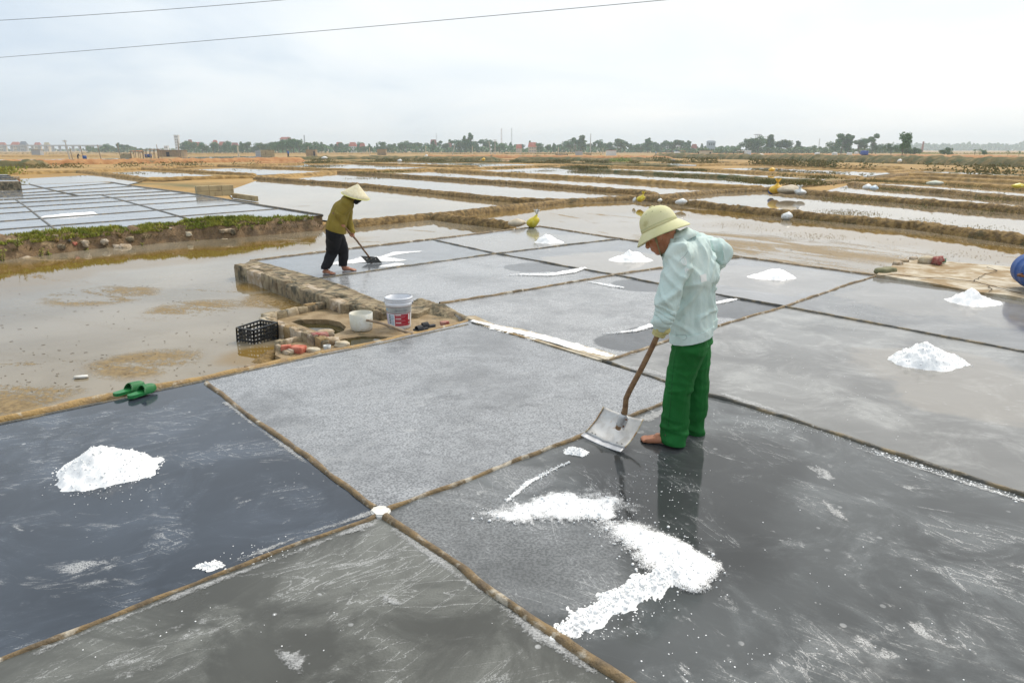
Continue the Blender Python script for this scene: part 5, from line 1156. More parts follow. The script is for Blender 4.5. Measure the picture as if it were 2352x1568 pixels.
for a, t in ((R(70), 3), (R(100), 3), (R(128), 4), (R(20), 6), (R(-60), 3)):
    r_, z = prof[t]; p = ho + hatM @ Vector((math.cos(a) * r_ * 1.14, math.sin(a) * r_ * .98, z)); MB().ell(p, (.0048, .0048, .0048), None, 8, 6).build('vent_eyelet', DK, hat, True)
for a in (R(25), R(78), R(115), R(-60), R(-120)):
    mb = MB(); mb.tube([ho + hatM @ Vector((math.cos(a) * (r_ + .001) * 1.14, math.sin(a) * (r_ + .001) * .98, z)) for r_, z in prof], .0013, 5); mb.build('seam', mat('hat_seam', (.45, .45, .24), rough=.8), hat, True)
mb = MB(); pts = [H(.012, .090, .02), H(.02, .086, -.03), H(.03, .066, -.075), H(.045, .03, -.112), H(.048, 0, -.118), H(.045, -.03, -.112), H(.03, -.066, -.075), H(.02, -.086, -.03), H(.012, -.090, .02)]
for a_, b_ in zip(pts, pts[1:]): mb.bar(a_, b_, .004, .014, up=uh)
mb.build('chin_strap', mat('strap', (.25, .24, .13), rough=.8), hat)
# shovel
hz0 = wrL + ax * .055                                        # the grip
bl = [G(1347, 996, .020), G(1438, 1032, .020), G(1480, 967, .16), G(1389, 938, .16)]
sroot = empty('shovel', G(1385, 1030), 'flat steel shovel with a long crooked wooden handle in the man\'s hand', 'shovel')
tip = (bl[0] + bl[1]) * .5 * .48 + (bl[2] + bl[3]) * .5 * .52 + Vector((0, 0, .02))
hp = [(1519, 746), (1512.6, 764), (1499, 795), (1476.5, 840), (1446, 897), (1438, 916), (1434.5, 952), (1419, 984)]
tipY = G(1419, 984, .10).y; topY = at(1516, 756, wrL.y).y - .005; pts = []
for i, (x, y) in enumerate(hp):
    t = (y - 746) / (984 - 746); pts.append(at(x, y, lerp(topY, tipY, t)))
P2 = []
for a_, b_ in zip(pts, pts[1:]):
    for i in range(4): q = a_.lerp(b_, i / 4); P2.append(q + Vector((.002 * nz(q * 12), .002 * nz(q * 12 + Vector((4, 0, 0))), 0)))
P2.append(pts[-1])
mb = MB(); mb.tube(P2, [.0165 + .0035 * i / len(P2) + .0015 * nz((i * .5, 0, 0)) for i in range(len(P2))], 12); mb.build('wooden_handle', WOOD, sroot, True)
def bp(u, v, off=0.0):
    q = bl[0].lerp(bl[1], u).lerp(bl[3].lerp(bl[2], u), v); nn = (bl[1] - bl[0]).cross(bl[3] - bl[0]).normalized()
    if nn.z < 0: nn = -nn
    return q + nn * (off + .022 * (2 * u - 1) ** 2 - .018 * (1 - (2 * v - 1) ** 2) + .003 * nz((u * 5, v * 5, 2)))
def plate(name, u0, u1, v0, v1, off, m_, th=.003, rag=0, nu=14):
    vs = []; fs = []
    for i in range(nu + 1):
        for j in range(nu + 1):
            u = lerp(u0, u1, i / nu); v = lerp(v0 + rag * (.02 * nz((u * 6, 1, 1)) - .07 * math.exp(-((u - .5) / .18) ** 2) * 0 + .015 * nz((u * 20, 3, 3))), v1, j / nu); vs.append(bp(u, v, off))
    for i in range(nu):
        for j in range(nu): fs.append((i * (nu + 1) + j, (i + 1) * (nu + 1) + j, (i + 1) * (nu + 1) + j + 1, i * (nu + 1) + j + 1))
    mb = MB(); mb.add(vs, fs); o = mb.build(name, m_, sroot, True); sol = o.modifiers.new('s', 'SOLIDIFY'); sol.thickness = th; return o
bld = plate('blade', 0, 1, 0, 1, 0, STEEL, rag=1); lip = plate('edge_plate', -.02, .98, -.17, .2, -.006, STEEL_EDGE)
for u in (0, 1):
    mb = MB(); mb.tube([bp(u, v, .002) for v in [i / 10 for i in range(11)]], .0042, 6); mb.build('rolled_edge', mat('edge_tarnish', (.52, .46, .32), (.30, .16, .06), 22, rough=.6), bld, True)
for u, v in ((.12, .10), (.2, .09), (.74, .10), (.86, .11)): MB().ell(bp(u, v, .003), (.006, .006, .004), None, 8, 6).build('rivet', mat('rivet_steel', (.35, .34, .32), rough=.5, metal=.5), bld, True)
sk0, sk1 = P2[-1].lerp(P2[-4], .2), P2[-1].lerp(pts[-2], .9)
hd = (P2[-6] - P2[-1]).normalized()
mb = MB(); mb.tube([P2[-1] + hd * t for t in (.035, .06, .10, .135)], [.0245, .0250, .0255, .0262], 16, cap=False); sk = mb.build('socket', STEEL, sroot, True); sol = sk.modifiers.new('s', 'SOLIDIFY'); sol.thickness = .003
cn_ = P2[-1] + hd * .085; sdv = hd.cross((bl[1] - bl[0]).cross(bl[3] - bl[0]).normalized()).normalized(); nn = (bl[1] - bl[0]).cross(bl[3] - bl[0]).normalized(); nn = nn if nn.z > 0 else -nn
nf = hd.cross(sdv).normalized(); nf = nf if nf.dot(CAM - cn_) > 0 else -nf
for s_ in (1, -1):
    MB().box(cn_ + sdv * s_ * .040 - nf * .010, (.034, .003, .105), Matrix((sdv, nf, hd)).transposed()).build('socket_flange', STEEL, sroot)
    for k in (-.03, .03): MB().ell(cn_ + sdv * s_ * .042 + hd * k - nf * .006, (.0068, .0068, .0068), None, 8, 6).build('bolt', RUST, sroot, True)
# gloved hand closed round the handle
hg = MB(); gdir = (pts[1] - pts[0]).normalized(); g0 = at(1515, 757, topY); sdx = Vector((1, 0, 0)); sdx = (sdx - gdir * sdx.dot(gdir)).normalized(); sdy = gdir.cross(sdx)
sdy = sdy if sdy.y < 0 else -sdy                            # towards the camera
wv_ = wrL + ax * .01
hg.cap(wv_, .033, g0 + sdx * .030 - gdir * .012 + sdy * .012, .034); hg.cap(g0 + sdx * .030 - gdir * .03 + sdy * .006, .020, g0 + sdx * .028 + gdir * .035 + sdy * .006, .020)
for k, (o_, r_) in enumerate(((-.030, .0105), (-.010, .0112), (.011, .0110), (.031, .0098))):
    arc = [g0 + gdir * o_ + sdx * (math.cos(a) * .031) + sdy * (math.sin(a) * .031) for a in (R(20), R(75), R(130), R(185), R(225))]
    hg.chain([(q, r_) for q in arc], 10)
hg.chain([(g0 + sdx * .034 - gdir * .028 - sdy * .004, .014), (g0 + sdx * .012 - gdir * .045 - sdy * .028, .0125), (g0 - sdx * .016 - gdir * .040 - sdy * .026, .011)], 10)
me = melt(hg, .004, 3); put('glove', me, [GLOVE], root)

# ================================================================== THE WOMAN
YW = 10.95
def Q(x, y, dy=0.0): return at(x, y, YW + dy)
fN = G(752, 629); fF = G(797, 622)
wroot = empty('person', Vector((Q(775, 600).x, YW, 0)), 'woman in conical straw hat, olive jacket and black trousers pushing a salt rake', 'person')
wD = Vector((.93, .25, 0)).normalized(); wR = Vector((wD.y, -wD.x, 0))                 # facing; her right is towards the camera
pel = Q(768, 533); chest = Q(785, 480); shc = Q(797, 462); nb = Q(806, 456)
hipN, hipF = pel + wR * .08, pel - wR * .08
kN = at(763, 578, fN.y + .12); aN = Vector((G(750, 628).x, fN.y, .08)); kF = at(789, 574, fF.y - .1); aF = Vector((G(790, 621).x, fF.y, .08))
shN = shc + wR * .15 + Vector((-.02, 0, -.03)); shF = shc - wR * .14
elN = at(780, 492, shN.y - .03); hN = at(788, 517, shN.y + .02); elF = at(800, 510, shF.y - .03); hF = at(811, 541, shF.y - .08)
hc = Q(818, 448, 0); whf = (wD * .9 - Vector((0, 0, 1)) * .42).normalized(); whu = (wD * .42 + Vector((0, 0, 1)) * .9).normalized(); WM = Matrix((whf, -wR, whu)).transposed()
def H(f, l, u): return hc + whf * f + wR * (-l) + whu * u
bd = MB()
bd.ell(H(-.005, 0, .02), (.092, .072, .095), WM, 16, 10); bd.ell(H(.03, 0, -.045), (.055, .05, .06), WM); bd.cap(H(.08, 0, .01), .011, H(.098, 0, -.025), .014)
bd.cap(H(.08, .02, -.058), .009, H(.08, -.02, -.058), .009)
for s_ in (1, -1): bd.ell(H(0, s_ * .072, -.005), (.02, .01, .03), WM)
bd.cap(H(-.03, 0, -.05), .05, nb, .055); bd.chain([(nb, .07), (chest, .10), (pel, .115)])
for h_, k_, a_ in ((hipN, kN, aN), (hipF, kF, aF)): bd.chain([(h_, .075), (k_, .05), (a_, .036)])
bd.chain([(shN, .045), (elN, .036), (hN, .026)]); bd.chain([(shF, .045), (elF, .036), (hF, .026)])
foot(bd, aN, G(741, 628), G(768, 630.5), -1, .95); foot(bd, aF, G(785, 621.5), G(818, 622), -1, .95)
# hands round the pole
pole = [(765, 488), (786.5, 517), (808.6, 539.5), (829, 565), (853.7, 598)]
pY = [hN.y - .05, hN.y - .01, hF.y - .02, lerp(hF.y, G(853, 600).y, .5), G(853, 600).y]
pw = [at(x, y, yy) for (x, y), yy in zip(pole, pY)]
def grip(bd, c, d, wr):
    d = d.normalized(); x = Vector((0, -1, 0)); x = (x - d * x.dot(d)).normalized(); y = d.cross(x)
    bd.cap(wr, .027, c + y * .02, .026)
    for o_ in (-.027, -.009, .009, .027): bd.chain([(c + d * o_ + (y * math.cos(a) + x * math.sin(a)) * .027, .010) for a in (R(10), R(70), R(130), R(190))], 8)
    bd.chain([(c + y * .02 - d * .03, .012), (c - x * .024 - d * .036, .011), (c - y * .018 - x * .02 - d * .03, .010)], 8)
grip(bd, pw[1], pw[2] - pw[1], hN + (pw[1] - hN) * .2); grip(bd, pw[2], pw[3] - pw[2], hF + (pw[2] - hF) * .2)
put('body', melt(bd, .007, 3), [SKIN2], wroot)
hr = MB(); hr.ell(H(-.02, 0, .025), (.088, .080, .085), WM); hr.ell(H(-.075, 0, -.03), (.035, .04, .04), WM); put('hair', melt(hr, .01, 2), mat('hair_black2', (.015, .013, .012), rough=.5), wroot)
mk = MB(); mk.ell(H(.045, 0, -.045), (.066, .068, .062), WM); mk.ell(H(.04, 0, -.09), (.045, .05, .05), WM); put('face_mask', melt(mk, .01, 3), BLACKC, wroot)
jk = MB(); low = Q(769, 526)
for s_ in (1, -1): jk.chain([(shc + wR * .06 * s_ + Vector((0, 0, -.05)), .105), (chest + wR * .065 * s_, .128), (Q(775, 505) + wR * .07 * s_, .14), (low + wR * .07 * s_ + Vector((0, 0, -.08)), .15)])
jk.chain([(shc, .09), (nb, .066)]); jk.chain([(shc + wR * .1, .08), (shN, .082), (shN.lerp(elN, .6), .078), (elN, .072), (elN.lerp(hN, .6), .062), (hN + Vector((-.01, 0, .05)), .052)])
jk.chain([(shc - wR * .1, .08), (shF, .08), (elF, .07), (hF + Vector((-.02, 0, .07)), .05)])
for t in (.4, .7, 1.0): jk.ell(shN.lerp(elN, t), (.084, .084, .012), Matrix.Rotation(.5, 3, 'Y'))
for t in (.3, .6, .85): jk.ell(elN.lerp(hN, t), (.076 - .02 * t, .076 - .02 * t, .012), Matrix.Rotation(-.4, 3, 'Y'))
me = melt(jk, .010, 4)
displace(me, lambda co, n: .008 * nz(co * 6) + .010 * (1 - 2 * abs(nz((co.x * 6 + co.z * 6, co.y * 5, co.z * 4)))) )
p1 = at(745, 520, YW); p2 = at(791, 538, YW - .1); nrm = Vector((-(p2.z - p1.z) / (p2.x - p1.x), 0, 1)).normalized(); me = bisect(me, p1, nrm)
wb = bisect(me.copy(), p1 + nrm * .07, nrm, False)
wj = put('jacket', me, [OLIVE], wroot); sol = wj.modifiers.new('s', 'SOLIDIFY'); sol.thickness = .005; sol.offset = 0
displace(wb, lambda c, n: .007); wbo = put('waistband', wb, [OLIVE], wj, wloc(wj)); sol = wbo.modifiers.new('s', 'SOLIDIFY'); sol.thickness = .006
mb = MB(); mb.tube([nb + Vector((-.03, 0, -.03)), nb + Vector((0, 0, .02)), nb + Vector((.02, 0, .05))], [.085, .076, .074], 20, cap=False); cl = mb.build('collar', OLIVE, wj, True); sol = cl.modifiers.new('s', 'SOLIDIFY'); sol.thickness = .006
tr = MB()
for s_ in (1, -1): tr.chain([(Q(766, 525) + wR * .06 * s_, .12), (pel + wR * .06 * s_, .13)])
tr.chain([(hipN, .13), (hipN.lerp(kN, .5), .115), (kN, .095), (kN.lerp(aN, .6), .078), (aN + Vector((0, 0, .04)), .068), (aN + Vector((0, 0, -.02)), .066)]); tr.chain([(hipF, .125), (hipF.lerp(kF, .5), .11), (kF, .09), (kF.lerp(aF, .6), .074), (aF + Vector((0, 0, .04)), .064), (aF + Vector((0, 0, -.02)), .062)])
me = melt(tr, .010, 4); displace(me, lambda co, n: .008 * (1 - 2 * abs(nz((co.x * 7, co.y * 7, co.z * 5)))) + .005 * nz(co * 12)); me = bisect(me, Vector((0, 0, .085)), Vector((0, 0, 1)))
put('trousers', me, [BLACKC], wroot)
# conical hat
apex = Q(820, 421.5, 0); ctr = Q(816.5, 449.5, 0); hax = (apex - ctr).normalized(); hax = (hax + Vector((.10, -.10, 0))).normalized(); hx = Vector((1, 0, 0)); hx = (hx - hax * hx.dot(hax)).normalized(); CM = Matrix((hx, hax.cross(hx), hax)).transposed()
b = NB('straw'); v_ = b.coord(); STRAW = b.out(b.mix(b.step(b.noise(40, 5, vec=v_), .35, .65), (.66, .58, .36), (.76, .70, .50)), .6, b.bump(b.noise(90, 3, vec=v_), .4, .006))
hh = (apex - ctr).length * 1.0; rw = .222
mb = MB(); mb.lathe([(.003, hh), (rw * .25, hh * .77), (rw * .5, hh * .52), (rw * .75, hh * .26), (rw, 0), (rw * .985, -.006), (rw * .74, hh * .23), (.01, hh * .95)], CM, ctr, 40)
ch = mb.build('conical_hat', STRAW, wroot, True)
mb = MB(); mb.tube([ctr + CM @ Vector((math.cos(a) * rw, math.sin(a) * rw, -.002)) for a in [6.2832 * i / 40 for i in range(41)]], .005, 6); mb.build('rim_hoop', mat('hoop', (.62, .62, .12), rough=.5), ch, True)
for k in range(1, 9):
    mb = MB(); t = k / 9; mb.tube([ctr + CM @ Vector((math.cos(a) * rw * t, math.sin(a) * rw * t, hh * (1 - t) + .001)) for a in [6.2832 * i / 36 for i in range(37)]], .0018, 4); mb.build('straw_hoop', STRAW, ch, True)
mb = MB()
for s_ in (1, -1): mb.tube([H(.0, s_ * .09, .05), H(.02, s_ * .085, -.04), H(.04, s_ * .04, -.125), H(.045, 0, -.135)], .006, 6)
mb.build('chin_tie', BLACKC, ch)
# salt rake
rroot = empty('salt_rake', G(855, 604), 'long-handled salt rake with a black board blade, pushed by the woman', 'rake')
mb = MB(); Pp = []
for a_, b_ in zip(pw, pw[1:]):
    for i in range(5): q = a_.lerp(b_, i / 5); Pp.append(q + Vector((.006 * nz(q * 6), 0, .006 * nz(q * 6 + Vector((3, 0, 0))))))
Pp.append(pw[-1]); mb.tube(Pp, .0165, 10); mb.build('wooden_pole', WOOD, rroot, True)
c4 = [G(843.5, 604.5, .005), G(877, 604, .005), G(866, 591, .10), G(829, 589, .10)]
nn = (c4[1] - c4[0]).cross(c4[3] - c4[0]).normalized() * .012
mb = MB(); mb.add(c4 + [p + nn for p in c4], [(3, 2, 1, 0), (4, 5, 6, 7), (0, 1, 5, 4), (1, 2, 6, 5), (2, 3, 7, 6), (3, 0, 4, 7)]); rbl = mb.build('board_blade', mat('black_board', (.016, .017, .016), (.03, .03, .028), 12, rough=.5), rroot); fixn(rbl.data)
for u in (.22, .5, .78): MB().ell(c4[0].lerp(c4[1], u).lerp(c4[3].lerp(c4[2], u), .55) + Vector((0, -.012, .012)), (.012, .012, .012), None, 8, 6).build('bolt', mat('bolt_pale', (.6, .55, .45), rough=.5), rbl, True)
# ================================================================== BACKGROUND
# ---- trees: a few crowns, each tree its own trunk and crown
def crown_mesh(kind, n, seed):
    rs = random.Random(seed); mb = MB(); cl = []
    def lump(c, r_, k, flat=1.0):
        for _ in range(k):
            while True:
                d = Vector((rs.uniform(-1, 1), rs.uniform(-1, 1), rs.uniform(-1, 1))) * 1.2
                if .2 < d.length < 1 + rs.random() ** 3 * .5: break
            p = Vector(c) + Vector((d.x * r_, d.y * r_, d.z * r_ * flat)); s_ = rs.uniform(.028, .062) * (1.0 if kind != 'palm' else .6)
            a = Vector((rs.gauss(0, 1), rs.gauss(0, 1), rs.gauss(0, .7))).normalized(); b_ = a.orthogonal().normalized(); b_ = (b_ * math.cos(rs.random() * 6) + a.cross(b_) * math.sin(rs.random() * 6)).normalized()
            w_ = a.cross(b_) * s_ * .6
            mb.add([p - b_ * s_, p + w_, p + b_ * s_, p - w_], [(0, 1, 2, 3)])
    if kind == 'round':
        for i in range(9): a = rs.random() * 6.28; q = rs.uniform(.05, .26); lump((math.cos(a) * q, math.sin(a) * q, rs.uniform(.42, .86)), rs.uniform(.12, .2), n // 9, .85)
    elif kind == 'tall':
        for i in range(9): a = rs.random() * 6.28; t = i / 8; q = rs.uniform(.02, .12); lump((math.cos(a) * q, math.sin(a) * q, .28 + .64 * t), rs.uniform(.08, .15) * (1.1 - .5 * t), n // 9, 1.2)
    elif kind == 'broad':
        for i in range(11): a = rs.random() * 6.28; q = rs.uniform(.1, .46); lump((math.cos(a) * q, math.sin(a) * q, rs.uniform(.32, .84 - q * .5)), rs.uniform(.13, .22), n // 11, .75)
    elif kind == 'open':
        for i in range(8): a = rs.random() * 6.28; q = rs.uniform(.1, .32); lump((math.cos(a) * q, math.sin(a) * q, rs.uniform(.45, .95)), rs.uniform(.08, .13), n // 8, .7)
    elif kind == 'palm':
        for i in range(14):
            a = i / 14 * 6.28 + rs.random() * .3; L = rs.uniform(.26, .36); dz = rs.uniform(-.1, .25); prev = Vector((0, 0, .82)); s_ = Vector((-math.sin(a), math.cos(a), 0)) * .035
            for k in range(1, 5):
                t = k / 4; q = Vector((math.cos(a) * L * t, math.sin(a) * L * t, .82 + dz * t - .34 * t * t)); mb.add([prev - s_ * (1.1 - t * .5), prev + s_ * (1.1 - t * .5), q + s_ * (.8 - t * .6), q - s_ * (.8 - t * .6)], [(0, 1, 2, 3)]); prev = q
    return mb.mesh('crown')
def trunk_mesh(kind, seed):
    rs = random.Random(seed); mb = MB(); top = .8 if kind in ('palm', 'tall') else .55
    b_ = Vector((rs.uniform(-.04, .04), rs.uniform(-.04, .04), top)); mb.tube([(0, 0, -.02), b_ * .5 + Vector((.015, 0, 0)), b_], [.03, .022, .012] if kind != 'palm' else [.022, .018, .016], 7)
    if kind != 'palm':
        for i in range(5): a = rs.random() * 6.28; p = b_ * rs.uniform(.45, .9); mb.tube([p, p + Vector((math.cos(a) * .1, math.sin(a) * .1, .12)), p + Vector((math.cos(a) * .2, math.sin(a) * .2, .26))], [.012, .008, .004], 5)
    return mb.mesh('trunk')
PROTO = {}
for kind, cnt in (('round', 3), ('tall', 3), ('broad', 3), ('open', 2), ('palm', 2)):
    PROTO[kind] = []
    for s_ in range(cnt):
        cm_ = crown_mesh(kind, 1000 if kind != 'palm' else 0, 11 * s_ + len(kind)); cm_.materials.append((LEAF, LEAF2)[s_ % 2]); tm_ = trunk_mesh(kind, s_); tm_.materials.append(BARK); PROTO[kind].append((cm_, tm_))
def tree(x, dist, hpx, kind, label, group=None, name=None, wide=1.0):
    p = far(x, dist, -.17); h = hpx * 1.08 * pxm(dist); cm_, tm_ = random.choice(PROTO[kind])
    root = empty(name or {'palm': 'palm_tree'}.get(kind, 'tree'), p, label, 'tree', group); root.scale = (h * wide, h * wide, h); root.rotation_euler = (0, 0, random.random() * 6.28)
    for nm, me_ in (('trunk', tm_), ('crown', cm_)):
        o = bpy.data.objects.new(nm, me_); COL.objects.link(o); o.parent = root
    return root
TG = 'trees of the far treeline'
ORD = 'first second third fourth fifth sixth seventh eighth ninth tenth eleventh twelfth thirteenth fourteenth fifteenth sixteenth seventeenth eighteenth nineteenth twentieth twenty-first twenty-second'.split()
def belt(x0, x1, dist, h0, h1, n, label, kinds=('round', 'broad', 'tall', 'round', 'open')):
    for i in range(n):
        x = lerp(x0, x1, (i + random.uniform(.2, .8)) / n); tree(x, dist * random.uniform(.95, 1.12), random.uniform(h0, h1) * 1.05, random.choice(kinds), ORD[i] + ' from the left, ' + label, TG, wide=random.uniform(1.0, 1.5))
belt(230, 300, 520, 15, 21, 6, 'small hazy tree in the treeline left of the sheds')
belt(415, 600, 480, 16, 24, 14, 'tree of the belt among the left red-roofed houses', ('round', 'broad', 'round', 'tall'))
belt(596, 720, 440, 20, 30, 13, 'tree of the belt behind the low cement walls', ('round', 'broad', 'broad', 'round'))
belt(720, 900, 500, 15, 22, 13, 'tree of the belt above the woman in the conical hat')
belt(900, 1180, 520, 17, 26, 22, 'tree of the belt in front of the two tall masts')
belt(1180, 1480, 520, 15, 25, 22, 'tree of the belt right of the two tall masts')
belt(1480, 1590, 520, 18, 28, 9, 'tree of the belt above the helmeted man', ('tall', 'round', 'open', 'broad'))
belt(1590, 1700, 560, 12, 18, 8, 'low tree of the belt beside the stilt house')
belt(1840, 1915, 480, 10, 16, 7, 'low tree between two tall groups on the right', ('broad', 'round'))
for x, d_, h, k, l, w_ in (
    (1068, 500, 34, 'tall', 'slim tall tree, left of the pair standing above the belt', 1.0), (1081, 500, 40, 'tall', 'tall club-shaped tree standing above the belt left of the masts', 1.1),
    (1334, 480, 36, 'tall', 'tall tree above the belt right of the masts', 1.4), (1321, 480, 32, 'open', 'thin open tree beside the tall one right of the masts', 1.0), (1425, 500, 32, 'round', 'round tree on the left of the helmet direction', 1.2),
    (1488, 500, 30, 'tall', 'stout square-topped tree at the left end of the right belt', 1.3), (1555, 500, 28, 'open', 'feathery tree above the orange tarpaulins', 1.3),
    (1716, 420, 36, 'broad', 'broad tree left of the lattice building', 1.0), (1740, 420, 40, 'broad', 'leafy tree in front of the lattice building', 1.0), (1768, 430, 38, 'tall', 'tall tree right of the lattice building', 1.5),
    (1790, 440, 28, 'round', 'rounded tree, left of a close pair on the right', 1.3), (1806, 440, 31, 'round', 'rounded tree, right of a close pair on the right', 1.3), (1832, 440, 25, 'tall', 'small cone-shaped tree standing alone on the right', 1.6),
    (1918, 380, 34, 'broad', 'first tree of the big cluster on the right', 1.0), (1932, 380, 42, 'open', 'tallest tree of the big cluster on the right', 1.2), (1948, 380, 40, 'tall', 'last tree of the big cluster on the right', 1.5),
    (1972, 390, 30, 'open', 'feathery tree right of the big cluster', 1.3), (1985, 390, 32, 'round', 'soft round tree right of the big cluster', 1.0), (2004, 370, 42, 'open', 'ragged forked tree standing on its own', .9), (2012, 370, 28, 'broad', 'bushy tree at the foot of the ragged forked one', 1.1),
    (2048, 300, 28, 'broad', 'dark bushy tree left of the tall round-headed one', 1.1), (2074, 190, 52, 'round', 'tall round-headed tree on the right with a second crown below', .75), (2080, 230, 26, 'broad', 'low dark tree under the tall round-headed one', 1.0),
    (2094, 260, 16, 'round', 'small bush-like tree right of the tall round-headed one', 1.2), (2101, 260, 17, 'tall', 'small upright tree between two bushes on the right', 1.8), (2113, 260, 14, 'round', 'small round tree, last of three on the right', 1.5),
    (2172, 210, 24, 'broad', 'wide dark tree standing alone in the right fields', 1.05), (2240, 210, 19, 'palm', 'left palm of a pair in the right fields', None), (2252, 210, 20, 'palm', 'right palm of a pair in the right fields', None),
    (2316, 210, 16, 'palm', 'single palm near the right edge', None), (2343, 210, 15, 'palm', 'palm at the right edge of the frame', None), (2262, 215, 14, 'round', 'small tree beside the pair of palms', 1.2)):
    tree(x, d_, h, k, l, None, wide=w_ or 1.0)
# undergrowth that reads as one mass
def wood(name, x0, x1, dist, h, label, m_, n):
    mb = MB(); rs = random.Random(int(x0 + dist))
    for _ in range(n):
        x = rs.uniform(x0, x1); d = dist * rs.uniform(.97, 1.05); hp = h * (.55 + .6 * (nz((x * .03, dist * .01, 2)) + .5) + .35 * nz((x * .15, 3, 4))) * pxm(dist)
        p = far(x, d, rs.random() ** .8 * max(.4, hp)); s_ = rs.uniform(.5, 1.1) * dist / 480
        a = Vector((rs.gauss(0, 1), rs.gauss(0, 1), rs.gauss(0, 1))).normalized(); b_ = a.orthogonal().normalized(); w_ = a.cross(b_) * s_ * .7
        mb.add([p - b_ * s_, p + w_, p + b_ * s_, p - w_], [(0, 1, 2, 3)])
    tag(mb.build(name, m_), label, 'woodland', None, 'stuff')
wood('undergrowth', 420, 1700, 540, 13, 'dark green undergrowth and hedges along the foot of the far treeline', LEAF, 9000)
wood('undergrowth', 1560, 2110, 430, 12, 'dark hedge under the tall trees on the right', LEAF2, 5200)
wood('far_wood', 2040, 2500, 1500, 17, 'hazy blue wood along the skyline at the far right', LEAF, 5200)
wood('far_wood', 200, 330, 560, 12, 'hazy strip of wood beyond the wooden poles', LEAF2, 900)
wood('far_wood', -300, 420, 900, 6, 'thin hazy strip of bushes behind the viaduct', LEAF2, 1600)

# ---- buildings
RED = mat('roof_red', (.42, .11, .07), (.50, .17, .11), .8, rough=.8); RED2 = mat('roof_dull', (.34, .13, .10), (.28, .12, .10), .8, rough=.8)
CREAM = mat('wall_cream', (.62, .55, .42), (.56, .48, .36), .3, rough=.8); WHITEW = mat('wall_white', (.76, .77, .76), (.70, .70, .68), .3, rough=.8); GREYW = mat('wall_grey', (.42, .43, .44), rough=.8)
GLASS = mat('window_dark', (.05, .06, .08), rough=.2); TANW = mat('brick_tan', (.38, .27, .15), (.30, .21, .12), .8, rough=.9, c3=(.24, .19, .12), s3=.4)
def house(x, dist, wpx, hpx, wall, roof, label, rh=.4, name='house', rz=0.0, floors=2, wn=3, gable=True, cat='house', z0=0.0):
    s_ = pxm(dist); w = wpx * 1.0 * s_; h = hpx * 1.12 * s_; p = far(x, dist, z0); root = empty(name, p, label, cat); M_ = Matrix.Rotation(rz, 3, 'Z'); dp = w * .7; wh = h * (1 - rh)
    MB().box(p + Vector((0, 0, wh / 2 - .1)), (w * .94, dp, wh + .2), M_).build('wall', wall, root)
    a, b_ = w * .54, dp * .58
    mb = MB()
    if gable:
        vs = [(-a, -b_, wh), (a, -b_, wh), (a, b_, wh), (-a, b_, wh), (-a * .75, 0, h), (a * .75, 0, h)]; fs = [(0, 1, 5, 4), (1, 2, 5), (2, 3, 4, 5), (3, 0, 4), (3, 2, 1, 0)]
    else:
        t = h * .04; vs = [(-a, -b_, wh), (a, -b_, wh), (a, b_, wh), (-a, b_, wh), (-a, -b_, wh + t), (a, -b_, wh + t), (a, b_, wh + t), (-a, b_, wh + t)]; fs = [(3, 2, 1, 0), (4, 5, 6, 7), (0, 1, 5, 4), (1, 2, 6, 5), (2, 3, 7, 6), (3, 0, 4, 7)]
    mb.add([p + M_ @ Vector(v) for v in vs], fs); mb.build('roof', roof, root)
    for f_ in range(floors):
        for i in range(wn):
            q = p + M_ @ Vector(((i + .5) / wn * w * .84 - w * .42, -dp / 2 - .02, wh * (f_ + .55) / floors)); MB().box(q, (w * .38 / wn, .06, wh * .36 / floors), M_).build('window', GLASS, root)
    return root
house(409.5, 560, 10, 34, WHITEW, WHITEW, 'narrow white tower house above the brick hut on the left', .04, floors=6, wn=2, gable=False)
house(383, 540, 9, 13, WHITEW, WHITEW, 'small white block of a house left of the white tower', .04, floors=2, wn=2, gable=False)
house(439, 560, 9, 25, CREAM, RED2, 'cream narrow house with steep roof right of the white tower', .35, wn=2)
house(456, 550, 14, 20, WHITEW, RED, 'red-roofed house beyond the left trees, widest of that group', .45)
house(425, 560, 10, 20, GREYW, RED2, 'dull-roofed house tucked right of the white tower', .4)
house(471, 560, 9, 17, WHITEW, WHITEW, 'low white house between two red roofs on the left', .1, gable=False)
house(496, 560, 9, 24, CREAM, RED, 'cream house with a small red roof in the left belt', .2, wn=2)
house(512, 550, 14, 21, WHITEW, RED, 'white house with a red roof left of the tall wooden pole', .4)
house(524, 560, 8, 22, WHITEW, WHITEW, 'white upright house behind the red roof by the tall pole', .06, gable=False)
house(541, 560, 15, 19, CREAM, RED2, 'long dull red roof behind the tall wooden pole', .45)
house(658, 560, 22, 30, WHITEW, RED2, 'large pale three-storey house above the trees behind the blue-shirted walker', .15, floors=3, wn=4)
house(690, 560, 12, 20, CREAM, RED2, 'pale yellow gabled house below the thin mast', .4)
house(780, 560, 14, 20, CREAM, RED, 'orange-red roofed house above the woman\'s hat to the left', .45)
house(811, 540, 16, 20, WHITEW, RED, 'white house with hipped red roof right above the conical hat', .4)
house(833, 540, 12, 18, CREAM, RED, 'red-roofed cottage right of the white hipped house', .5)
house(955, 560, 16, 17, CREAM, RED, 'pinkish red roof in the trees right of the tan brick hut', .45)
house(996, 560, 14, 25, CREAM, RED2, 'cream gabled house by the thin antenna', .45)
house(1192, 520, 14, 16, CREAM, RED, 'red roof with cream gable right of the masts', .5)
house(1223, 520, 20, 20, CREAM, RED, 'broad red-roofed house, the larger of two right of the masts', .45)
house(1030, 560, 16, 18, CREAM, RED2, 'brownish roof in the trees left of the leaning poles', .45)
house(1318, 540, 14, 12, CREAM, RED2, 'low brown-roofed house in the belt left of the helmet', .4)
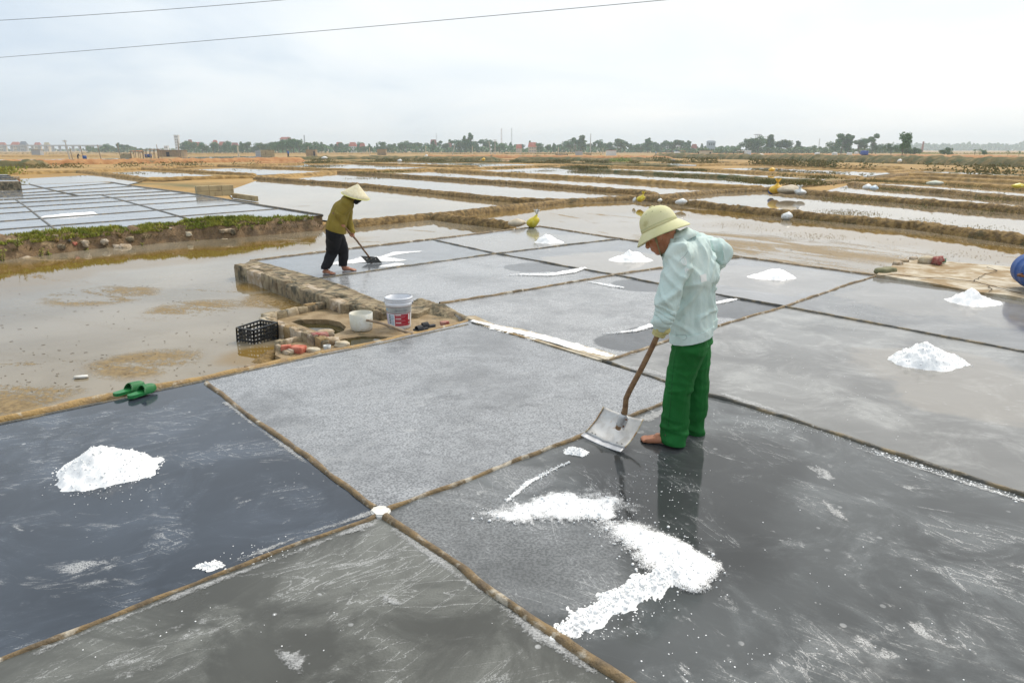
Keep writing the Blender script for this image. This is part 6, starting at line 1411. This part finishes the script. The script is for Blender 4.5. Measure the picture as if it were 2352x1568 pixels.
house(1632, 480, 18, 24, mat('wall_bluegrey', (.36, .44, .50), rough=.8), mat('roof_grey', (.22, .26, .30), rough=.8), 'blue-grey house with overhanging flat roof on the right', .12, floors=2, wn=3)
house(1594, 480, 12, 17, GREYW, RED2, 'small steep brown-roofed house right of the tarpaulins', .5)
for i, (x, w_, hh_, l) in enumerate(((9, 13, 18, 'red-roofed house above the viaduct at the left edge'), (39, 18, 19, 'wider red-roofed house above the viaduct'), (89, 13, 18, 'third red-roofed house above the viaduct'))): house(x, 800, w_, hh_, CREAM, RED, l, .4)
house(57, 800, 14, 20, GREYW, mat('roof_slate', (.16, .18, .22), rough=.8), 'house with a dark slate roof above the viaduct', .4); house(110, 800, 12, 18, CREAM, mat('roof_straw', (.5, .42, .26), rough=.8), 'cream-roofed house above the viaduct', .45)
# lattice-topped building
p = far(1734, 470, 0); s_ = pxm(470); root = empty('tower_building', p, 'unfinished building with an open lattice top floor behind the right trees', 'building')
MB().box(p + Vector((0, 0, 11 * s_)), (22 * s_, 5, 22 * s_)).build('lower_storeys', GREYW, root); MB().box(p + Vector((0, 0, 29 * s_)), (24 * s_, 5.6, .4)).build('floor_slab', GREYW, root); MB().box(p + Vector((3 * s_, 0, 40 * s_)), (13 * s_, 4, .4)).build('roof_slab', GREYW, root)
for i in range(5): MB().bar(p + Vector(((-10 + 5 * i) * s_, -2.4, 20 * s_)), p + Vector(((-10 + 5 * i) * s_, -2.4, 29 * s_)), .35).build('column', GREYW, root)
for i in range(4): MB().bar(p + Vector(((-3 + 4 * i) * s_, -2, 29 * s_)), p + Vector(((-3 + 4 * i) * s_, -2, 40 * s_)), .3).build('column', GREYW, root)
# viaduct on the far left
p0, p1 = far(-300, 700, 0), far(252, 760, 0); vd = empty('viaduct', p0, 'long low grey viaduct on many piers at the far left', 'bridge'); CON = mat('viaduct_concrete', (.42, .43, .43), rough=.9)
zt = 15 * pxm(730); MB().bar(p0 + Vector((0, 0, zt - .6)), p1 + Vector((0, 0, zt - .6)), 4, 1.4).build('deck', CON, vd)
for i in range(34): q = p0.lerp(p1, (i + .5) / 34); MB().box(q + Vector((0, 0, (zt - 1.2) / 2)), (1.4, 2.5, zt - 1.2)).build('pier', CON, vd)
# ---- huts, sheds, walls in the fields
def hut(x, dist, wpx, hpx, m_, label, door=None, name='hut', roof=None, cat='hut'):
    s_ = pxm(dist); w = wpx * s_; h = hpx * s_; p = far(x, dist, -.1); root = empty(name, p, label, cat); dp = w * .6
    MB().box(p + Vector((0, 0, h / 2)), (w, dp, h)).build('wall', m_, root); MB().box(p + Vector((0, 0, h + .06)), (w * 1.06, dp * 1.1, .12)).build('roof', roof or WOOD_GREY, root)
    if door is not None: MB().box(p + Vector((door * w, -dp / 2 - .02, h * .38)), (w * .14, .06, h * .76)).build('doorway', mat('door_dark', (.02, .02, .03), rough=.8), root)
    return root
hut(396, 215, 52, 14, TANW, 'long tan brick hut with a dark doorway on the left', -.08)
hut(715, 230, 22, 14, TANW, 'small tan brick hut with a doorway behind the standing walker', .35)
hut(877, 270, 20, 13, TANW, 'tan brick hut right of the conical hat against the trees')
hut(1622, 230, 26, 12, CREAM, 'cream hut with a grey end wall on the right', .3)
hut(1404, 260, 22, 11, WHITEW, 'white and red hut left of the helmet on the horizon', None, roof=RED)
hut(1330, 280, 16, 9, GREYW, 'small grey and tan block hut in the fields right of the masts', None)
hut(85, 260, 20, 12, GREYW, 'grey block hut below the viaduct')
def slab(x, dist, wpx, hpx, m_, label):
    s_ = pxm(dist); w = wpx * s_; h = hpx * s_; p = far(x, dist, -.1); root = empty('block_wall', p, label, 'wall'); n = max(2, int(w / .8))
    for i in range(n):
        for r_ in range(3): MB().box(p + Vector(((i + .5) / n * w - w / 2, 0, h * (r_ + .5) / 3)), (w / n - .03, .2, h / 3 - .03)).build('block', m_, root)
    MB().box(p + Vector((0, .02, h / 2 - .02)), (w - .06, .16, h - .06)).build('mortar', CEMENT, root)
slab(614, 190, 32, 17, CEM_YEL, 'tall cream cement wall standing alone left of the blue-shirted walker'); slab(592, 196, 12, 15, GREYW, 'grey wall stub beside the tall cream cement wall'); slab(288, 165, 24, 12, CEM_YEL, 'low cream wall left of the orange-tarped shelter'); slab(1290, 250, 30, 4, CEM_PALE, 'very low whitish wall in the fields above the far salt pile'); slab(1352, 250, 14, 6, CEM_YEL, 'low tan block wall next to the very low whitish one')
TARP = mat('tarp_orange', (.62, .13, .03), (.70, .24, .05), 2, rough=.6); TARPB = mat('tarp_blue', (.04, .09, .36), rough=.6)
def shelter(x, dist, wpx, hpx, roofm, label, posts=3, name='shelter', junk=True):
    s_ = pxm(dist); w = wpx * s_; h = hpx * s_; p = far(x, dist, -.12); root = empty(name, p, label, 'shelter')
    for i in range(posts):
        for y in (-.7, .7): MB().bar(p + Vector(((i / (posts - 1) - .5) * w * .92, y, 0)), p + Vector(((i / (posts - 1) - .5) * w * .92 + .05, y, h)), .1).build('post', WOOD_GREY, root)
    mb = MB(); vs = []; n = 8
    for i in range(n + 1):
        for j in range(4): xx = (i / n - .5) * w * 1.06; vs.append(p + Vector((xx, (j / 3 - .5) * 2, h + .12 * nz((i * .9, j * .9, x)) + .05)))
    mb.add(vs, [(i * 4 + j, (i + 1) * 4 + j, (i + 1) * 4 + j + 1, i * 4 + j + 1) for i in range(n) for j in range(3)]); o = mb.build('roof_sheet', roofm, root, True); sol = o.modifiers.new('s', 'SOLIDIFY'); sol.thickness = .05
    return root
shelter(313, 165, 24, 17, TARP, 'rickety wooden shelter under an orange tarpaulin on the left'); shelter(348, 170, 40, 20, mat('roof_rusty', (.30, .16, .10), rough=.8), 'long open shed with a rusty roof next to the orange tarpaulin', 5)
shelter(1537, 300, 15, 8, RED2, 'low shelter with a brown roof at the left of the market tarpaulins', 2); shelter(1552, 300, 14, 8, TARPB, 'low shelter under a blue tarpaulin in the fields', 2); shelter(1567, 300, 14, 8, TARP, 'low shelter under an orange tarpaulin in the right fields', 2)
shelter(1703, 175, 14, 17, WHITEW, 'flat-roofed white canopy on two posts on the right', 2)
# truck: white box body, blue cab front
p = far(1718, 165, .0); s_ = pxm(165); root = empty('truck', p, 'small truck with a white box body and blue cab on the right', 'truck')
MB().box(p + Vector((0, 0, 12 * s_)), (9 * s_, 2.2, 11 * s_), None, .05).build('box_body', WHITEW, root); MB().box(p + Vector((0, -1.4, 4.6 * s_)), (13 * s_, 1.2, 5 * s_), None, .1).build('cab', BLUEB, root); MB().box(p + Vector((0, -2.02, 5.6 * s_)), (10 * s_, .05, 1.8 * s_)).build('windscreen', GLASS, root)
for x_ in (-4.5, 4.5):
    for y_ in (-1.5, .7): MB().lathe([(.0, -.12), (.33, -.12), (.38, -.08), (.38, .08), (.33, .12), (.0, .12)], Matrix.Rotation(R(90), 3, 'Y'), p + Vector((x_ * s_, y_, .33)), 16).build('wheel', RUBBER, root)
p = far(1746, 165, .1); mb = MB(); mb.ell(p + Vector((0, 0, .5)), (1.3, .7, .45)); tag(mb.build('tarped_heap', WBAG, None, True), 'pale tarpaulin-covered heap right of the truck', 'heap')
# car
p = far(1554, 225, .0); s_ = pxm(225); root = empty('parked_car', p, 'red car with a white bonnet parked in the right fields', 'car')
mb = MB(); mb.prism([(p.x - 1.9, p.y - .8), (p.x + 1.9, p.y - .8), (p.x + 1.9, p.y + .8), (p.x - 1.9, p.y + .8)], .28, .82); mb.build('body', mat('car_red', (.55, .05, .02), rough=.3), root)
mb = MB(); mb.add([p + Vector(v) for v in ((-.9, -.75, .8), (1.3, -.75, .8), (1.3, .75, .8), (-.9, .75, .8), (-.4, -.6, 1.35), (.8, -.6, 1.35), (.8, .6, 1.35), (-.4, .6, 1.35))], [(0, 1, 5, 4), (1, 2, 6, 5), (2, 3, 7, 6), (3, 0, 4, 7), (4, 5, 6, 7)]); mb.build('cabin', WHITEW, root)
for x_ in (-1.2, 1.2): MB().lathe([(0, -.1), (.3, -.1), (.3, .1), (0, .1)], Matrix.Rotation(R(90), 3, 'X'), p + Vector((x_, -.8, .3)), 14).build('wheel', RUBBER, root)
# ---- poles and masts
def pole(x, dist, hpx, label, lean=0.0, m_=None, r_=.09, cross=False, name='wooden_pole', cat='pole', grp=None):
    s_ = pxm(dist); p = far(x, dist, -.2); root = empty(name, p, label, cat, grp); t = p + Vector((lean * s_, 0, hpx * s_)); MB().tube([p, p.lerp(t, .5), t], [r_ * 1.2, r_ * 1.05, r_ * .8], 8).build('shaft', m_ or WOOD_GREY, root)
    if cross:
        for k in (.97, .90): q = p.lerp(t, k); MB().bar(q + Vector((-5 * s_, -.05, 0)), q + Vector((5 * s_, -.05, 0)), .1).build('crossarm', m_ or WOOD_GREY, root)
    return root
CONP = mat('pole_concrete', (.46, .44, .40), rough=.9)
pole(157, 168, 42, 'tallest leaning pole with crossarms on the left', -5, CONP, .12, True, 'utility_pole'); pole(163, 168, 26, 'short wooden prop beside the tallest leaning pole', -2)
pole(189, 168, 28, 'bare wooden pole, first right of the tall utility pole', -3); pole(229, 168, 32, 'bare wooden pole, second right of the tall utility pole', -4); pole(275, 165, 36, 'bare wooden pole at the low cream wall', -4); pole(362, 170, 32, 'wooden pole rising through the rusty-roofed shed', -1); pole(410, 165, 42, 'thin dark pole in front of the tan brick hut', 1); pole(547, 240, 22, 'stout pale pole right of the red-roofed houses', -1, CREAM, .22)
pole(708, 235, 22, 'pale pole in front of the small tan hut', 0, CREAM, .13); pole(849, 260, 19, 'pale pole right of the conical hat', 0, CREAM, .13); pole(978, 270, 22, 'pale pole below the thin antenna', 0, CREAM, .13); pole(1039, 300, 23, 'leaning grey pole left of the masts', 6, CONP, .16); pole(1085, 300, 20, 'upright pale pole under the club-shaped tree', 0, CREAM, .14); pole(1128, 330, 29, 'leaning grey pole with a crossarm left of the masts', -5, CONP, .18, True, 'utility_pole'); pole(1137, 330, 33, 'upright grey pole with a crossarm left of the masts', 0, CONP, .18, True, 'utility_pole'); pole(1195, 300, 14, 'short pale pole right of the masts', 0, CREAM, .14); pole(1283, 300, 17, 'pale pole in front of the belt right of the red roofs', 0, CREAM, .14); pole(1385, 300, 15, 'pale pole by the white and red hut', 0, CREAM, .14); pole(1356, 520, 42, 'dark pole above the tall tree right of the masts', 0, CONP, .3)
def mast(x, dist, hpx, label, m_, w):
    s_ = pxm(dist); p = far(x, dist, 0); root = empty('mast', p, label, 'mast'); h = hpx * s_
    for sx_, sy_ in ((-1, -1), (1, -1), (1, 1), (-1, 1)): MB().bar(p + Vector((sx_ * w, sy_ * w, 0)), p + Vector((sx_ * w * .7, sy_ * w * .7, h)), w * .35).build('leg', m_, root)
    mb = MB(); n = 14
    for i in range(n):
        a, b_ = p + Vector((-w, -w, h * i / n)), p + Vector((w, -w, h * (i + 1) / n)); mb.bar(a, b_, w * .25); mb.bar(p + Vector((-w, -w, h * i / n)), p + Vector((w, -w, h * i / n)), w * .25)
    mb.build('bracing', m_, root)
mast(1152, 620, 52, 'red-banded tall mast, left of the two', mat('mast_red', (.40, .22, .20), (.5, .46, .44), .15, rough=.7), .5); mast(1175, 620, 53, 'grey tall mast, right of the two', mat('mast_grey', (.28, .30, .30), rough=.7), .45); mast(701, 560, 38, 'thin dark mast above the pale yellow gabled house', mat('mast_dark', (.2, .22, .24), rough=.7), .35); mast(1003, 560, 42, 'very thin antenna beside the cream gabled house', mat('mast_pale', (.45, .46, .47), rough=.7), .22); mast(1880, 560, 30, 'thin antenna between the right-hand tree groups', mat('mast_pale2', (.4, .4, .4), rough=.7), .25)
pole(2118, 600, 24, 'brick chimney stack far right above the hazy wood', .5, RED2, .8, name='chimney', cat='chimney')
# ---- walkers and workers far off
def walker(x, dist, hpx, shirt, legs, label, hatm=None, bend=0.0, turn=1):
    s_ = pxm(dist); h = hpx * s_; p = far(x, dist, -.1); root = empty('person', p, label, 'person'); k = h / 1.65
    def V(a, b_, c): return p + Vector((a, b_, c)) * k
    bx = turn * bend
    bd = MB(); bd.ell(V(bx * .62, 0, 1.53 - bend * .35), (.10 * k, .10 * k, .12 * k)); bd.chain([(V(bx * .55, 0, 1.42 - bend * .28), .06 * k), (V(bx * .3, 0, 1.15 - bend * .1), .12 * k), (V(0, 0, .92), .12 * k)])
    for s2 in (-1, 1): bd.chain([(V(0, s2 * .08, .9), .08 * k), (V(.06 * s2, s2 * .09, .48), .06 * k), (V(.10 * s2, s2 * .1, .06), .045 * k), (V(.10 * s2 + .10 * turn, s2 * .1, .03), .03 * k)]); bd.chain([(V(bx * .5, s2 * .17, 1.36 - bend * .25), .05 * k), (V(bx * .5 + .08 * turn, s2 * .22, 1.08 - bend * .25), .04 * k), (V(bx * .5 + .22 * turn, s2 * .2, .86), .03 * k)])
    put('body', melt(bd, .03 * k, 1), [SKIN], root)
    jk = MB(); jk.chain([(V(bx * .5, 0, 1.38 - bend * .25), .13 * k), (V(bx * .3, 0, 1.15 - bend * .1), .17 * k), (V(0, 0, .85), .17 * k)])
    for s2 in (-1, 1): jk.chain([(V(bx * .5, s2 * .17, 1.36 - bend * .25), .08 * k), (V(bx * .5 + .08 * turn, s2 * .22, 1.08 - bend * .25), .065 * k), (V(bx * .5 + .20 * turn, s2 * .2, .9), .05 * k)])
    put('shirt', melt(jk, .035 * k, 1), [shirt], root)
    tr = MB()
    for s2 in (-1, 1): tr.chain([(V(0, s2 * .08, .88), .13 * k), (V(.06 * s2, s2 * .09, .48), .09 * k), (V(.10 * s2, s2 * .1, .12), .07 * k)])
    put('trousers', melt(tr, .035 * k, 1), [legs], root)
    if hatm: MB().lathe([(.005, .16 * k), (.24 * k, 0), (.23 * k, -.01 * k), (.005, .14 * k)], None, V(bx * .64, 0, 1.58 - bend * .35), 16).build('hat', hatm, root, True)
BLUEC = cloth('shirt_blue', (.03, .10, .34), (.04, .13, .4)); PURP = cloth('shirt_violet', (.10, .10, .34), (.12, .12, .4)); SKYC = cloth('shirt_sky', (.25, .45, .65), (.3, .5, .7)); YELC = cloth('shirt_tan', (.45, .36, .2), (.5, .4, .24))
walker(661, 190, 17, BLUEC, BLACKC, 'far walker in a blue shirt on the path right of the tall cream wall'); walker(176, 160, 14, BLACKC, BLACKC, 'far worker in black with a pale hat bending over between the left poles', STRAW, .5)
walker(1507, 250, 10, SKYC, BLACKC, 'tiny figure in a light blue shirt left of the market tarpaulins'); walker(1605, 240, 10, BLACKC, BLACKC, 'tiny dark figure with a pale hat left of the cream hut', STRAW); walker(1525, 240, 7, BLACKC, BLACKC, 'tiny dark crouching figure left of the red car', None, .6); walker(2025, 150, 12, YELC, BLACKC, 'far worker in a tan shirt bending on the right-hand bank', None, .5, 1); walker(2077, 140, 13, PURP, SKIN, 'far figure in a violet-blue shirt on the bank under the tall round tree', None, .2, -1); walker(1668, 240, 9, BLACKC, BLACKC, 'tiny dark figure right of the cream hut'); walker(1685, 240, 9, BLACKC, YELC, 'tiny figure between the cream hut and the white canopy')
# ---- far salt heaps and scraps of colour
for i, (x, y, r_, l) in enumerate(((24, 376, .5, 'first'), (66, 375, .8, 'second'), (75, 375.4, .8, 'third'), (155, 374, .6, 'fourth'), (166, 374.2, .4, 'fifth'), (178, 373, .5, 'sixth'), (194, 373, .5, 'seventh'), (233, 371, .5, 'eighth'), (250, 371, .5, 'ninth'))):
    p = G(x, y, -.12); tag(MB().lathe([(r_, 0), (r_ * .7, r_ * .25), (r_ * .3, r_ * .5), (.01, r_ * .58)], None, p + Vector((0, 0, .03)), 14).build('far_salt_pile', SALT, None, True), l + ' tiny white salt heap from the left on the grey far-left pans', 'salt pile', 'far salt heaps')
for x, y, m_, r_, l in ((195, 366, BLUEB, .4, 'blue drum beside the bending worker in black'), (337, 362, BLUEB, .45, 'left blue drum in the rusty-roofed shed'), (345, 362, BLUEB, .45, 'right blue drum in the rusty-roofed shed')):
    p = G(x, y, -.1); tag(MB().lathe([(0, 0), (r_, 0), (r_, r_ * .8), (r_ * 1.05, r_ * .9), (r_, r_), (r_, r_ * 1.9), (r_ * .9, r_ * 2), (0, r_ * 2)], None, p, 20).build('plastic_drum', m_, None, True), l, 'drum')
bag('plastic_bag', 1110, 370, .3, .5, ORG, 'small orange-red bag on the bank above the long far pond', False, z=.3); bag('plastic_bag', 1546, 374, .35, .45, BLUEB, 'small blue bag on the bank far right of the masts', False, z=.1); bag('plastic_bag', 1772, 395, .3, .4, ORG, 'orange float at the end of the grassy dyke', False, z=0); bag('plastic_bag', 745, 366, .5, .5, WBAG, 'white sheet scrap on the weedy bank left of the woman', False, z=.4); bag('plastic_bag', 918, 373, .35, .5, WBAG, 'white scrap on the dyke just right of the conical hat', False, z=.1); bag('plastic_bag', 979, 361, .35, .5, WBAG, 'white scrap high on the earth bank below the antenna', False, z=.5)
for x, d_, m_, l in ((1878, 190, WHITEW, 'white bundle with a red edge on the bank, first from the left'), (1918, 190, WBAG, 'white bundle on the bank, second from the left'), (1952, 180, WHITEW, 'largest white bundle on the bank, third from the left'), (1968, 230, WBAG, 'pale bundle hanging before the hedge on the right')):
    p = far(x, d_, .5); tag(rock('bundle', p + Vector((0, 0, .3)), (.6, .4, .45), m_, amp=.3), l, 'bundle')
p = far(1986, 200, .6); tag(rock('tarped_cart', p + Vector((0, 0, .5)), (1.0, .7, .55), TARPB, amp=.2, boxy=.7), 'blue tarpaulin-covered cart on the bank right of the bundles', 'cart')
# bright shrub on the far dyke
p = G(1425, 372, .1); root = empty('shrub', p, 'bright yellow-green shrub on the far dyke', 'shrub'); mb = MB()
for _ in range(500):
    a = random.random() * 6.28; q = random.random() ** .5; b_ = p + Vector((math.cos(a) * q * 1.9, math.sin(a) * q * .8, random.random() * (.85 - q * .4))); s_ = random.uniform(.06, .13); d = Vector((random.gauss(0, 1), random.gauss(0, 1), random.gauss(.6, 1))).normalized(); w_ = d.orthogonal().normalized() * s_ * .5; mb.add([b_ - d * s_, b_ + w_, b_ + d * s_, b_ - w_], [(0, 1, 2, 3)])
mb.build('foliage', mat('shrub_green', (.17, .25, .02), (.24, .32, .04), 2, rough=.6), root)
for i in range(6): MB().tube([p, p + Vector((random.uniform(-1, 1), 0, .5))], .02, 5).build('stem', BARK, root)
# weeds on dykes and banks
mb = MB(); mb2 = MB()
def turf(pts, n, h, w, dep, z, target, jit=.5):
    for _ in range(n):
        i = random.randrange(len(pts) - 1); t = random.random(); x = lerp(pts[i][0], pts[i + 1][0], t); y = lerp(pts[i][1], pts[i + 1][1], t)
        if nz((x * .013, y * .1, 5)) + .6 * nz((x * .06, y * .3, 8)) < .12: continue
        p = Vector(G(x, y, z)) + Vector((random.gauss(0, jit), random.gauss(0, dep), 0)); p.z = z * random.uniform(.1, 1.0); hh_ = random.uniform(.25, 1) * h * .6; w = w * random.uniform(.5, 1.0) if False else w; a = random.random() * 6.28; s_ = Vector((math.cos(a), math.sin(a), 0)) * w; ln = Vector((random.gauss(0, .3), random.gauss(0, .3), 1)) * hh_
        target.add([p - s_, p + s_, p + ln], [(0, 1, 2)])
turf([(1300, 381), (1388, 384), (1601, 389), (1764, 398), (1989, 410)], 9000, .26, .06, .25, .22, mb)
turf([(1290, 384), (1413, 395), (1676, 408), (1764, 415), (1900, 419)], 4500, .22, .05, .2, .25, mb)
turf([(640, 366), (850, 365), (1000, 366), (1160, 366)], 5000, .28, .1, .8, .5, mb)
turf([(1170, 368), (1300, 368), (1440, 370), (1560, 369)], 5000, .3, .1, .9, .45, mb)
turf([(1500, 361), (1764, 366), (2000, 372), (2352, 382), (2700, 392)], 9000, .35, .12, 1.0, .8, mb)
turf([(700, 373), (900, 370), (1100, 372), (1260, 373)], 4000, .3, .08, .5, .2, mb)
turf([(30, 378), (330, 374), (588, 370)], 1600, .3, .1, .8, .5, mb)
turf([(-200, 390), (-60, 386), (60, 384), (110, 382)], 5000, .35, .08, .7, .6, mb2)
turf([(1950, 423), (2014, 431), (2164, 443), (2352, 461), (2600, 484)], 3500, .10, .02, .16, .12, mb)
turf([(1939, 414), (2039, 415), (2164, 422), (2352, 435)], 2500, .12, .025, .18, .12, mb)
turf([(1541, 467), (1764, 493), (1939, 510), (2099, 525), (2352, 560)], 2200, .05, .012, .12, .13, mb)
turf([(1860, 446), (2014, 460), (2352, 489)], 3000, .09, .018, .14, .2, mb)
turf([(770, 396), (1000, 390), (1176, 384), (1290, 380)], 2600, .16, .05, .3, .18, mb)
turf([(2000, 352.5), (2200, 352.5), (2352, 353)], 1500, 1.2, .5, 8, .2, mb2)
for a_, b_, n_ in ((420, 1400, 6000), (1500, 2352, 4000), (-100, 420, 2200)): turf([(a_, 352), ((a_ + b_) / 2, 351.5), (b_, 352.5)], n_, .5, .35, 30, .25, mb, 3)
tag(mb.build('weeds', GRASS_DK), 'dull green and straw-coloured weeds growing along the dykes and banks', 'weeds', None, 'stuff'); tag(mb2.build('bank_grass', GRASS), 'bright green grass patch on the far left bank', 'grass', None, 'stuff')
# ---- two overhead wires, running in from the left and passing over the pans
WIRE = mat('wire_grey', (.16, .17, .18), rough=.6)
for (x0, y0, x1, y1, z, l) in ((0, 48, 680, 0, 6.8, 'upper of two thin overhead wires crossing the sky at top left'), (0, 133, 1560, 0, 6.0, 'lower of two thin overhead wires crossing the sky')):
    a, b_ = G(x0, y0, z), G(x1, y1, z); d = (b_ - a); a2 = a - d * .6; b2 = b_ + d * .5; pts = [a2.lerp(b2, i / 40) - Vector((0, 0, 1)) * .18 * (1 - (i / 20 - 1) ** 2) + Vector((0, 0, .16)) for i in range(41)]
    tag(MB().tube(pts, .009, 6).build('overhead_wire', WIRE, None, True), l, 'wire')
# ---- the air
mb = MB(); mb.box((0, 1150, 22), (5200, 2700, 48)); hz_ = mb.build('haze', []); hz_['kind'] = 'stuff'
hm = bpy.data.materials.new('haze_air'); hm.use_nodes = True; t = hm.node_tree; t.nodes.clear(); o_ = t.nodes.new('ShaderNodeOutputMaterial'); v_ = t.nodes.new('ShaderNodeVolumePrincipled')
v_.inputs['Color'].default_value = (.74, .86, .98, 1); v_.inputs['Density'].default_value = .0005; v_.inputs['Anisotropy'].default_value = .3; t.links.new(v_.outputs[0], o_.inputs['Volume'])
hz_.data.materials.append(hm); tag(hz_, 'thin pale haze in the air over the salt fields', 'haze')
